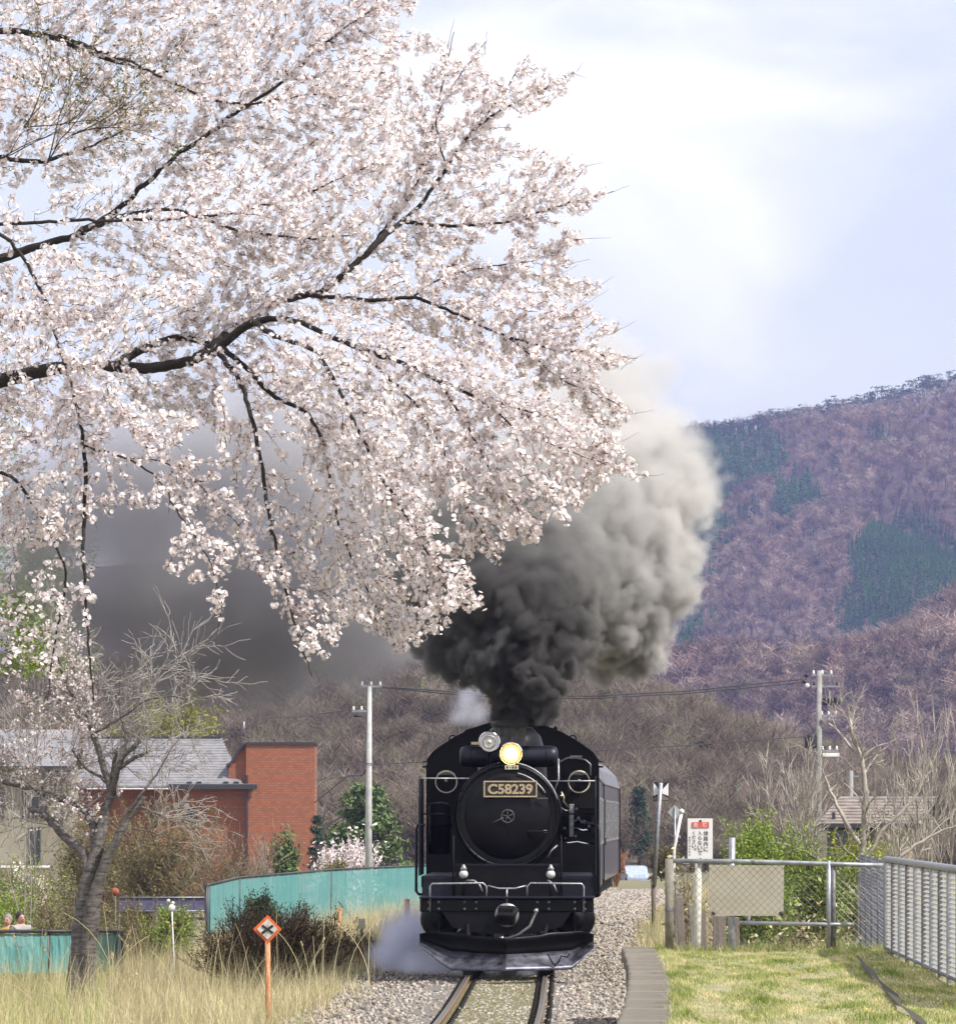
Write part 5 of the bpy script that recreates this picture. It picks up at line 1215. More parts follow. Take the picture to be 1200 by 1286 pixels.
    P = []; r = []; nodes = []; ndir = []
    def w(px, py, d): return np.array([(px - 600) / FPX * d, d, CAMZ + (HORY - py) / FPX * d])
    def add(pts, rr):
        P.append(pts); r.append(rr)
        d = np.gradient(pts, axis=0); d /= np.linalg.norm(d, axis=1, keepdims=True) + 1e-9
        nodes.extend(pts); ndir.extend(d)
    def smooth_line(q, rr, step):
        q = np.array(q); L = np.concatenate([[0], np.cumsum(np.linalg.norm(np.diff(q, axis=0), axis=1))])
        n = max(3, int(L[-1] / step)); t = np.linspace(0, L[-1], n)
        out = np.stack([np.interp(t, L, q[:, i]) for i in range(3)], 1); ro = np.interp(t, L, rr)
        for _ in range(2): out[1:-1] = .25 * out[:-2] + .5 * out[1:-1] + .25 * out[2:]
        out[1:-1] += rng.normal(0, .004, (n - 2, 3)); return out, ro
    for L in limbs:
        q = [w(a, b, d) for a, b, d, _ in L]; rr = [max(.0016, (c if c < 2.5 else 2.5 + (c - 2.5) * .72) / FPX * d) for _, _, d, c in L]
        a, b = smooth_line(q, rr, .05); add(a, b)
    limb_count = len(P)
    region = [(-110, -70), (500, -60), (525, 2), (502, 38), (555, 42), (566, 82), (598, 52), (614, 92), (646, 108), (668, 72), (694, 98), (722, 92), (708, 120), (660, 150), (640, 180), (690, 188), (742, 208), (716, 230), (764, 240), (748, 262), (690, 272), (750, 300), (700, 312), (722, 330), (700, 346), (760, 358), (736, 382), (782, 410), (752, 430), (796, 452), (750, 475), (796, 520), (776, 555), (812, 598), (770, 602), (740, 622), (714, 662), (698, 640), (672, 688), (640, 678), (626, 706), (604, 690), (585, 715), (610, 766), (570, 768), (552, 798), (500, 822), (468, 795), (440, 780), (396, 850), (384, 826), (352, 780), (334, 735), (300, 710), (270, 795), (258, 735), (234, 735), (210, 716), (215, 650), (188, 640), (150, 640), (135, 700), (120, 790), (70, 840), (-110, 860)]
    # open places where sky and smoke show through
    holes = [(60, 285, 34), (45, 245, 22), (170, 600, 26), (150, 560, 22), (250, 560, 20), (350, 560, 34), (370, 620, 22), (300, 510, 20), (560, 640, 14), (640, 290, 16), (620, 310, 22), (420, 200, 10), (200, 470, 14), (285, 250, 12), (560, 130, 26), (520, 80, 20), (640, 210, 18), (470, 330, 12), (130, 690, 30), (180, 700, 30), (560, 670, 16), (690, 290, 14), (640, 160, 22), (230, 660, 16), (310, 740, 16)]
    N = 27000; px = rng.uniform(-110, 830, N); py = rng.uniform(-70, 860, N); k = inpoly(px, py, region)
    for hx, hy, hr in holes: k &= ~(((px - hx) ** 2 + (py - hy) ** 2 < hr * hr) & (rng.random(N) < .88))
    # the lower fringe is thinner
    k &= ~((py > 560) & (px < 420) & (rng.random(N) < .45)) & ~((py > 690) & (px < 160) & (rng.random(N) < .72)) & ~((px < 210) & (py > 160) & (py < 360) & (rng.random(N) < .35))
    px, py = px[k], py[k]
    T = np.stack([px, py], 1); n = len(T)
    A = np.array(nodes); Ap = np.stack([A[:, 0] / A[:, 1] * FPX + 600, HORY - (A[:, 2] - CAMZ) / A[:, 1] * FPX], 1)
    # process from the limbs outward
    dmin = np.full(n, 1e9)
    for i in range(0, len(Ap), 3): dmin = np.minimum(dmin, np.hypot(T[:, 0] - Ap[i, 0], T[:, 1] - Ap[i, 1]))
    order = np.argsort(dmin)
    cap = len(Ap) + n * 14; NP = np.zeros((cap, 2)); NW = np.zeros((cap, 3)); ND = np.zeros((cap, 3)); NR = np.zeros(cap); cnt = len(Ap)
    NP[:cnt] = Ap; NW[:cnt] = A; ND[:cnt] = np.array(ndir); NR[:cnt] = np.concatenate(r[:limb_count])
    cl = []; twigs = 0
    for i in order:
        t = T[i]; dv = t[None] - NP[:cnt]; dist = np.hypot(dv[:, 0], dv[:, 1])
        # flow: outward to the right, rising above row 330 and hanging below row 470
        fy = np.clip((t[1] - 400) / 230, -.55, 1.1); f = np.array([1.0 if t[1] < 560 else .45, fy]); f /= np.hypot(*f)
        cosv = (dv @ f) / (dist + 1e-6)
        cost = dist * (1.35 - .75 * cosv) + (NR[:cnt] > .02) * 30 + (dist < 5) * 60
        j = int(np.argmin(cost)); L = dist[j]
        if L > 170: continue
        dep = NW[j, 1] + rng.normal(0, .12) + (rng.normal(0, .012) * L)
        dep = min(41.5, max(34.5, dep)); end = w(t[0], t[1], dep); st = NW[j]
        m = max(3, min(12, int(L / 7) + 2)); u = np.linspace(0, 1, m)[:, None]; ln = np.linalg.norm(end - st)
        mid = st + (end - st) * .5 + np.array([0, 0, .12 * ln * (1 if fy > 0 else -.4)]) + rng.normal(0, .06 * ln, 3)
        pts = (1 - u) ** 2 * st + 2 * u * (1 - u) * mid + u * u * end
        pts[1:-1] += rng.normal(0, .0025, (m - 2, 3))
        r0 = min(NR[j] * .75, .0012 + .0020 * min(1.6, L / 60)); rr = np.linspace(max(r0, .0026), .0015, m)
        P.append(pts); r.append(rr)
        add_n = m - 1
        NW[cnt:cnt + add_n] = pts[1:]; g = np.gradient(pts, axis=0); ND[cnt:cnt + add_n] = (g / (np.linalg.norm(g, axis=1, keepdims=True) + 1e-9))[1:]
        q = pts[1:]; NP[cnt:cnt + add_n, 0] = q[:, 0] / q[:, 1] * FPX + 600; NP[cnt:cnt + add_n, 1] = HORY - (q[:, 2] - CAMZ) / q[:, 1] * FPX
        NR[cnt:cnt + add_n] = rr[1:]; cnt += add_n
        # blossom clusters along the twig
        nc = max(1, int(L / 7.5)); 
        for c in range(nc):
            uu = (c + rng.random()) / nc * .97; kx = uu * (m - 1); a = int(kx); b = min(a + 1, m - 1); cl.append((pts[a] + (pts[b] - pts[a]) * (kx - a), pts[b] - pts[a]))
    # clusters on the thin parts of the limbs too
    for pts, rr in zip(P[:limb_count], r[:limb_count]):
        for a in range(len(pts) - 1):
            if rr[a] < .016 and rng.random() < .55 and pts[a][0] > -3.6: cl.append((pts[a] + rng.normal(0, .006, 3), pts[a + 1] - pts[a]))
    # bare young shoots sticking out at the rim
    for tipx, tipy, dx, dy in [(770, 240, 25, -8), (722, 90, 12, -14), (728, 95, 10, 4), (610, 52, 2, -16), (740, 208, 20, -6), (745, 300, 26, -2), (722, 330, 24, -6), (755, 358, 20, -14), (782, 412, 20, -10), (796, 452, 18, -12), (796, 520, 30, -6), (814, 598, 24, -4), (700, 345, 34, -16), (735, 382, 36, -24), (770, 560, 40, -22), (566, 42, 4, -20), (400, 852, 4, 10)]:
        a = w(tipx - dx, tipy - dy, 38.3); b = w(tipx + dx * .8, tipy + dy * .8, 38.3); u = np.linspace(0, 1, 6)[:, None]
        P.append(a + (b - a) * u + rng.normal(0, .003, (6, 3))); r.append(np.linspace(.002, .001, 6))
    t = thing('flowering_cherry', 'large cherry tree in full pale pink blossom overhanging the track from the left', 'tree', (-4.85, 39, gz1(-4.85, 39)))
    B = np.array(t.location)
    thick = [i for i in range(len(P)) if r[i].max() > .012]; ts = set(thick); fine = [i for i in range(len(P)) if i not in ts]
    V, F, _ = strips([P[i] - B for i in thick], [r[i] for i in thick], 10); link('trunk_and_limbs', npmesh('trunk_and_limbs', V, F, M['bark_dark'], smooth=True), t)
    V, F, _ = strips([P[i] - B for i in fine], [r[i] for i in fine], 3); tag(link('twigs', npmesh('twigs', V, F, M['bark_dark'], smooth=True), t), kind='stuff')
    lim = np.concatenate([p[q > .010] for p, q in zip(P[:limb_count], r[:limb_count])]); lr = np.concatenate([q[q > .010] for q in r[:limb_count]])
    C = np.array([c[0] for c in cl]); keepc = np.ones(len(C), bool)
    for a_ in range(0, len(C), 2000):
        dd = np.hypot(C[a_:a_ + 2000, None, 0] - lim[None, :, 0], C[a_:a_ + 2000, None, 2] - lim[None, :, 2]) - lr[None] * 1.2
        keepc[a_:a_ + 2000] &= ~((dd.min(1) < .018) & (rng.random(len(dd)) < .62))
    cl = [c for c, q_ in zip(cl, keepc) if q_]
    C = np.array([c[0] for c in cl]); Dn = np.array([c[1] for c in cl]); Dn /= np.linalg.norm(Dn, axis=1, keepdims=True) + 1e-9
    m = len(C); kf = rng.integers(4, 8, m); idx = np.repeat(np.arange(m), kf); o = rng.normal(size=(len(idx), 3)); o /= np.linalg.norm(o, axis=1, keepdims=True)
    o[:, 2] += rng.normal(.1, .2, len(o)); rad = rng.uniform(.012, .034, (len(o), 1)); pos = C[idx] + o * rad
    tint_c = np.clip(rng.normal(.55, .25, m), 0, 1)[idx] * .6 + rng.random(len(idx)) * .4
    V, F, tn = flowers(pos - B, o + rng.normal(0, .35, o.shape), .0155, rng, tint_c)
    tag(link('crown', npmesh('crown', V, F, M['petal'], attrs={'tint': tn}), t), kind='stuff')
    # calyx and bud scales in the heart of each cluster
    c2 = np.repeat(C, 3, 0) + rng.normal(0, .012, (m * 3, 3)); V, F, tn = leaf_tris(c2 - B, .0085, .003, 1, rng)
    tag(link('bud_scales', npmesh('bud_scales', V, F, M['calyx']), t), kind='stuff')
    print('cherry clusters', m, 'flowers', len(pos), 'twigs', len(P))
    # young leafing twigs in the upper left of the crown
    rg = np.random.default_rng(9); out = []
    for (a, b, d) in ((60, 205, 37.2), (30, 160, 37.4), (90, 170, 37), (0, 200, 37.2)):
        for k in range(2):
            br0 = w(a, b, d); an = rg.uniform(-.2, 1.3); branching(br0, (math.cos(an), rg.normal(0, .3), math.sin(an)), .42, .006, 3, out, rg, kids=(3, 2, 2), ang=.6, wig=.10, shrink=.72, up=.1, minr=.0012, segl=5)
    V, F, _ = strips([b[0] - B for b in out], [b[1] for b in out], 3); tag(link('leafing_twigs', npmesh('leafing_twigs', V, F, M['bark_dark']), t), kind='stuff')
    tips = np.concatenate([b[0][1:] for b in out if b[2] <= 1]); tips = tips[rg.random(len(tips)) < .6]
    V, F, tn = leaf_tris(tips - B, .014, .012, 2, rg); tag(link('young_leaves', npmesh('young_leaves', V, F, M['leaf_olive'], attrs={'tint': tn}), t), kind='stuff')
build_cherry()

def build_old_cherry():
    """second, old cherry: thick ringed trunk, pruned limbs, thin grey shoots and few blossoms"""
    rng = np.random.default_rng(21); d0 = 94.0; s = FPX / d0
    B = np.array([(100 - 600) / s, d0, gz1((100 - 600) / s, d0)])
    t = thing('old_cherry_tree', 'old cherry tree with thick forked ringed trunk, pruned limbs and sparse blossom', 'tree', tuple(B))
    def w(px, py, dd=0): return np.array([(px - 600) / s, d0 + dd, CAMZ + (HORY - py) / s]) - B
    limbs = [
        [(98, 1262, 0, 20), (99, 1225, 0, 17), (101, 1190, 0, 15), (104, 1150, 0, 14), (110, 1110, 0, 12.5), (120, 1075, 0, 10), (126, 1050, 0, 9), (130, 1030, .1, 8)],
        [(112, 1262, -.1, 13), (112, 1215, -.1, 12), (113, 1180, -.12, 12), (117, 1140, -.15, 13), (126, 1105, -.2, 9), (135, 1080, -.25, 7.5), (148, 1055, -.3, 6.5), (160, 1030, -.3, 6), (174, 1010, -.3, 6), (183, 1000, -.3, 3)],
        [(112, 1095, 0, 9), (106, 1072, .1, 8.5), (92, 1060, .2, 7.5), (76, 1047, .3, 6.8), (62, 1030, .4, 6), (50, 1021, .5, 5.6), (36, 1016, .6, 5.6), (32, 1015, .6, 2)],
        [(120, 1070, 0, 7), (118, 1040, .2, 7), (108, 1020, .4, 7), (96, 1010, .5, 6), (70, 1003, .6, 5), (40, 992, .7, 4.2), (10, 984, .8, 3.6), (-40, 978, .9, 3)],
        [(130, 1035, .1, 8), (133, 1010, .1, 7), (141, 1002, .1, 6.5), (137, 985, .1, 5.5), (128, 962, .1, 5), (122, 935, .1, 4.5), (115, 918, .1, 4), (108, 905, .1, 3.4), (95, 880, 0, 2.8), (80, 850, -.1, 2.2), (70, 810, -.2, 1.6)],
        [(141, 1002, .1, 6), (143, 985, .0, 5), (147, 970, -.1, 4.6), (152, 955, -.2, 4.4), (160, 945, -.2, 4), (168, 938, -.3, 3.4), (178, 930, -.3, 3)],
        [(147, 968, -.1, 3.6), (160, 958, -.2, 3.2), (172, 950, -.2, 2.8), (186, 945, -.3, 2.4)],
        [(141, 985, .1, 3.4), (142, 960, .2, 3), (145, 940, .2, 2.6)],
        [(158, 950, -.2, 2.8), (160, 930, -.2, 2.4), (158, 915, -.2, 2), (152, 900, -.2, 1.6), (150, 870, -.2, 1.1), (155, 840, -.2, .7)],
        [(137, 985, .1, 3), (125, 975, .1, 2.4), (105, 965, .2, 2), (90, 942, .2, 1.6)],
        [(150, 1048, -.3, 3.4), (163, 1020, -.4, 2.6), (185, 990, -.5, 2), (200, 972, -.5, 1.5), (215, 945, -.6, 1), (228, 928, -.6, .6)],
        [(120, 920, 0, 2), (150, 905, -.3, 1.5), (185, 880, -.5, 1.2), (215, 875, -.6, 1), (245, 880, -.7, .7), (268, 878, -.7, .5)],
        [(105, 900, 0, 2), (130, 870, .2, 1.4), (150, 845, .3, 1.1), (185, 838, .3, .8), (215, 842, .3, .5)],
        [(118, 925, 0, 2), (90, 890, .3, 1.5), (60, 870, .5, 1.1), (30, 862, .7, .8)],
        [(174, 1012, -.3, 1.5), (200, 1022, -.5, 1.1), (215, 1030, -.6, .8), (234, 1035, -.6, .6)],
        [(168, 1040, -.3, 1.2), (190, 1045, -.4, .9), (210, 1050, -.5, .7), (226, 1058, -.5, .5)]]
    P = []; r = []; src = []
    for L in limbs:
        q = np.array([w(a, b, c) for a, b, c, _ in L]); rr = np.array([max(.003, e * .84 / s) for *_, e in L])
        Ln = np.concatenate([[0], np.cumsum(np.linalg.norm(np.diff(q, axis=0), axis=1))]); n = max(4, int(Ln[-1] / .08)); u = np.linspace(0, Ln[-1], n)
        o = np.stack([np.interp(u, Ln, q[:, i]) for i in range(3)], 1); ro = np.interp(u, Ln, rr)
        o[1:-1] = .25 * o[:-2] + .5 * o[1:-1] + .25 * o[2:]; o[1:-1] += rng.normal(0, .006, (n - 2, 3))
        ro = ro * (1 + .06 * np.sin(u * 40 + rng.random() * 6)); P.append(o); r.append(ro); src.append((o, ro))
    V, F, _ = strips(P, r, 16); link('trunk_and_limbs', npmesh('trunk_and_limbs', V, F, M['bark_cherry'], smooth=True), t)
    out = []
    for o, ro in src[2:]:
        n = len(o)
        for k in range(int(3 + n * (.42 if o[:, 0].mean() < .25 else .20))):
            i = int(n * rng.uniform(.3, 1)) % n; an = rng.normal(1.2, .8); dr = np.array([math.cos(an) * (1 if rng.random() < .5 else -1), rng.normal(0, .5), math.sin(an)])
            if o[i][0] > .3: dr[0] = abs(dr[0]); dr[2] *= .5
            branching(o[i], dr, rng.uniform(.35, .85), min(.012, ro[i] * .5), 2, out, rng, kids=(3, 3), ang=.65, wig=.17, shrink=.66, up=.05, minr=.0052, segl=6)
    V, F, _ = strips([b[0] for b in out], [b[1] for b in out], 3); tag(link('twigs', npmesh('twigs', V, F, M['twig_grey'], smooth=True), t), kind='stuff')
    pt = np.concatenate([b[0][1:] for b in out if b[2] <= 1]); k = (pt[:, 0] < .9 - .25 * (pt[:, 2] - 2.6)) & (rng.random(len(pt)) < .36); c = pt[k]
    idx = np.repeat(np.arange(len(c)), rng.integers(3, 6, len(c))); o = rng.normal(size=(len(idx), 3)); o /= np.linalg.norm(o, axis=1, keepdims=True)
    V, F, tn = flowers(c[idx] + o * .03, o, .021, rng); tag(link('crown', npmesh('crown', V, F, M['petal'], attrs={'tint': tn}), t), kind='stuff')
    V, F, tn = leaf_tris(c, .014, .02, 3, rng); tag(link('bud_scales', npmesh('bud_scales', V, F, M['calyx']), t), kind='stuff')
    k = (pt[:, 0] < -.3) & (rng.random(len(pt)) < .25); V, F, tn = leaf_tris(pt[k], .022, .03, 3, rng); tag(link('young_leaves', npmesh('young_leaves', V, F, M['leaf_olive'], attrs={'tint': tn}), t), kind='stuff')
build_old_cherry()

# ------------------------------------------------------------------ grasses
def noise2(x, y, f, seed=0):
    r = np.random.default_rng(seed); o = np.zeros_like(x)
    for k in range(7):
        a = r.uniform(0, 2 * np.pi); q = f * r.uniform(.5, 1.8); o += np.sin((x * math.cos(a) + y * math.sin(a)) * q + r.uniform(0, 6.28))
    return o / 7
def build_grass():
    rng = np.random.default_rng(3)
    # lawn on the platform
    n = 125000; y = 44 + rng.random(n) * 27; e = edge_x(y) + .36 + .06 * noise2(y, y, 9, 4); x = e + rng.random(n) ** .9 * (5.6 - e)
    ncl = noise2(x * 6, y * .9, 1.6, 1); k = (rng.random(n) < .75 + .5 * ncl)
    for i in range(len(CRACK) - 1):
        (ax, ay), (bx, by) = CRACK[i], CRACK[i + 1]; t = np.clip(((x - ax) * (bx - ax) + (y - ay) * (by - ay)) / ((bx - ax) ** 2 + (by - ay) ** 2), 0, 1)
        k &= np.hypot(x - ax - t * (bx - ax), (y - ay - t * (by - ay)) * .5) > .035
    x, y, ncl = x[k], y[k], ncl[k]; n = len(x)
    h = rng.uniform(.015, .045, n) * (1 + .7 * ncl) + (np.abs(x - edge_x(y) - .45) < .12) * rng.uniform(0, .05, n) + (y > 70.2) * rng.uniform(0, .12, n)
    V, F, tn = blades(np.stack([x, y, lawn_z(x, y) - .003], 1), h, .009, lean=.7, rng=rng, seg=1)
    g = np.repeat(np.clip(.5 - .9 * noise2(x * 7, y * .8, 1.4, 8) + rng.normal(0, .22, n), 0, 1), 4)
    tag(link('lawn_grass', npmesh('lawn_grass', V, F, M['lawn'], attrs={'tint': g})), 'short patchy green and straw coloured grass on the platform', 'grass', kind='stuff')
    # dandelions
    n = 26; y = rng.uniform(46, 66, n); x = rng.uniform(2.1, 4.2, n) ; V, F, tn = leaf_tris(np.stack([x, y, np.full(n, .775)], 1), .009, .006, 6, rng)
    tag(link('dandelions', npmesh('dandelions', V, F, M['dandelion'])), 'tiny yellow dandelions dotted over the platform grass', 'flowers', kind='stuff')
    # tall dry grass on the left bank
    N = 150000; y = 66 + rng.random(N) ** 1.1 * 110; lat = rng.random(N); x = txv(y) - 1.80 - .25 * noise2(y * 2, y, 2, 99) - lat ** 1.1 * (0.085 * y + 1.5)
    cl = noise2(x * 3, y * .4, 1.6, 2); cl2 = noise2(x * 2, y * .5, 5, 7); k = rng.random(N) < .62 + .6 * cl + .3 * cl2
    k &= ~((txv(y) - x < 2.5) & (rng.random(N) < .5))
    x, y, cl = x[k], y[k], cl[k]; n = len(x); z = gz(x, y)
    off = txv(y) - x
    h = rng.gamma(5, .085, n) * (1 + .4 * cl) * sst(1.6, 3.1, off) * (1 + .15 * sst(95, 140, y)) + .07
    h = np.where((x / y * FPX + 600 < 270) & (y < 78), h * .62, h); h = np.where((x / y * FPX + 600 < 250) & (y > 88) & (y < 108), h * 1.25, h)
    V, F, tn = blades(np.stack([x, y, z], 1), h, rng.uniform(.004, .011, n), lean=.52, rng=rng, seg=2, wind=(.10, 0))
    g = np.clip(np.repeat(.52 + .25 * noise2(x * 5, y * .5, 1.3, 12) + rng.normal(0, .2, n), 6), 0, .86)
    px_ = x / y * FPX + 600
    gr = (rng.random(n) < .30 * ((px_ < 130) | (rng.random(n) < .25))); g[np.repeat(gr, 6)] = 1.0
    tag(link('dry_grass', npmesh('dry_grass', V, F, M['dry'], attrs={'tint': g})), 'tall dry straw coloured grass covering the left bank', 'grass', kind='stuff')
    # taller arching reeds with plumes
    P = []; r = []; pl = []
    spots = [(190, 1190, 88, 100, 30), (205, 1185, 88, 95, 26), (176, 1195, 90, 70, 24), (225, 1190, 86, 60, 20), (150, 1240, 84, 150, -70), (128, 1240, 84, 110, 60), (140, 1200, 88, 120, -10), (250, 1180, 90, 50, -26), (238, 1190, 90, 45, 6), (96, 1260, 82, 60, 20), (300, 1240, 84, 60, 12), (30, 1240, 84, 60, 14), (390, 1230, 84, 50, -12), (440, 1180, 105, 50, 8), (480, 1170, 110, 40, 10)]
    for q in range(60): spots.append((rng.uniform(-20, 480), rng.uniform(1190, 1290), rng.uniform(76, 96), rng.uniform(40, 95), rng.normal(0, 26)))
    for (a, b, d, hh, dx) in spots:
        s = FPX / d; x0 = (a - 600) / s; z0 = gz1(x0, d); u = np.linspace(0, 1, 9); H_ = (hh + (b - (HORY + (CAMZ - z0) * s)) * -1 * 0) / s + .35
        p = np.stack([x0 + dx / s * u ** 2.2, d + 0 * u, z0 + H_ * (u - .12 * abs(dx) / 40 * u ** 3)], 1); P.append(p); r.append(np.linspace(.008, .0035, 9))
        if rng.random() < .3:
            for k in range(9): pl.append(p[-1] * (1 - k / 14 * .9) + p[-2] * (k / 14 * .9))
    V, F, ids = strips(P, r, 3); a = npmesh('reed_stalks', V, F, M['dry'], attrs={'tint': (ids * .37) % .5 + .4}); tag(link('reed_stalks', a), 'single tall bleached reed stalks bending above the left bank', 'reeds', kind='stuff')
    V, F, tn = leaf_tris(np.array(pl), .018, .006, 3, rng); tag(link('reed_plumes', npmesh('reed_plumes', V, F, M['dry'], attrs={'tint': .3 + .5 * tn})), 'feathery tan plumes at the tips of the reeds', 'reeds', kind='stuff')
    # dead grass between the ballast and the gate, and behind the gate
    N = 40000; y = 72.5 + rng.random(N) ** 1.3 * 165; x = txv(y) + 1.75 + rng.random(N) * (1.9 + .035 * y)
    k = ~((y < 78) & (x < 1.9)); x, y = x[k], y[k]; n = len(x); z = gz(x, y)
    h = rng.gamma(4, .09, n) * sst(1.7, 2.9, x - txv(y)) + .04; h = np.where((x > 2.3) & (y < 84), h * 1.3, h)
    V, F, tn = blades(np.stack([x, y, z], 1), h, rng.uniform(.005, .012, n) * (1 + sst(120, 220, y)), lean=.4, rng=rng, seg=2)
    g = np.clip(np.repeat(.45 + .25 * noise2(x * 4, y * .6, 1.7, 14) + rng.normal(0, .2, n), 6), 0, .8)
    gr = rng.random(n) < .10; g[np.repeat(gr, 6)] = 1.0
    tag(link('bank_grass', npmesh('bank_grass', V, F, M['dry'], attrs={'tint': g})), 'bleached dead grass and reeds between the ballast and the platform gate', 'grass', kind='stuff')
    # weeds on the ballast
    n = 5200; y = 64 + rng.random(n) * 60; side = rng.random(n); x = txv(y) + np.where(side < .3, rng.uniform(-2.9, -2.2, n), np.where(side < .66, rng.uniform(-.5, .5, n), rng.uniform(1.1, 2.9, n)))
    k = (noise2(x, y, 2.6, 31) > .12) & ~((y < 71.6) & (x > edge_x(y) - .04)); x, y = x[k], y[k]; n = len(x)
    inb = np.abs(x - txv(y)) < .52
    V, F, tn = blades(np.stack([x, y, gz(x, y) * 0 - .13], 1), np.where(inb, .035, rng.uniform(.04, .11, n)), .008, lean=.8, rng=rng, seg=1)
    tag(link('track_weeds', npmesh('track_weeds', V, F, M['grass_green'], attrs={'tint': tn})), 'low green weeds growing through the ballast', 'weeds', kind='stuff')
build_grass()

# ------------------------------------------------------------------ shrubs and trees, near and middle distance
def shrub(name, label, cat, px, py_base, d, wpx, hpx, m_twig, m_leaf=None, nstem=14, leaf=.03, k=2, frac=.6, seed=1, lv=3, r0=.02, ang=.5, grav=0, group=None, minr=.004, spread=.6, zb=None, kids=(4, 4, 3), crown='crown', leafmin=0):
    rng = np.random.default_rng(seed); s = FPX / d; x = (px - 600) / s
    z = gz1(x, d) if zb is None else zb
    zt = CAMZ + (HORY - (py_base - hpx)) / s; H = zt - z
    t = thing(name, label, cat, (x, d, z), 0, group); W = wpx / s / 2; out = []
    for i in range(nstem):
        a = rng.uniform(0, 6.28); q = rng.random() ** .5; b = (math.cos(a) * q * W * .35, math.sin(a) * q * W * .35, -.05)
        dx = math.cos(a) * q * W * .65 / H * spread / .6; dy = math.sin(a) * q * W * .65 / H * spread / .6
        L = H * rng.uniform(.38, .50); branching(b, (dx, dy, 1), L, r0, lv, out, rng, kids=kids, ang=ang, wig=.12, shrink=.62, up=.1, grav=grav, minr=minr, segl=5, start=.2)
    core = [b for b in out if b[2] > 0]; tip = [b for b in out if b[2] == 0]
    V, F, _ = strips([b[0] for b in core], [b[1] for b in core], 3)
    # the finest twigs are slim tapering blades
    if tip:
        A = np.array([b[0][0] for b in tip]); Bm = np.array([b[0][len(b[0]) // 2] for b in tip]); E = np.array([b[0][-1] for b in tip]); w0 = np.array([b[1][0] for b in tip])[:, None] * 1.5
        sd = np.cross(E - A, rng.normal(size=A.shape)); sd /= np.linalg.norm(sd, axis=1, keepdims=True) + 1e-9
        Vt = np.stack([A - sd * w0, A + sd * w0, Bm - sd * w0 * .7, Bm + sd * w0 * .7, E - sd * w0 * .25, E + sd * w0 * .25], 1).reshape(-1, 3)
        ft = np.array([(0, 1, 3, 2), (2, 3, 5, 4)]); Ft = (ft[None] + (np.arange(len(tip)) * 6)[:, None, None]).reshape(-1, 4) + len(V)
        V = np.concatenate([V, Vt]); F = np.concatenate([F, Ft])
    # keep the silhouette within its size
    zm = np.percentile(V[:, 2], 99.5); V[:, 2] *= H / zm; xm = np.percentile(np.abs(V[:, 0]), 99); f = W / xm; V[:, :2] *= f
    o = link('stems', npmesh('stems', V, F, m_twig, smooth=True), t)
    if m_leaf:
        pt = np.concatenate([b[0][1:] for b in out if b[2] <= 1]).copy(); pt[:, 2] *= H / zm; pt[:, :2] *= f; pt = pt[(rng.random(len(pt)) < frac) & (pt[:, 2] > leafmin * H)]
        V, F, tn = leaf_tris(pt, leaf, leaf * 1.6, k, rng); tag(link(crown, npmesh(crown, V, F, m_leaf, attrs={'tint': tn}), t), kind='stuff')
    return t

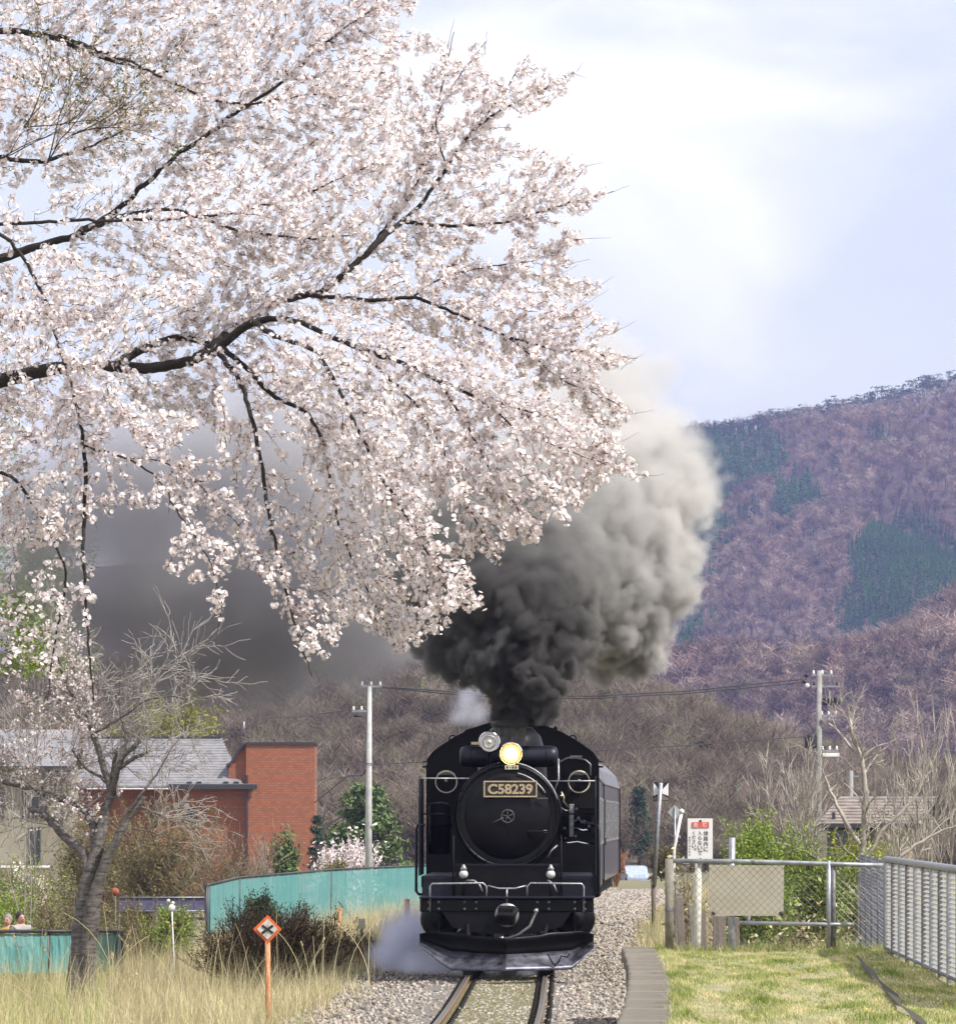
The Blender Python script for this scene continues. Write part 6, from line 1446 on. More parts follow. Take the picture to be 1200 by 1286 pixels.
def build_shrubs():
    TB, TG, BP = M['twig_brown'], M['twig_grey'], M['bark_pale']
    # left side, in front of the buildings
    shrub('shrub', 'olive leafing shrub at the far left below the beige house', 'shrub', 20, 1150, 190, 120, 70, TB, M['leaf_green'], 16, .055, 2, .45, 31, minr=.006)
    shrub('shrub', 'olive brown shrub directly behind the old cherry trunk', 'shrub', 130, 1150, 215, 150, 120, TB, M['leaf_olive'], 20, .055, 3, .75, 32, minr=.007)
    shrub('shrub', 'spreading olive shrub below the slate roof, right of the cherry trunk', 'shrub', 205, 1145, 205, 140, 135, TB, M['leaf_olive'], 20, .05, 3, .65, 33, minr=.007)
    shrub('shrub', 'nearly bare twiggy shrub in front of the red brick wall', 'shrub', 285, 1130, 195, 140, 105, M['twig_brown'], M['leaf_olive'], 16, .04, 2, .35, 34, minr=.007)
    shrub('shrub', 'thin grey twiggy shrub beside the foot of the brick tower', 'shrub', 335, 1120, 230, 70, 60, TG, None, 12, seed=35, minr=.008)
    shrub('shrub', 'fresh green low bush at the left edge behind the teal net', 'shrub', 10, 1172, 150, 90, 44, TB, M['leaf_green'], 14, .045, 3, .8, 36, minr=.006)
    shrub('shrub', 'brown green bush behind the low teal net beside the trunk', 'shrub', 70, 1176, 145, 90, 60, TB, M['leaf_olive'], 14, .04, 2, .6, 37, minr=.006)
    shrub('shrub', 'brown reedy bush between the cherry trunk and the lilac screen', 'shrub', 165, 1180, 140, 80, 50, TB, M['leaf_olive'], 14, .035, 2, .5, 38, minr=.006)
    shrub('shrub', 'dark grassy green clump below the lilac screen', 'shrub', 215, 1185, 130, 60, 44, TB, M['leaf_green'], 12, .04, 2, .6, 39, minr=.006)
    shrub('shrub', 'low white flowering shrub beside the beige house wall', 'shrub', 32, 1122, 250, 50, 22, TB, M['petal'], 10, .09, 3, .9, 40, minr=.008)
    shrub('shrub', 'small dark evergreen sprig by the corner of the brick tower', 'shrub', 360, 1105, 225, 22, 50, TB, M['needle'], 6, .10, 3, .9, 41, minr=.008, spread=.3)
    # dark mound of dead stalks in the smoke's shadow
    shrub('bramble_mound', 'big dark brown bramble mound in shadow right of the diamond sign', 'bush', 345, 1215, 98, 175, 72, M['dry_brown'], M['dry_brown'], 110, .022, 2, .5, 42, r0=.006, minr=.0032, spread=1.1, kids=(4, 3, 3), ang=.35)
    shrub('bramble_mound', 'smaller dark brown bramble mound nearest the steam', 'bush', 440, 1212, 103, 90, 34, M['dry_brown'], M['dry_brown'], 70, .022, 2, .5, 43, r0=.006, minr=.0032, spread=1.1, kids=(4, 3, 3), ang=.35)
    shrub('clipped_bush', 'small blackish evergreen bush in front of the teal net', 'bush', 330, 1165, 125, 36, 36, TB, M['needle_dark'], 14, .035, 4, .9, 44, minr=.006)
    # right side, behind the gate
    shrub('bamboo_shrub', 'bright green leafy shrub right behind the warning sign', 'shrub', 948, 1190, 88, 86, 150, M['dry_brown'], M['leaf_green'], 26, .028, 4, .7, 51, r0=.012, minr=.004)
    shrub('bamboo_shrub', 'bright green leafy shrub between the gate post and the fence corner', 'shrub', 1010, 1190, 92, 110, 135, M['dry_brown'], M['leaf_green'], 28, .028, 4, .6, 52, r0=.012, minr=.004)
    shrub('bamboo_shrub', 'yellowish green shrub in front of the cream house', 'shrub', 1075, 1180, 110, 80, 125, TB, M['leaf_spring'], 20, .042, 2, .55, 53, r0=.012, minr=.004)
    shrub('reed_clump', 'bleached reed clump left of the warning sign', 'reeds', 858, 1185, 95, 50, 115, M['dry'], M['dry'], 30, .05, 1, .4, 54, lv=2, r0=.008, minr=.004, spread=.5, kids=(2, 2))
    shrub('reed_clump', 'bleached reed clump under the warning sign', 'reeds', 905, 1190, 90, 60, 75, M['dry'], M['dry'], 30, .05, 1, .4, 55, lv=2, r0=.008, minr=.004, spread=.6, kids=(2, 2))
    shrub('reed_clump', 'bent pale reeds along the foot of the chain link', 'reeds', 1020, 1195, 80, 130, 55, M['dry'], M['dry'], 40, .05, 1, .4, 56, lv=2, r0=.008, minr=.003, spread=1.4, kids=(2, 2))
    shrub('bush', 'russet bare bush right behind the tail of the train', 'bush', 772, 1112, 215, 28, 48, mat('russet_twig', (.26, .12, .08), .9, nscale=3, col2=(.36, .22, .15)), None, 20, seed=57, minr=.010)
    shrub('bush', 'straw coloured bush beyond the curve beside the small car', 'bush', 834, 1112, 240, 40, 50, M['dry'], M['leaf_olive'], 16, .05, 1, .3, 58, minr=.010)
    # bare trees on the right
    shrub('bare_tree', 'brown brushy bare tree with dense upright twigs beside the weathered pole', 'tree', 1000, 1120, 150, 110, 185, M['bark_pale'], None, 8, seed=61, lv=3, r0=.05, minr=.009, spread=.9, kids=(5, 5, 4))
    shrub('bare_tree', 'pale bare sapling clump at the right edge of the picture', 'tree', 1180, 1140, 140, 110, 260, BP, None, 6, seed=62, lv=3, r0=.06, minr=.009, spread=.7, kids=(4, 4, 3), ang=.36)
    shrub('bare_tree', 'pale bare saplings rising in front of the cream house roof', 'tree', 1130, 1140, 135, 110, 235, BP, None, 4, seed=63, lv=3, r0=.05, minr=.009, spread=.8, kids=(4, 3, 3), ang=.42)
    rng = np.random.default_rng(64); d = 92; s = FPX / d; B = np.array([(1083 - 600) / s, d, -.5])
    t = thing('bare_tree', 'pale crooked bare tree with a forked stem just behind the fence corner', 'tree', tuple(B)); out = []
    def w(px, py, dd=0): return np.array([(px - 600) / s, d + dd, CAMZ + (HORY - py) / s]) - B
    for L in ([(1080, 1200, 0, 5), (1078, 1120, 0, 4.5), (1083, 1060, 0, 4), (1086, 1000, 0, 3.5), (1083, 960, 0, 3), (1081, 950, 0, 2.6), (1070, 930, 0, 2.2), (1066, 900, 0, 1.5), (1064, 893, 0, 1)],
              [(1081, 952, 0, 2.4), (1065, 935, .1, 1.8), (1050, 915, .2, 1.4), (1040, 908, .2, 1)], [(1081, 952, 0, 2), (1095, 940, 0, 1.6), (1110, 936, 0, 1.2), (1125, 928, 0, .8)],
              [(1079, 1060, 0, 3.4), (1060, 1030, 0, 2.8), (1045, 1000, .1, 2.2), (1035, 975, .1, 1.5)], [(1080, 1090, 0, 3), (1106, 1045, 0, 2.4), (1130, 1020, 0, 2), (1150, 1000, 0, 1.5), (1165, 960, 0, 1)],
              [(1079, 1150, 0, 3.4), (1100, 1110, 0, 3), (1120, 1085, 0, 2.6), (1150, 1060, 0, 2), (1190, 1040, 0, 1.4)], [(1078, 1130, 0, 3), (1050, 1095, 0, 2.6), (1020, 1075, 0, 2), (990, 1060, 0, 1.5), (960, 1058, 0, 1)],
              [(1072, 1190, 0, 4), (1085, 1160, 0, 3.6), (1100, 1130, 0, 3), (1112, 1090, 0, 2.4)]):
        q = np.array([w(a, b, c) for a, b, c, _ in L]); rr = np.array([e / s for *_, e in L]); Ln = np.concatenate([[0], np.cumsum(np.linalg.norm(np.diff(q, axis=0), axis=1))]); n = max(5, int(Ln[-1] / .1)); u = np.linspace(0, Ln[-1], n)
        o = np.stack([np.interp(u, Ln, q[:, i]) for i in range(3)], 1); o[1:-1] += rng.normal(0, .008, (n - 2, 3)); ro = np.interp(u, Ln, rr); out.append((o, ro, 3))
        for k in range(int(n * .35)):
            i = int(n * rng.uniform(.35, .98)); dr = rng.normal(0, .6, 3) + np.array([0, 0, .7]); branching(o[i], dr, rng.uniform(.2, .5), ro[i] * .5, 2, out, rng, kids=(3, 2), ang=.55, wig=.14, shrink=.65, up=.15, minr=.004, segl=5)
    V, F, _ = strips([b[0] for b in out], [b[1] for b in out], 6); link('stems', npmesh('stems', V, F, BP, smooth=True), t)
    # green leaves behind the blossom on the left
    rg = np.random.default_rng(71)
    shrub('leafing_tree', 'fresh green leafed tree behind the blossom at the left edge', 'tree', 30, 1150, 125, 210, 640, M['twig_grey'], M['leaf_green'], 2, .05, 6, .95, 71, lv=4, r0=.03, minr=.006, spread=.5, kids=(4, 4, 4, 3), leafmin=.55)
    shrub('leafing_tree', 'yellow green tree showing above the grey slate roof', 'tree', 205, 1080, 480, 110, 200, TB, M['leaf_yellow'], 8, .17, 8, .95, 72, lv=3, r0=.12, minr=.02, zb=-3)
    # magnolia, pine and conifers behind the teal net
    shrub('white_blossom_shrub', 'white flowering shrub at the foot of the pale pole behind the teal net', 'shrub', 432, 1120, 262, 78, 64, TB, M['petal'], 14, .09, 2, .55, 73, minr=.008)
    shrub('low_green_bush', 'small round green bush in front of the white flowering shrub', 'bush', 419, 1112, 245, 26, 24, TB, M['leaf_olive'], 12, .07, 4, .95, 74, minr=.008)
    def pine(label, px, py0, d, wpx, hpx, seed, tiers=9, name='pine_tree', m=None, dens=1.0, flat=.28, zb=None):
        rng = np.random.default_rng(seed); s = FPX / d; x = (px - 600) / s; z = gz1(x, d) if zb is None else zb; H = CAMZ + (HORY - (py0 - hpx)) / s - z; W = wpx / s / 2
        t = thing(name, label, 'tree', (x, d, z)); P = [np.array([(0, 0, -.3), (.03 * H, 0, H * .4), (0, 0, H * .7), (.01 * H, 0, H * .97)])]; r = [np.array([.04, .03, .018, .004]) * H]; C = []
        for i in range(tiers):
            u = (i + .5) / tiers; zz = H * (.22 + .74 * u); wid = W * (math.sin(math.pi * min(1, .30 + .62 * u)) if name == 'pine_tree' else (1.08 - u)) 
            for k in range(7):
                a = rng.uniform(0, 6.28); L = wid * rng.uniform(.55, 1.05); e = np.array([math.cos(a) * L, math.sin(a) * L, zz + (.12 if name == 'pine_tree' else -.10) * L + rng.normal(0, .02 * H)])
                P.append(np.stack([np.array([0, 0, zz - .05 * H]), e * .5 + np.array([0, 0, zz]) * .5, e])); r.append(np.array([.008, .005, .003]) * H)
                for q in range(int(9 * dens)):
                    v = rng.uniform(.35, 1.0); c = np.array([0, 0, zz]) * (1 - v) + e * v; n_ = int(18 * dens); C.append(c + rng.normal(0, 1, (n_, 3)) * np.array([W * .10, W * .10, W * .10 * flat * 2]))
        V, F, _ = strips(P, r, 5); link('trunk', npmesh('trunk', V, F, M['bark_cherry']), t)
        V, F, tn = leaf_tris(np.concatenate(C), W * .055, W * .01, 1, rng); tag(link('crown', npmesh('crown', V, F, m or M['needle'], attrs={'tint': tn}), t), kind='stuff')
    pine('broad green pine behind the pale utility pole', 460, 1100, 300, 122, 118, 81, 10)
    pine('narrow dark conifer between the brick tower and the pale pole', 398, 1105, 320, 46, 88, 82, 9, 'spruce_tree', M['needle_dark'])
    pine('dark spruce just right of the train below the black and white board', 803, 1092, 480, 56, 108, 83, 11, 'spruce_tree', M['needle_dark'])
    pine('smaller dark spruce right of the taller one', 838, 1090, 490, 40, 60, 84, 9, 'spruce_tree', M['needle_dark'])
build_shrubs()
# ------------------------------------------------------------------ wooded hill and mountain
from mathutils import noise as MN
M['hill_soil'] = mat('leaf_litter_slope', (.06, .045, .035), .95, nscale=.05, col2=(.12, .095, .07), detail=8)
M['mtn_soil'] = mat('mountain_leaf_litter', (.05, .032, .03), .95, nscale=.02, col2=(.11, .075, .06), detail=8)
def wood_mat(name, cols, rough=.9):
    """crown colour differs from tree to tree"""
    m = bpy.data.materials.new(name); m.use_nodes = True; nt = m.node_tree; N = nt.nodes; L = nt.links; b = N['Principled BSDF']; b.inputs['Roughness'].default_value = rough; b.inputs['Specular IOR Level'].default_value = .2
    oi = N.new('ShaderNodeObjectInfo'); rp = N.new('ShaderNodeValToRGB'); e = rp.color_ramp.elements
    e[0].position = 0; e[0].color = (*cols[0], 1); e[1].position = 1; e[1].color = (*cols[-1], 1)
    for i, c in enumerate(cols[1:-1]):
        q = e.new((i + 1) / (len(cols) - 1)); q.color = (*c, 1)
    L.new(oi.outputs['Random'], rp.inputs['Fac']); 
    g = N.new('ShaderNodeNewGeometry'); nz = N.new('ShaderNodeTexNoise'); nz.inputs['Scale'].default_value = .012; nz.inputs['Detail'].default_value = 3
    L.new(g.outputs['Position'], nz.inputs['Vector'])
    mr = N.new('ShaderNodeMapRange'); mr.inputs[1].default_value = .35; mr.inputs[2].default_value = .65; mr.inputs[3].default_value = .78; mr.inputs[4].default_value = 1.25; L.new(nz.outputs['Fac'], mr.inputs[0])
    mm = N.new('ShaderNodeVectorMath'); mm.operation = 'SCALE'; L.new(rp.outputs['Color'], mm.inputs[0]); L.new(mr.outputs[0], mm.inputs['Scale'])
    L.new(mm.outputs[0], b.inputs['Base Color']); return m
M['wood_far'] = wood_mat('bare_mountain_wood', [(.05, .036, .036), (.18, .12, .105), (.30, .21, .17), (.09, .062, .06), (.21, .165, .11), (.40, .31, .26)])
M['wood_near'] = wood_mat('bare_hill_wood', [(.085, .068, .05), (.17, .135, .105), (.12, .09, .07), (.27, .225, .18), (.15, .14, .08)])
M['con_far'] = wood_mat('plantation_cedar', [(.008, .048, .018), (.014, .07, .024), (.03, .105, .032)])
M['pine_far'] = wood_mat('ridge_pine', [(.018, .04, .028), (.03, .06, .035)])
M['pale_far'] = wood_mat('pale_ridge_tree', [(.42, .37, .34), (.55, .50, .46)])

def interp(pts, x):
    p = np.array(pts, float); return np.interp(x, p[:, 0], p[:, 1])
RIDGE = [(-900, 700), (-300, 740), (200, 705), (500, 640), (700, 592), (800, 566), (860, 549), (900, 549), (960, 535), (1020, 526), (1080, 520), (1130, 506), (1200, 490), (1300, 476), (1500, 460), (2200, 420)]
SPUR = [(-900, 1010), (600, 960), (760, 895), (820, 878), (950, 858), (1060, 820), (1130, 797), (1200, 758), (1300, 720), (1500, 640), (2200, 560)]
NEAR = [(-1200, 850), (-300, 870), (200, 880), (400, 888), (500, 868), (620, 872), (740, 888), (860, 922), (940, 958), (1000, 985), (1100, 1005), (1500, 1010), (2400, 1000)]
def ridge_z(tab, x, D): return CAMZ + (HORY - interp(tab, x / D * FPX + 600)) / FPX * D
def fr(x, y, f, seed):
    return noise2(x, y, f, seed)
def mz(x, y):
    t = np.clip((y - 2050) / 1450., 0, 1.6)
    zr = ridge_z(RIDGE, x, 3500.)
    z = zr * np.where(t <= 1, t ** 1.12, 1 - (t - 1) * .55)
    # spurs and gullies running down the slope
    g = np.abs(fr(x + .10 * y, y * .16, 1 / 34., 41)); g2 = np.abs(fr(x - .05 * y, y * .2, 1 / 13., 42))
    z = z + (34 * (g - .22) + 10 * (g2 - .28)) * np.clip(t * 3, 0, 1) * np.clip((1.0 - t) * 6, .03, 1)
    zs = ridge_z(SPUR, x, 1900.) * np.exp(-((y - 1900) / 330.) ** 2) + 16 * (fr(x + .2 * y, y * .4, 1 / 22., 44)) * np.exp(-((y - 1850) / 300.) ** 2)
    return np.maximum(z, zs) - 3 * np.clip((1300 - y) / 300., 0, 1) * 3
def nz_(x, y):
    z = ridge_z(NEAR, x, 700.) * np.exp(-((y - 700) / 125.) ** 2 * np.where(y < 700, 1, .3)) + 1.2 * fr(x, y, 1 / 16., 45) * np.exp(-((y - 680) / 140.) ** 2)
    return z - 4.0 * np.clip((560 - y) / 130., 0, 1) - 1.0
def terrain(name, fn, xs, ys, m):
    X, Y = np.meshgrid(xs, ys); Z = fn(X, Y); V = np.stack([X, Y, Z], -1).reshape(-1, 3); nx = len(xs)
    i = np.arange(len(ys) - 1)[:, None] * nx + np.arange(nx - 1)[None]; F = np.stack([i, i + 1, i + nx + 1, i + nx], -1).reshape(-1, 4)
    o = link(name, npmesh(name, V, F, m, smooth=True)); tag(o, kind='structure')
terrain('mountain', mz, np.linspace(-1300, 1500, 200), np.linspace(1150, 4700, 200), M['mtn_soil'])
terrain('hillside', nz_, np.linspace(-300, 400, 160), np.linspace(430, 1250, 150), M['hill_soil'])

def proto_bare(seed, n, w=.02, spread=.55, up=.9):
    """leafless tree, one unit tall: trunk, limbs and a haze of upward twigs as slim triangles"""
    rng = np.random.default_rng(seed); V = []; F = []
    def tri(a, b, ww):
        d = b - a; s = np.cross(d, rng.normal(size=3)); s = s / (np.linalg.norm(s) + 1e-9) * ww; o = len(V); V.extend([a - s, a + s, b]); F.append((o, o + 1, o + 2))
    for k in range(3): tri(np.zeros(3), np.array([rng.normal(0, .04), rng.normal(0, .04), .5]), w * 1.6)
    limbs = []
    for k in range(9):
        a = np.array([0, 0, rng.uniform(.15, .5)]); an = rng.uniform(0, 6.28); b = np.array([math.cos(an) * spread * .6 * rng.random(), math.sin(an) * spread * .6 * rng.random(), rng.uniform(.55, .9)]); tri(a, b, w * .9); limbs.append((a, b))
    for k in range(n):
        a, b = limbs[rng.integers(len(limbs))]; p = a + (b - a) * rng.uniform(.2, 1); q = rng.normal(0, 1, 3); q /= np.linalg.norm(q); q[2] = abs(q[2]) * up + .15
        e = p + q * np.array([spread * .55, spread * .55, .33]) * rng.uniform(.5, 1.1); e[2] = min(e[2], 1.02); tri(p, e, w * rng.uniform(.3, .8))
    return np.array(V), np.array(F)
def proto_cone(seed, n, wd=.26, ragged=.5):
    rng = np.random.default_rng(seed); V = []; F = []
    for k in range(n):
        z = rng.random() ** 1.2 * .95 + .04; an = rng.uniform(0, 6.28); r0 = wd * (1 - z) * rng.uniform(.1, .5); r1 = wd * (1.04 - z) * rng.uniform(1 - ragged, 1.1)
        a = np.array([math.cos(an) * r0, math.sin(an) * r0, z + .05]); b = np.array([math.cos(an) * r1, math.sin(an) * r1, z - .03]); s = np.array([-math.sin(an), math.cos(an), .1]) * (wd * .28 * (1.1 - z)); o = len(V)
        V.extend([a, b - s, b + s]); F.append((o, o + 1, o + 2))
    for q in range(3): o = len(V); an = q * 2.1; V.extend([np.array([.015, 0, 0]) , np.array([-.015 * math.cos(an), .02 * math.sin(an), 0]), np.array([0, 0, .9])]); F.append((o, o + 1, o + 2))
    return np.array(V), np.array(F)
def proto_pine(seed, n):
    """pine with bare stem and flat topped clumps"""
    rng = np.random.default_rng(seed); V, F = [], []
    o = 0; V += [np.array([-.012, 0, 0]), np.array([.012, 0, 0]), np.array([.01, 0, .95])]; F.append((0, 1, 2)); V += [np.array([0, -.012, 0]), np.array([0, .012, 0]), np.array([.01, 0, .95])]; F.append((3, 4, 5))
    cl = [(rng.uniform(-.22, .22), rng.uniform(-.22, .22), rng.uniform(.5, .98)) for _ in range(11)]
    for k in range(n):
        c = np.array(cl[k % 11]) + rng.normal(0, 1, 3) * np.array([.06, .06, .028]); a = rng.normal(0, 1, 3) * np.array([1, 1, .5]); a *= .06 / np.linalg.norm(a); b = np.cross(a, rng.normal(size=3)); b *= .04 / (np.linalg.norm(b) + 1e-9); o = len(V)
        V.extend([c - a, c + a, c + b]); F.append((o, o + 1, o + 2))
    return np.array(V), np.array(F)
def wood(name, label, pts, size, protos, m):
    """one mass of far trees: points with tree meshes set on them"""
    obs = []
    for i, (V, F) in enumerate(protos):
        me = npmesh(name + '_form', V, F, m); ob = bpy.data.objects.new(name + '_form', me); obs.append(ob)
    pm = bpy.data.meshes.new(name); pm.vertices.add(len(pts)); pm.vertices.foreach_set('co', np.asarray(pts, np.float32).ravel())
    rng = np.random.default_rng(len(pts))
    a = pm.attributes.new('size', 'FLOAT', 'POINT'); a.data.foreach_set('value', np.asarray(size, np.float32))
    a = pm.attributes.new('form', 'INT', 'POINT'); a.data.foreach_set('value', rng.integers(0, len(obs), len(pts)).astype(np.int32))
    a = pm.attributes.new('turn', 'FLOAT', 'POINT'); a.data.foreach_set('value', (rng.random(len(pts)) * 6.28).astype(np.float32))
    o = link(name, pm); ng = bpy.data.node_groups.new(name, 'GeometryNodeTree')
    ng.interface.new_socket('Geometry', in_out='INPUT', socket_type='NodeSocketGeometry'); ng.interface.new_socket('Geometry', in_out='OUTPUT', socket_type='NodeSocketGeometry')
    N = ng.nodes; L = ng.links; gi = N.new('NodeGroupInput'); go = N.new('NodeGroupOutput')
    g2i = N.new('GeometryNodeGeometryToInstance'); 
    for ob in reversed(obs):
        oi = N.new('GeometryNodeObjectInfo'); oi.inputs['Object'].default_value = ob; oi.inputs['As Instance'].default_value = False; L.new(oi.outputs['Geometry'], g2i.inputs[0])
    # one instance per form: convert each separately, then join
    N.remove(g2i); jn = N.new('GeometryNodeJoinGeometry')
    for oi in [n for n in N if n.bl_idname == 'GeometryNodeObjectInfo']:
        gi2 = N.new('GeometryNodeGeometryToInstance'); L.new(oi.outputs['Geometry'], gi2.inputs[0]); L.new(gi2.outputs[0], jn.inputs[0])
    ip = N.new('GeometryNodeInstanceOnPoints'); L.new(gi.outputs[0], ip.inputs['Points']); L.new(jn.outputs[0], ip.inputs['Instance']); ip.inputs['Pick Instance'].default_value = True
    def attr(nm, ty):
        n = N.new('GeometryNodeInputNamedAttribute'); n.data_type = ty; n.inputs['Name'].default_value = nm; return n.outputs['Attribute']
    L.new(attr('form', 'INT'), ip.inputs['Instance Index'])
    cx = N.new('ShaderNodeCombineXYZ'); L.new(attr('turn', 'FLOAT'), cx.inputs['Z']); L.new(cx.outputs[0], ip.inputs['Rotation']); L.new(attr('size', 'FLOAT'), ip.inputs['Scale'])
    L.new(ip.outputs[0], go.inputs[0]); mo = o.modifiers.new('trees', 'NODES'); mo.node_group = ng
    tag(o, label, 'wood', kind='stuff'); return o

def build_woods():
    rng = np.random.default_rng(77)
    def scatter(x0, x1, y0, y1, sp):
        n = int((x1 - x0) * (y1 - y0) / sp ** 2); return rng.uniform(x0, x1, n), rng.uniform(y0, y1, n)
    # ---- mountain: kinds are laid out in stands on the slope
    x, y = scatter(-330, 430, 1500, 3620, 6.0)
    k = (x / y > -.035 - .02 * (y < 2400)) & (x / y < .105); x, y = x[k], y[k]
    z = mz(x, y); px = x / y * FPX + 600; py = HORY - (z - CAMZ) / y * FPX
    cedar = inpoly(px, py, [(1062, 700), (1085, 672), (1128, 650), (1165, 655), (1210, 690), (1290, 700), (1290, 740), (1212, 752), (1150, 776), (1120, 800), (1056, 815), (1044, 780), (1066, 745)]) & (y > 2150)
    xc, yc_ = scatter(130, 330, 2150, 3500, 3.8); zc = mz(xc, yc_); CED = [(1062, 700), (1085, 672), (1128, 650), (1165, 655), (1210, 690), (1290, 700), (1290, 740), (1212, 752), (1150, 776), (1120, 800), (1056, 815), (1044, 780), (1066, 745)]
    kc = inpoly(xc / yc_ * FPX + 600, HORY - (zc - CAMZ) / yc_ * FPX, CED); CP = np.stack([xc, yc_, zc - .3], 1)[kc]
    cl = inpoly(px, py, [(972, 625), (985, 605), (1005, 598), (1025, 612), (1032, 640), (1010, 650), (985, 665), (968, 650)]) | inpoly(px, py, [(1086, 552), (1100, 545), (1118, 553), (1112, 566), (1092, 566)])
    n1 = noise2(x, y * .5, 1 / 17., 51)
    dark = (inpoly(px, py, [(700, 580), (870, 552), (960, 545), (990, 560), (985, 600), (955, 640), (945, 665), (900, 690), (870, 760), (700, 780)]) & (n1 > -.5)) | (inpoly(px, py, [(790, 720), (900, 720), (905, 780), (880, 800), (800, 840)]) & (n1 > .10)) | (inpoly(px, py, [(850, 700), (870, 700), (872, 850), (850, 850)]) & (n1 > .0))  # conifers packed over the shadowed left slope, their dark colour standing for its shade
    top = (py - interp(RIDGE, px) < 10) & (y > 3150)
    pale = top & (px > 1030) & (rng.random(len(x)) < .5)
    pn = (top & ~pale & (rng.random(len(x)) < .6)) | ((n1 > .36) & (rng.random(len(x)) < .35) & (y > 2000))
    bare = ~(cedar | cl | dark | pale | pn)
    P = np.stack([x, y, z - .3], 1)
    def S(k, a, b): return rng.uniform(a, b, k.sum())
    wood('bare_woodland', 'purplish brown leafless woodland covering the mountain slopes', P[bare], S(bare, 6.5, 12), [proto_bare(s_, 130, .017, .62) for s_ in range(5)], M['wood_far'])
    wood('cedar_plantation', 'dense green cedar plantation in a rounded block high on the mountain', CP, rng.uniform(6.5, 9.5, len(CP)), [proto_cone(s_, 60, .24) for s_ in range(4)], M['con_far'])
    q = cl | dark; wood('conifers_and_slope_shade', 'dark blue green conifers over the left of the mountain, partly standing in for its shade', P[q], S(q, 8, 13), [proto_cone(s_ + 10, 50, .27, .6) for s_ in range(4)], M['con_far'])
    # pines standing along the skyline
    xr = rng.uniform(-120, 420, 950); yr = 3500 + rng.normal(0, 22, 950); zr = mz(xr, yr); pxr = xr / yr * FPX + 600
    kk = (noise2(xr, yr, 1 / 9., 61) > -.12); Pr = np.stack([xr, yr, zr - .5], 1)[kk]
    wood('ridge_pines', 'row of dark pines silhouetted along the mountain skyline', np.concatenate([Pr, P[pn]]), np.concatenate([rng.uniform(6, 15, len(Pr)) * (1 - .25 * (Pr[:, 0] < 200)), S(pn, 6, 10)]), [proto_pine(s_, 90) for s_ in range(5)] , M['pine_far'])
    xr = rng.uniform(190, 430, 900); yr = 3470 + rng.normal(0, 35, 900); Pq = np.stack([xr, yr, mz(xr, yr) - .5], 1)
    wood('pale_ridge_trees', 'pale leafless trees standing along the right part of the skyline', np.concatenate([Pq, P[pale]]), np.concatenate([rng.uniform(5, 9.5, len(Pq)), S(pale, 6, 10)]), [proto_bare(s_ + 20, 46, .022, .4) for s_ in range(3)], M['pale_far'])
    # ---- near hill
    x, y = scatter(-90, 130, 470, 800, 2.75); z = nz_(x, y); n1 = noise2(x, y, 1 / 9., 71); n2 = noise2(x, y, 1 / 5., 72)
    cf = ((n1 > .22) & (n2 > -.1)) & (rng.random(len(x)) < .5); P = np.stack([x, y, z - .2], 1); b = ~cf
    wood('hillside_wood', 'grey brown leafless wood on the low hill behind the train', P[b], S(b, 3.8, 7.2), [proto_bare(s_ + 40, 520, .0055, .62) for s_ in range(6)], M['wood_near'])
    wood('hillside_evergreens', 'muted green evergreens among the leafless trees of the low hill', P[cf], S(cf, 3, 5.6), [proto_cone(s_ + 50, 260, .34, .8) for s_ in range(4)], wood_mat('hill_evergreen', [(.05, .08, .04), (.09, .12, .055), (.13, .14, .06)]))
build_woods()
def build_haze():
    m = bpy.data.materials.new('haze_air'); m.use_nodes = True; nt = m.node_tree; nt.nodes.clear()
    out = nt.nodes.new('ShaderNodeOutputMaterial'); pv = nt.nodes.new('ShaderNodeVolumePrincipled')
    pv.inputs['Color'].default_value = (.44, .50, .98, 1); pv.inputs['Density'].default_value = HAZE; pv.inputs['Anisotropy'].default_value = .1
    nt.links.new(pv.outputs[0], out.inputs['Volume'])
    b = MB().box((0, 2400, 162), (3400, 4960, 350)); o = b.build('haze', m)
    tag(o, 'faint bluish haze filling the whole valley', 'haze', kind='stuff')
HAZE = .000085
build_haze()
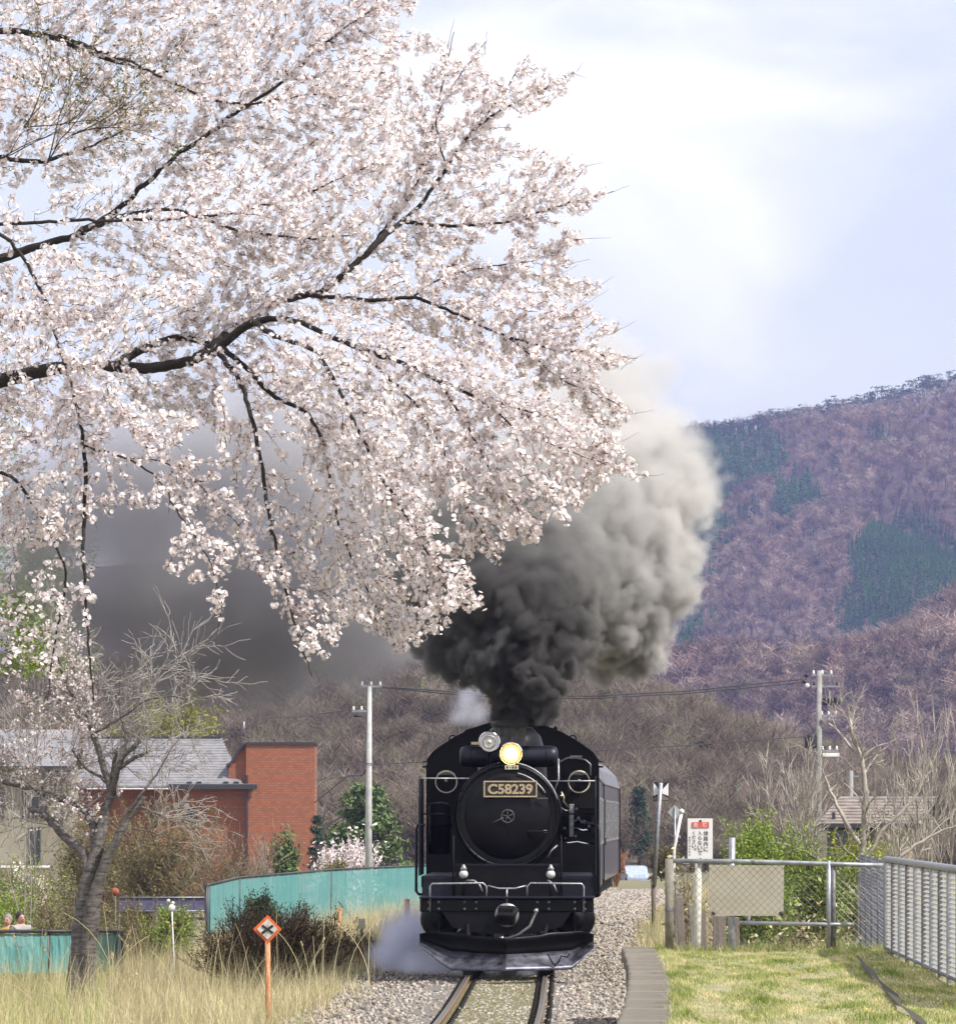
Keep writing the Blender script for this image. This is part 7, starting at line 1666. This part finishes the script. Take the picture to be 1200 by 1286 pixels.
# ------------------------------------------------------------------ smoke and steam
def volume_material(name, cA, cB, axis_lo, axis_hi, dens, aniso=0.0, wobble=.5):
    """real particles differ in colour: sooty near the chimney, condensed steam farther out"""
    m = bpy.data.materials.new(name); m.use_nodes = True; nt = m.node_tree; N = nt.nodes; L = nt.links; N.clear()
    out = N.new('ShaderNodeOutputMaterial'); pv = N.new('ShaderNodeVolumePrincipled')
    pv.inputs['Anisotropy'].default_value = aniso; pv.inputs['Density'].default_value = dens
    tc = N.new('ShaderNodeTexCoord')
    a = Vector(axis_lo); b = Vector(axis_hi); dvec = b - a
    sub = N.new('ShaderNodeVectorMath'); sub.operation = 'SUBTRACT'; sub.inputs[1].default_value = a
    L.new(tc.outputs['Object'], sub.inputs[0])
    dt = N.new('ShaderNodeVectorMath'); dt.operation = 'DOT_PRODUCT'; dt.inputs[1].default_value = dvec / dvec.length_squared
    L.new(sub.outputs[0], dt.inputs[0])
    nz = N.new('ShaderNodeTexNoise'); nz.inputs['Scale'].default_value = .9; nz.inputs['Detail'].default_value = 1
    L.new(tc.outputs['Object'], nz.inputs['Vector'])
    ma = N.new('ShaderNodeMath'); ma.operation = 'MULTIPLY_ADD'; ma.inputs[1].default_value = wobble; L.new(nz.outputs['Fac'], ma.inputs[0]); L.new(dt.outputs['Value'], ma.inputs[2])
    mr = N.new('ShaderNodeMapRange'); mr.inputs[1].default_value = wobble * .5; mr.inputs[2].default_value = 1 + wobble * .5
    L.new(ma.outputs[0], mr.inputs[0])
    mx = N.new('ShaderNodeMix'); mx.data_type = 'RGBA'; mx.inputs[6].default_value = (*cA, 1); mx.inputs[7].default_value = (*cB, 1)
    L.new(mr.outputs[0], mx.inputs[0]); L.new(mx.outputs[2], pv.inputs['Color'])
    L.new(pv.outputs[0], out.inputs['Volume'])
    return m

def puff_volume(name, puffs, lo, hi, voxel, material, k=.25, warp=((.35, 1.2), (.12, 4.0)), billow=((.28, 1.6), (.13, 3.6)), soft=((0, .08), (1, .5)), zrange=(0, 1), fbm=.0, fscale=2.0, thin=((0, 1), (1, .3))):
    """a volume grid: union of puffs (centre, radius), billowed with cellular noise. soft and thin run along world height zrange"""
    ng = bpy.data.node_groups.new(name, 'GeometryNodeTree')
    ng.interface.new_socket('Geometry', in_out='OUTPUT', socket_type='NodeSocketGeometry')
    ng.interface.new_socket('Geometry', in_out='INPUT', socket_type='NodeSocketGeometry')
    N = ng.nodes; L = ng.links
    go = N.new('NodeGroupOutput')
    vc = N.new('GeometryNodeVolumeCube')
    lo = Vector(lo); hi = Vector(hi)
    vc.inputs['Min'].default_value = lo; vc.inputs['Max'].default_value = hi
    for i, a in enumerate('XYZ'): vc.inputs['Resolution ' + a].default_value = max(8, int((hi[i] - lo[i]) / voxel))
    pos = N.new('GeometryNodeInputPosition').outputs[0]
    def math_(op, a, b=None, c=None):
        n = N.new('ShaderNodeMath'); n.operation = op
        for i, q in enumerate((a, b, c)):
            if q is None: continue
            if isinstance(q, (int, float)): n.inputs[i].default_value = q
            else: L.new(q, n.inputs[i])
        return n.outputs[0]
    def vmath(op, a, b=None, scale=None):
        n = N.new('ShaderNodeVectorMath'); n.operation = op
        for i, q in enumerate((a, b)):
            if q is None: continue
            if isinstance(q, (tuple, Vector)): n.inputs[i].default_value = q
            else: L.new(q, n.inputs[i])
        if scale is not None: n.inputs['Scale'].default_value = scale
        return n.outputs['Value'] if op in ('LENGTH', 'DISTANCE') else n.outputs[0]
    # domain warp
    p = pos
    for amp, sc_ in warp:
        nz = N.new('ShaderNodeTexNoise'); nz.inputs['Scale'].default_value = sc_; nz.inputs['Detail'].default_value = 2; nz.inputs['Roughness'].default_value = .6
        L.new(pos, nz.inputs['Vector'])
        q = vmath('SUBTRACT', nz.outputs['Color'], (.5, .5, .5)); q = vmath('SCALE', q, scale=amp * 2); p = vmath('ADD', p, q)
    sd = None
    for (c, r) in puffs:
        d = math_('SUBTRACT', vmath('DISTANCE', p, Vector(c)), float(r))
        sd = d if sd is None else math_('SMOOTH_MIN', sd, d, k)
    for amp, sc_ in billow:
        vo = N.new('ShaderNodeTexVoronoi'); vo.feature = 'F1'; vo.inputs['Scale'].default_value = sc_
        L.new(p, vo.inputs['Vector'])
        v2 = math_('MULTIPLY', vo.outputs['Distance'], vo.outputs['Distance'])
        sd = math_('ADD', sd, math_('MULTIPLY_ADD', v2, amp * 2.2, -amp))
    sep = N.new('ShaderNodeSeparateXYZ'); L.new(pos, sep.inputs[0])
    def ramp(kv, src):
        mr = N.new('ShaderNodeMapRange'); mr.inputs[1].default_value = zrange[0]; mr.inputs[2].default_value = zrange[1]
        mr.inputs[3].default_value = kv[0][1]; mr.inputs[4].default_value = kv[1][1]; L.new(src, mr.inputs[0]); return mr.outputs[0]
    edge = ramp(soft, sep.outputs['Z'])
    dens = math_('DIVIDE', math_('MULTIPLY', sd, -1.0), edge)
    n = N.new('ShaderNodeClamp'); L.new(dens, n.inputs[0]); dens = n.outputs[0]
    dens = math_('MULTIPLY', dens, ramp(thin, sep.outputs['Z']))
    if fbm:
        nz = N.new('ShaderNodeTexNoise'); nz.inputs['Scale'].default_value = fscale; nz.inputs['Detail'].default_value = 4; nz.inputs['Roughness'].default_value = .6
        L.new(p, nz.inputs['Vector'])
        mr = N.new('ShaderNodeMapRange'); mr.inputs[1].default_value = .35; mr.inputs[2].default_value = .62; mr.inputs[3].default_value = 1 - fbm; mr.inputs[4].default_value = 1
        L.new(nz.outputs['Fac'], mr.inputs[0]); dens = math_('MULTIPLY', dens, mr.outputs[0])
    L.new(dens, vc.inputs['Density'])
    sm = N.new('GeometryNodeSetMaterial'); sm.inputs['Material'].default_value = material
    L.new(vc.outputs[0], sm.inputs[0]); L.new(sm.outputs[0], go.inputs[0])
    vd = bpy.data.volumes.new(name); vd.materials.append(material)
    o = link(name, vd); mo = o.modifiers.new('grid', 'NODES'); mo.node_group = ng
    return o

def build_smoke():
    P = []
    def pf(px, py, d, rpx): P.append((at(px, py, d), rpx / FPX * d))
    # column out of the chimney
    pf(641, 902, 90.3, 20); pf(643, 888, 90.3, 23); pf(648, 868, 90.3, 27); pf(652, 845, 90.3, 36); pf(640, 822, 90.3, 40); pf(668, 815, 90.4, 40)
    pf(625, 800, 90.2, 38); pf(660, 785, 90.0, 48); pf(692, 790, 91.0, 42); pf(622, 768, 90.4, 45); pf(662, 748, 90.2, 50)
    pf(590, 790, 91.5, 40); pf(565, 815, 92.5, 24); pf(560, 785, 93, 36); pf(590, 735, 91.8, 45); pf(700, 745, 91.4, 52); pf(625, 715, 91.4, 52)
    pf(560, 730, 93, 46); pf(540, 690, 94, 55); pf(672, 700, 91.8, 52); pf(715, 695, 92.5, 50); pf(600, 670, 93, 58)
    pf(640, 806, 89.8, 36); pf(668, 838, 89.9, 30); pf(640, 850, 89.9, 26); pf(655, 770, 89.7, 40); pf(610, 745, 90.0, 36); pf(690, 765, 90.2, 34)
    # lighter lobes to the right and above
    pf(745, 735, 94, 52); pf(770, 770, 95.5, 48); pf(775, 800, 96.5, 40); pf(810, 745, 96, 42); pf(790, 700, 95.5, 58); pf(750, 650, 94.2, 55); pf(825, 690, 96.5, 42)
    pf(700, 640, 94, 55); pf(650, 620, 94.5, 60); pf(795, 630, 95.5, 56); pf(838, 620, 96.5, 42); pf(868, 600, 97, 24); pf(845, 580, 96.5, 36)
    pf(760, 580, 95.5, 58); pf(810, 565, 96, 50); pf(700, 570, 95.5, 60); pf(835, 535, 97, 34)
    pf(790, 520, 97, 48); pf(740, 515, 97, 50); pf(805, 480, 98, 40); pf(760, 465, 98.5, 46)
    m = volume_material('smoke_soot_to_vapour', (.16, .156, .155), (.78, .765, .745), at(645, 850, 90.3), at(800, 640, 96), 21.0)
    lo = at(455, 912, 91); hi = at(930, 400, 97)
    o = puff_volume('smoke_plume', P, (lo.x, 88.2, lo.z + .02), (hi.x, 100.2, hi.z), .031, m, k=.12,
                    warp=((.30, .9), (.12, 2.8), (.04, 8.0)), billow=((.28, 1.5), (.20, 3.0), (.11, 6.5)),
                    soft=((0, .055), (1, 1.3)), thin=((0, 1.0), (1, .20)), zrange=(4.3, 8.8), fbm=.15, fscale=2.4)
    tag(o, 'billowing coal smoke rising from the locomotive chimney, black below and beige above', 'smoke', kind='stuff')

    Q = []
    def qf(px, py, d, rpx): Q.append((at(px, py, d), rpx / FPX * d))
    for a in [(560, 760, 108, 70), (480, 740, 110, 110), (400, 730, 112, 130), (300, 730, 113, 140), (220, 700, 114, 140), (150, 620, 115, 130), (520, 640, 109, 110), (430, 600, 111, 130),
              (330, 580, 113, 140), (250, 600, 114, 120), (560, 560, 108, 90), (640, 520, 108, 90), (480, 500, 111, 90), (700, 480, 108, 70), (350, 820, 113, 80), (250, 810, 114, 90), (450, 820, 111, 55), (140, 760, 115, 100), (60, 650, 116, 110)]: qf(*a)
    m2 = volume_material('drifting_smoke', (.42, .41, .44), (.80, .79, .81), at(300, 850, 113), at(600, 480, 108), 2.0)
    lo = at(-60, 930, 112); hi = at(780, 370, 112)
    o = puff_volume('drifting_smoke', Q, (lo.x, 106, lo.z), (hi.x, 119, hi.z), .16, m2, k=.8, warp=((.6, .35), (.3, 1.2)), billow=((.4, .7),),
                    soft=((0, 1.3), (1, 1.6)), thin=((0, 1), (1, .5)), zrange=(4, 10), fbm=.35, fscale=.8)
    tag(o, 'grey drifting smoke hanging behind the cherry blossom and over the red brick building', 'smoke', kind='stuff')

    S = []
    def sf(px, py, d, rpx): S.append((at(px, py, d), rpx / FPX * d))
    for a in [(540, 1195, 91, 36), (515, 1185, 91, 36), (492, 1196, 91, 30), (505, 1165, 91.5, 26), (520, 1210, 90, 20), (550, 1210, 89.5, 18), (580, 1216, 88.5, 12), (620, 1218, 88.3, 11), (665, 1218, 88.3, 10), (525, 1165, 92, 20)]: sf(*a)
    m3 = volume_material('steam', (.84, .86, 1.0), (.84, .86, 1.0), at(480, 1200, 90), at(600, 1200, 90), 7.0)  # white steam; the blue of its sky-lit shade is put into the colour
    lo = at(440, 1232, 90); hi = at(720, 1120, 90)
    o = puff_volume('cylinder_steam', S, (lo.x, 86.8, 0.02), (hi.x, 94, hi.z), .06, m3, k=.3, warp=((.25, 1.2), (.1, 3.5)), billow=((.12, 2.2),),
                    soft=((0, .4), (1, .4)), thin=((0, 1), (1, 1)), fbm=.5, fscale=2.2)
    tag(o, 'pale steam, tinted blue for its sky-lit shade, blowing low over the ballast from under the locomotive', 'steam', kind='stuff')
    S = []
    for a in [(585, 880, 100, 16), (600, 900, 100, 14), (575, 900, 100, 12), (605, 865, 100, 12)]: sf(*a)
    lo = at(540, 925, 100); hi = at(640, 840, 100)
    o = puff_volume('safety_valve_steam', S, (lo.x, 98.6, lo.z), (hi.x, 101.4, hi.z), .07, m3, k=.3, warp=((.15, 1.5),), billow=((.08, 2.6),),
                    soft=((0, .35), (1, .35)), thin=((0, .6), (1, .6)))
    tag(o, 'thin wisp of white steam over the cab roof beside the chimney', 'steam', kind='stuff')
build_smoke()
print('script', time.time()-T0)
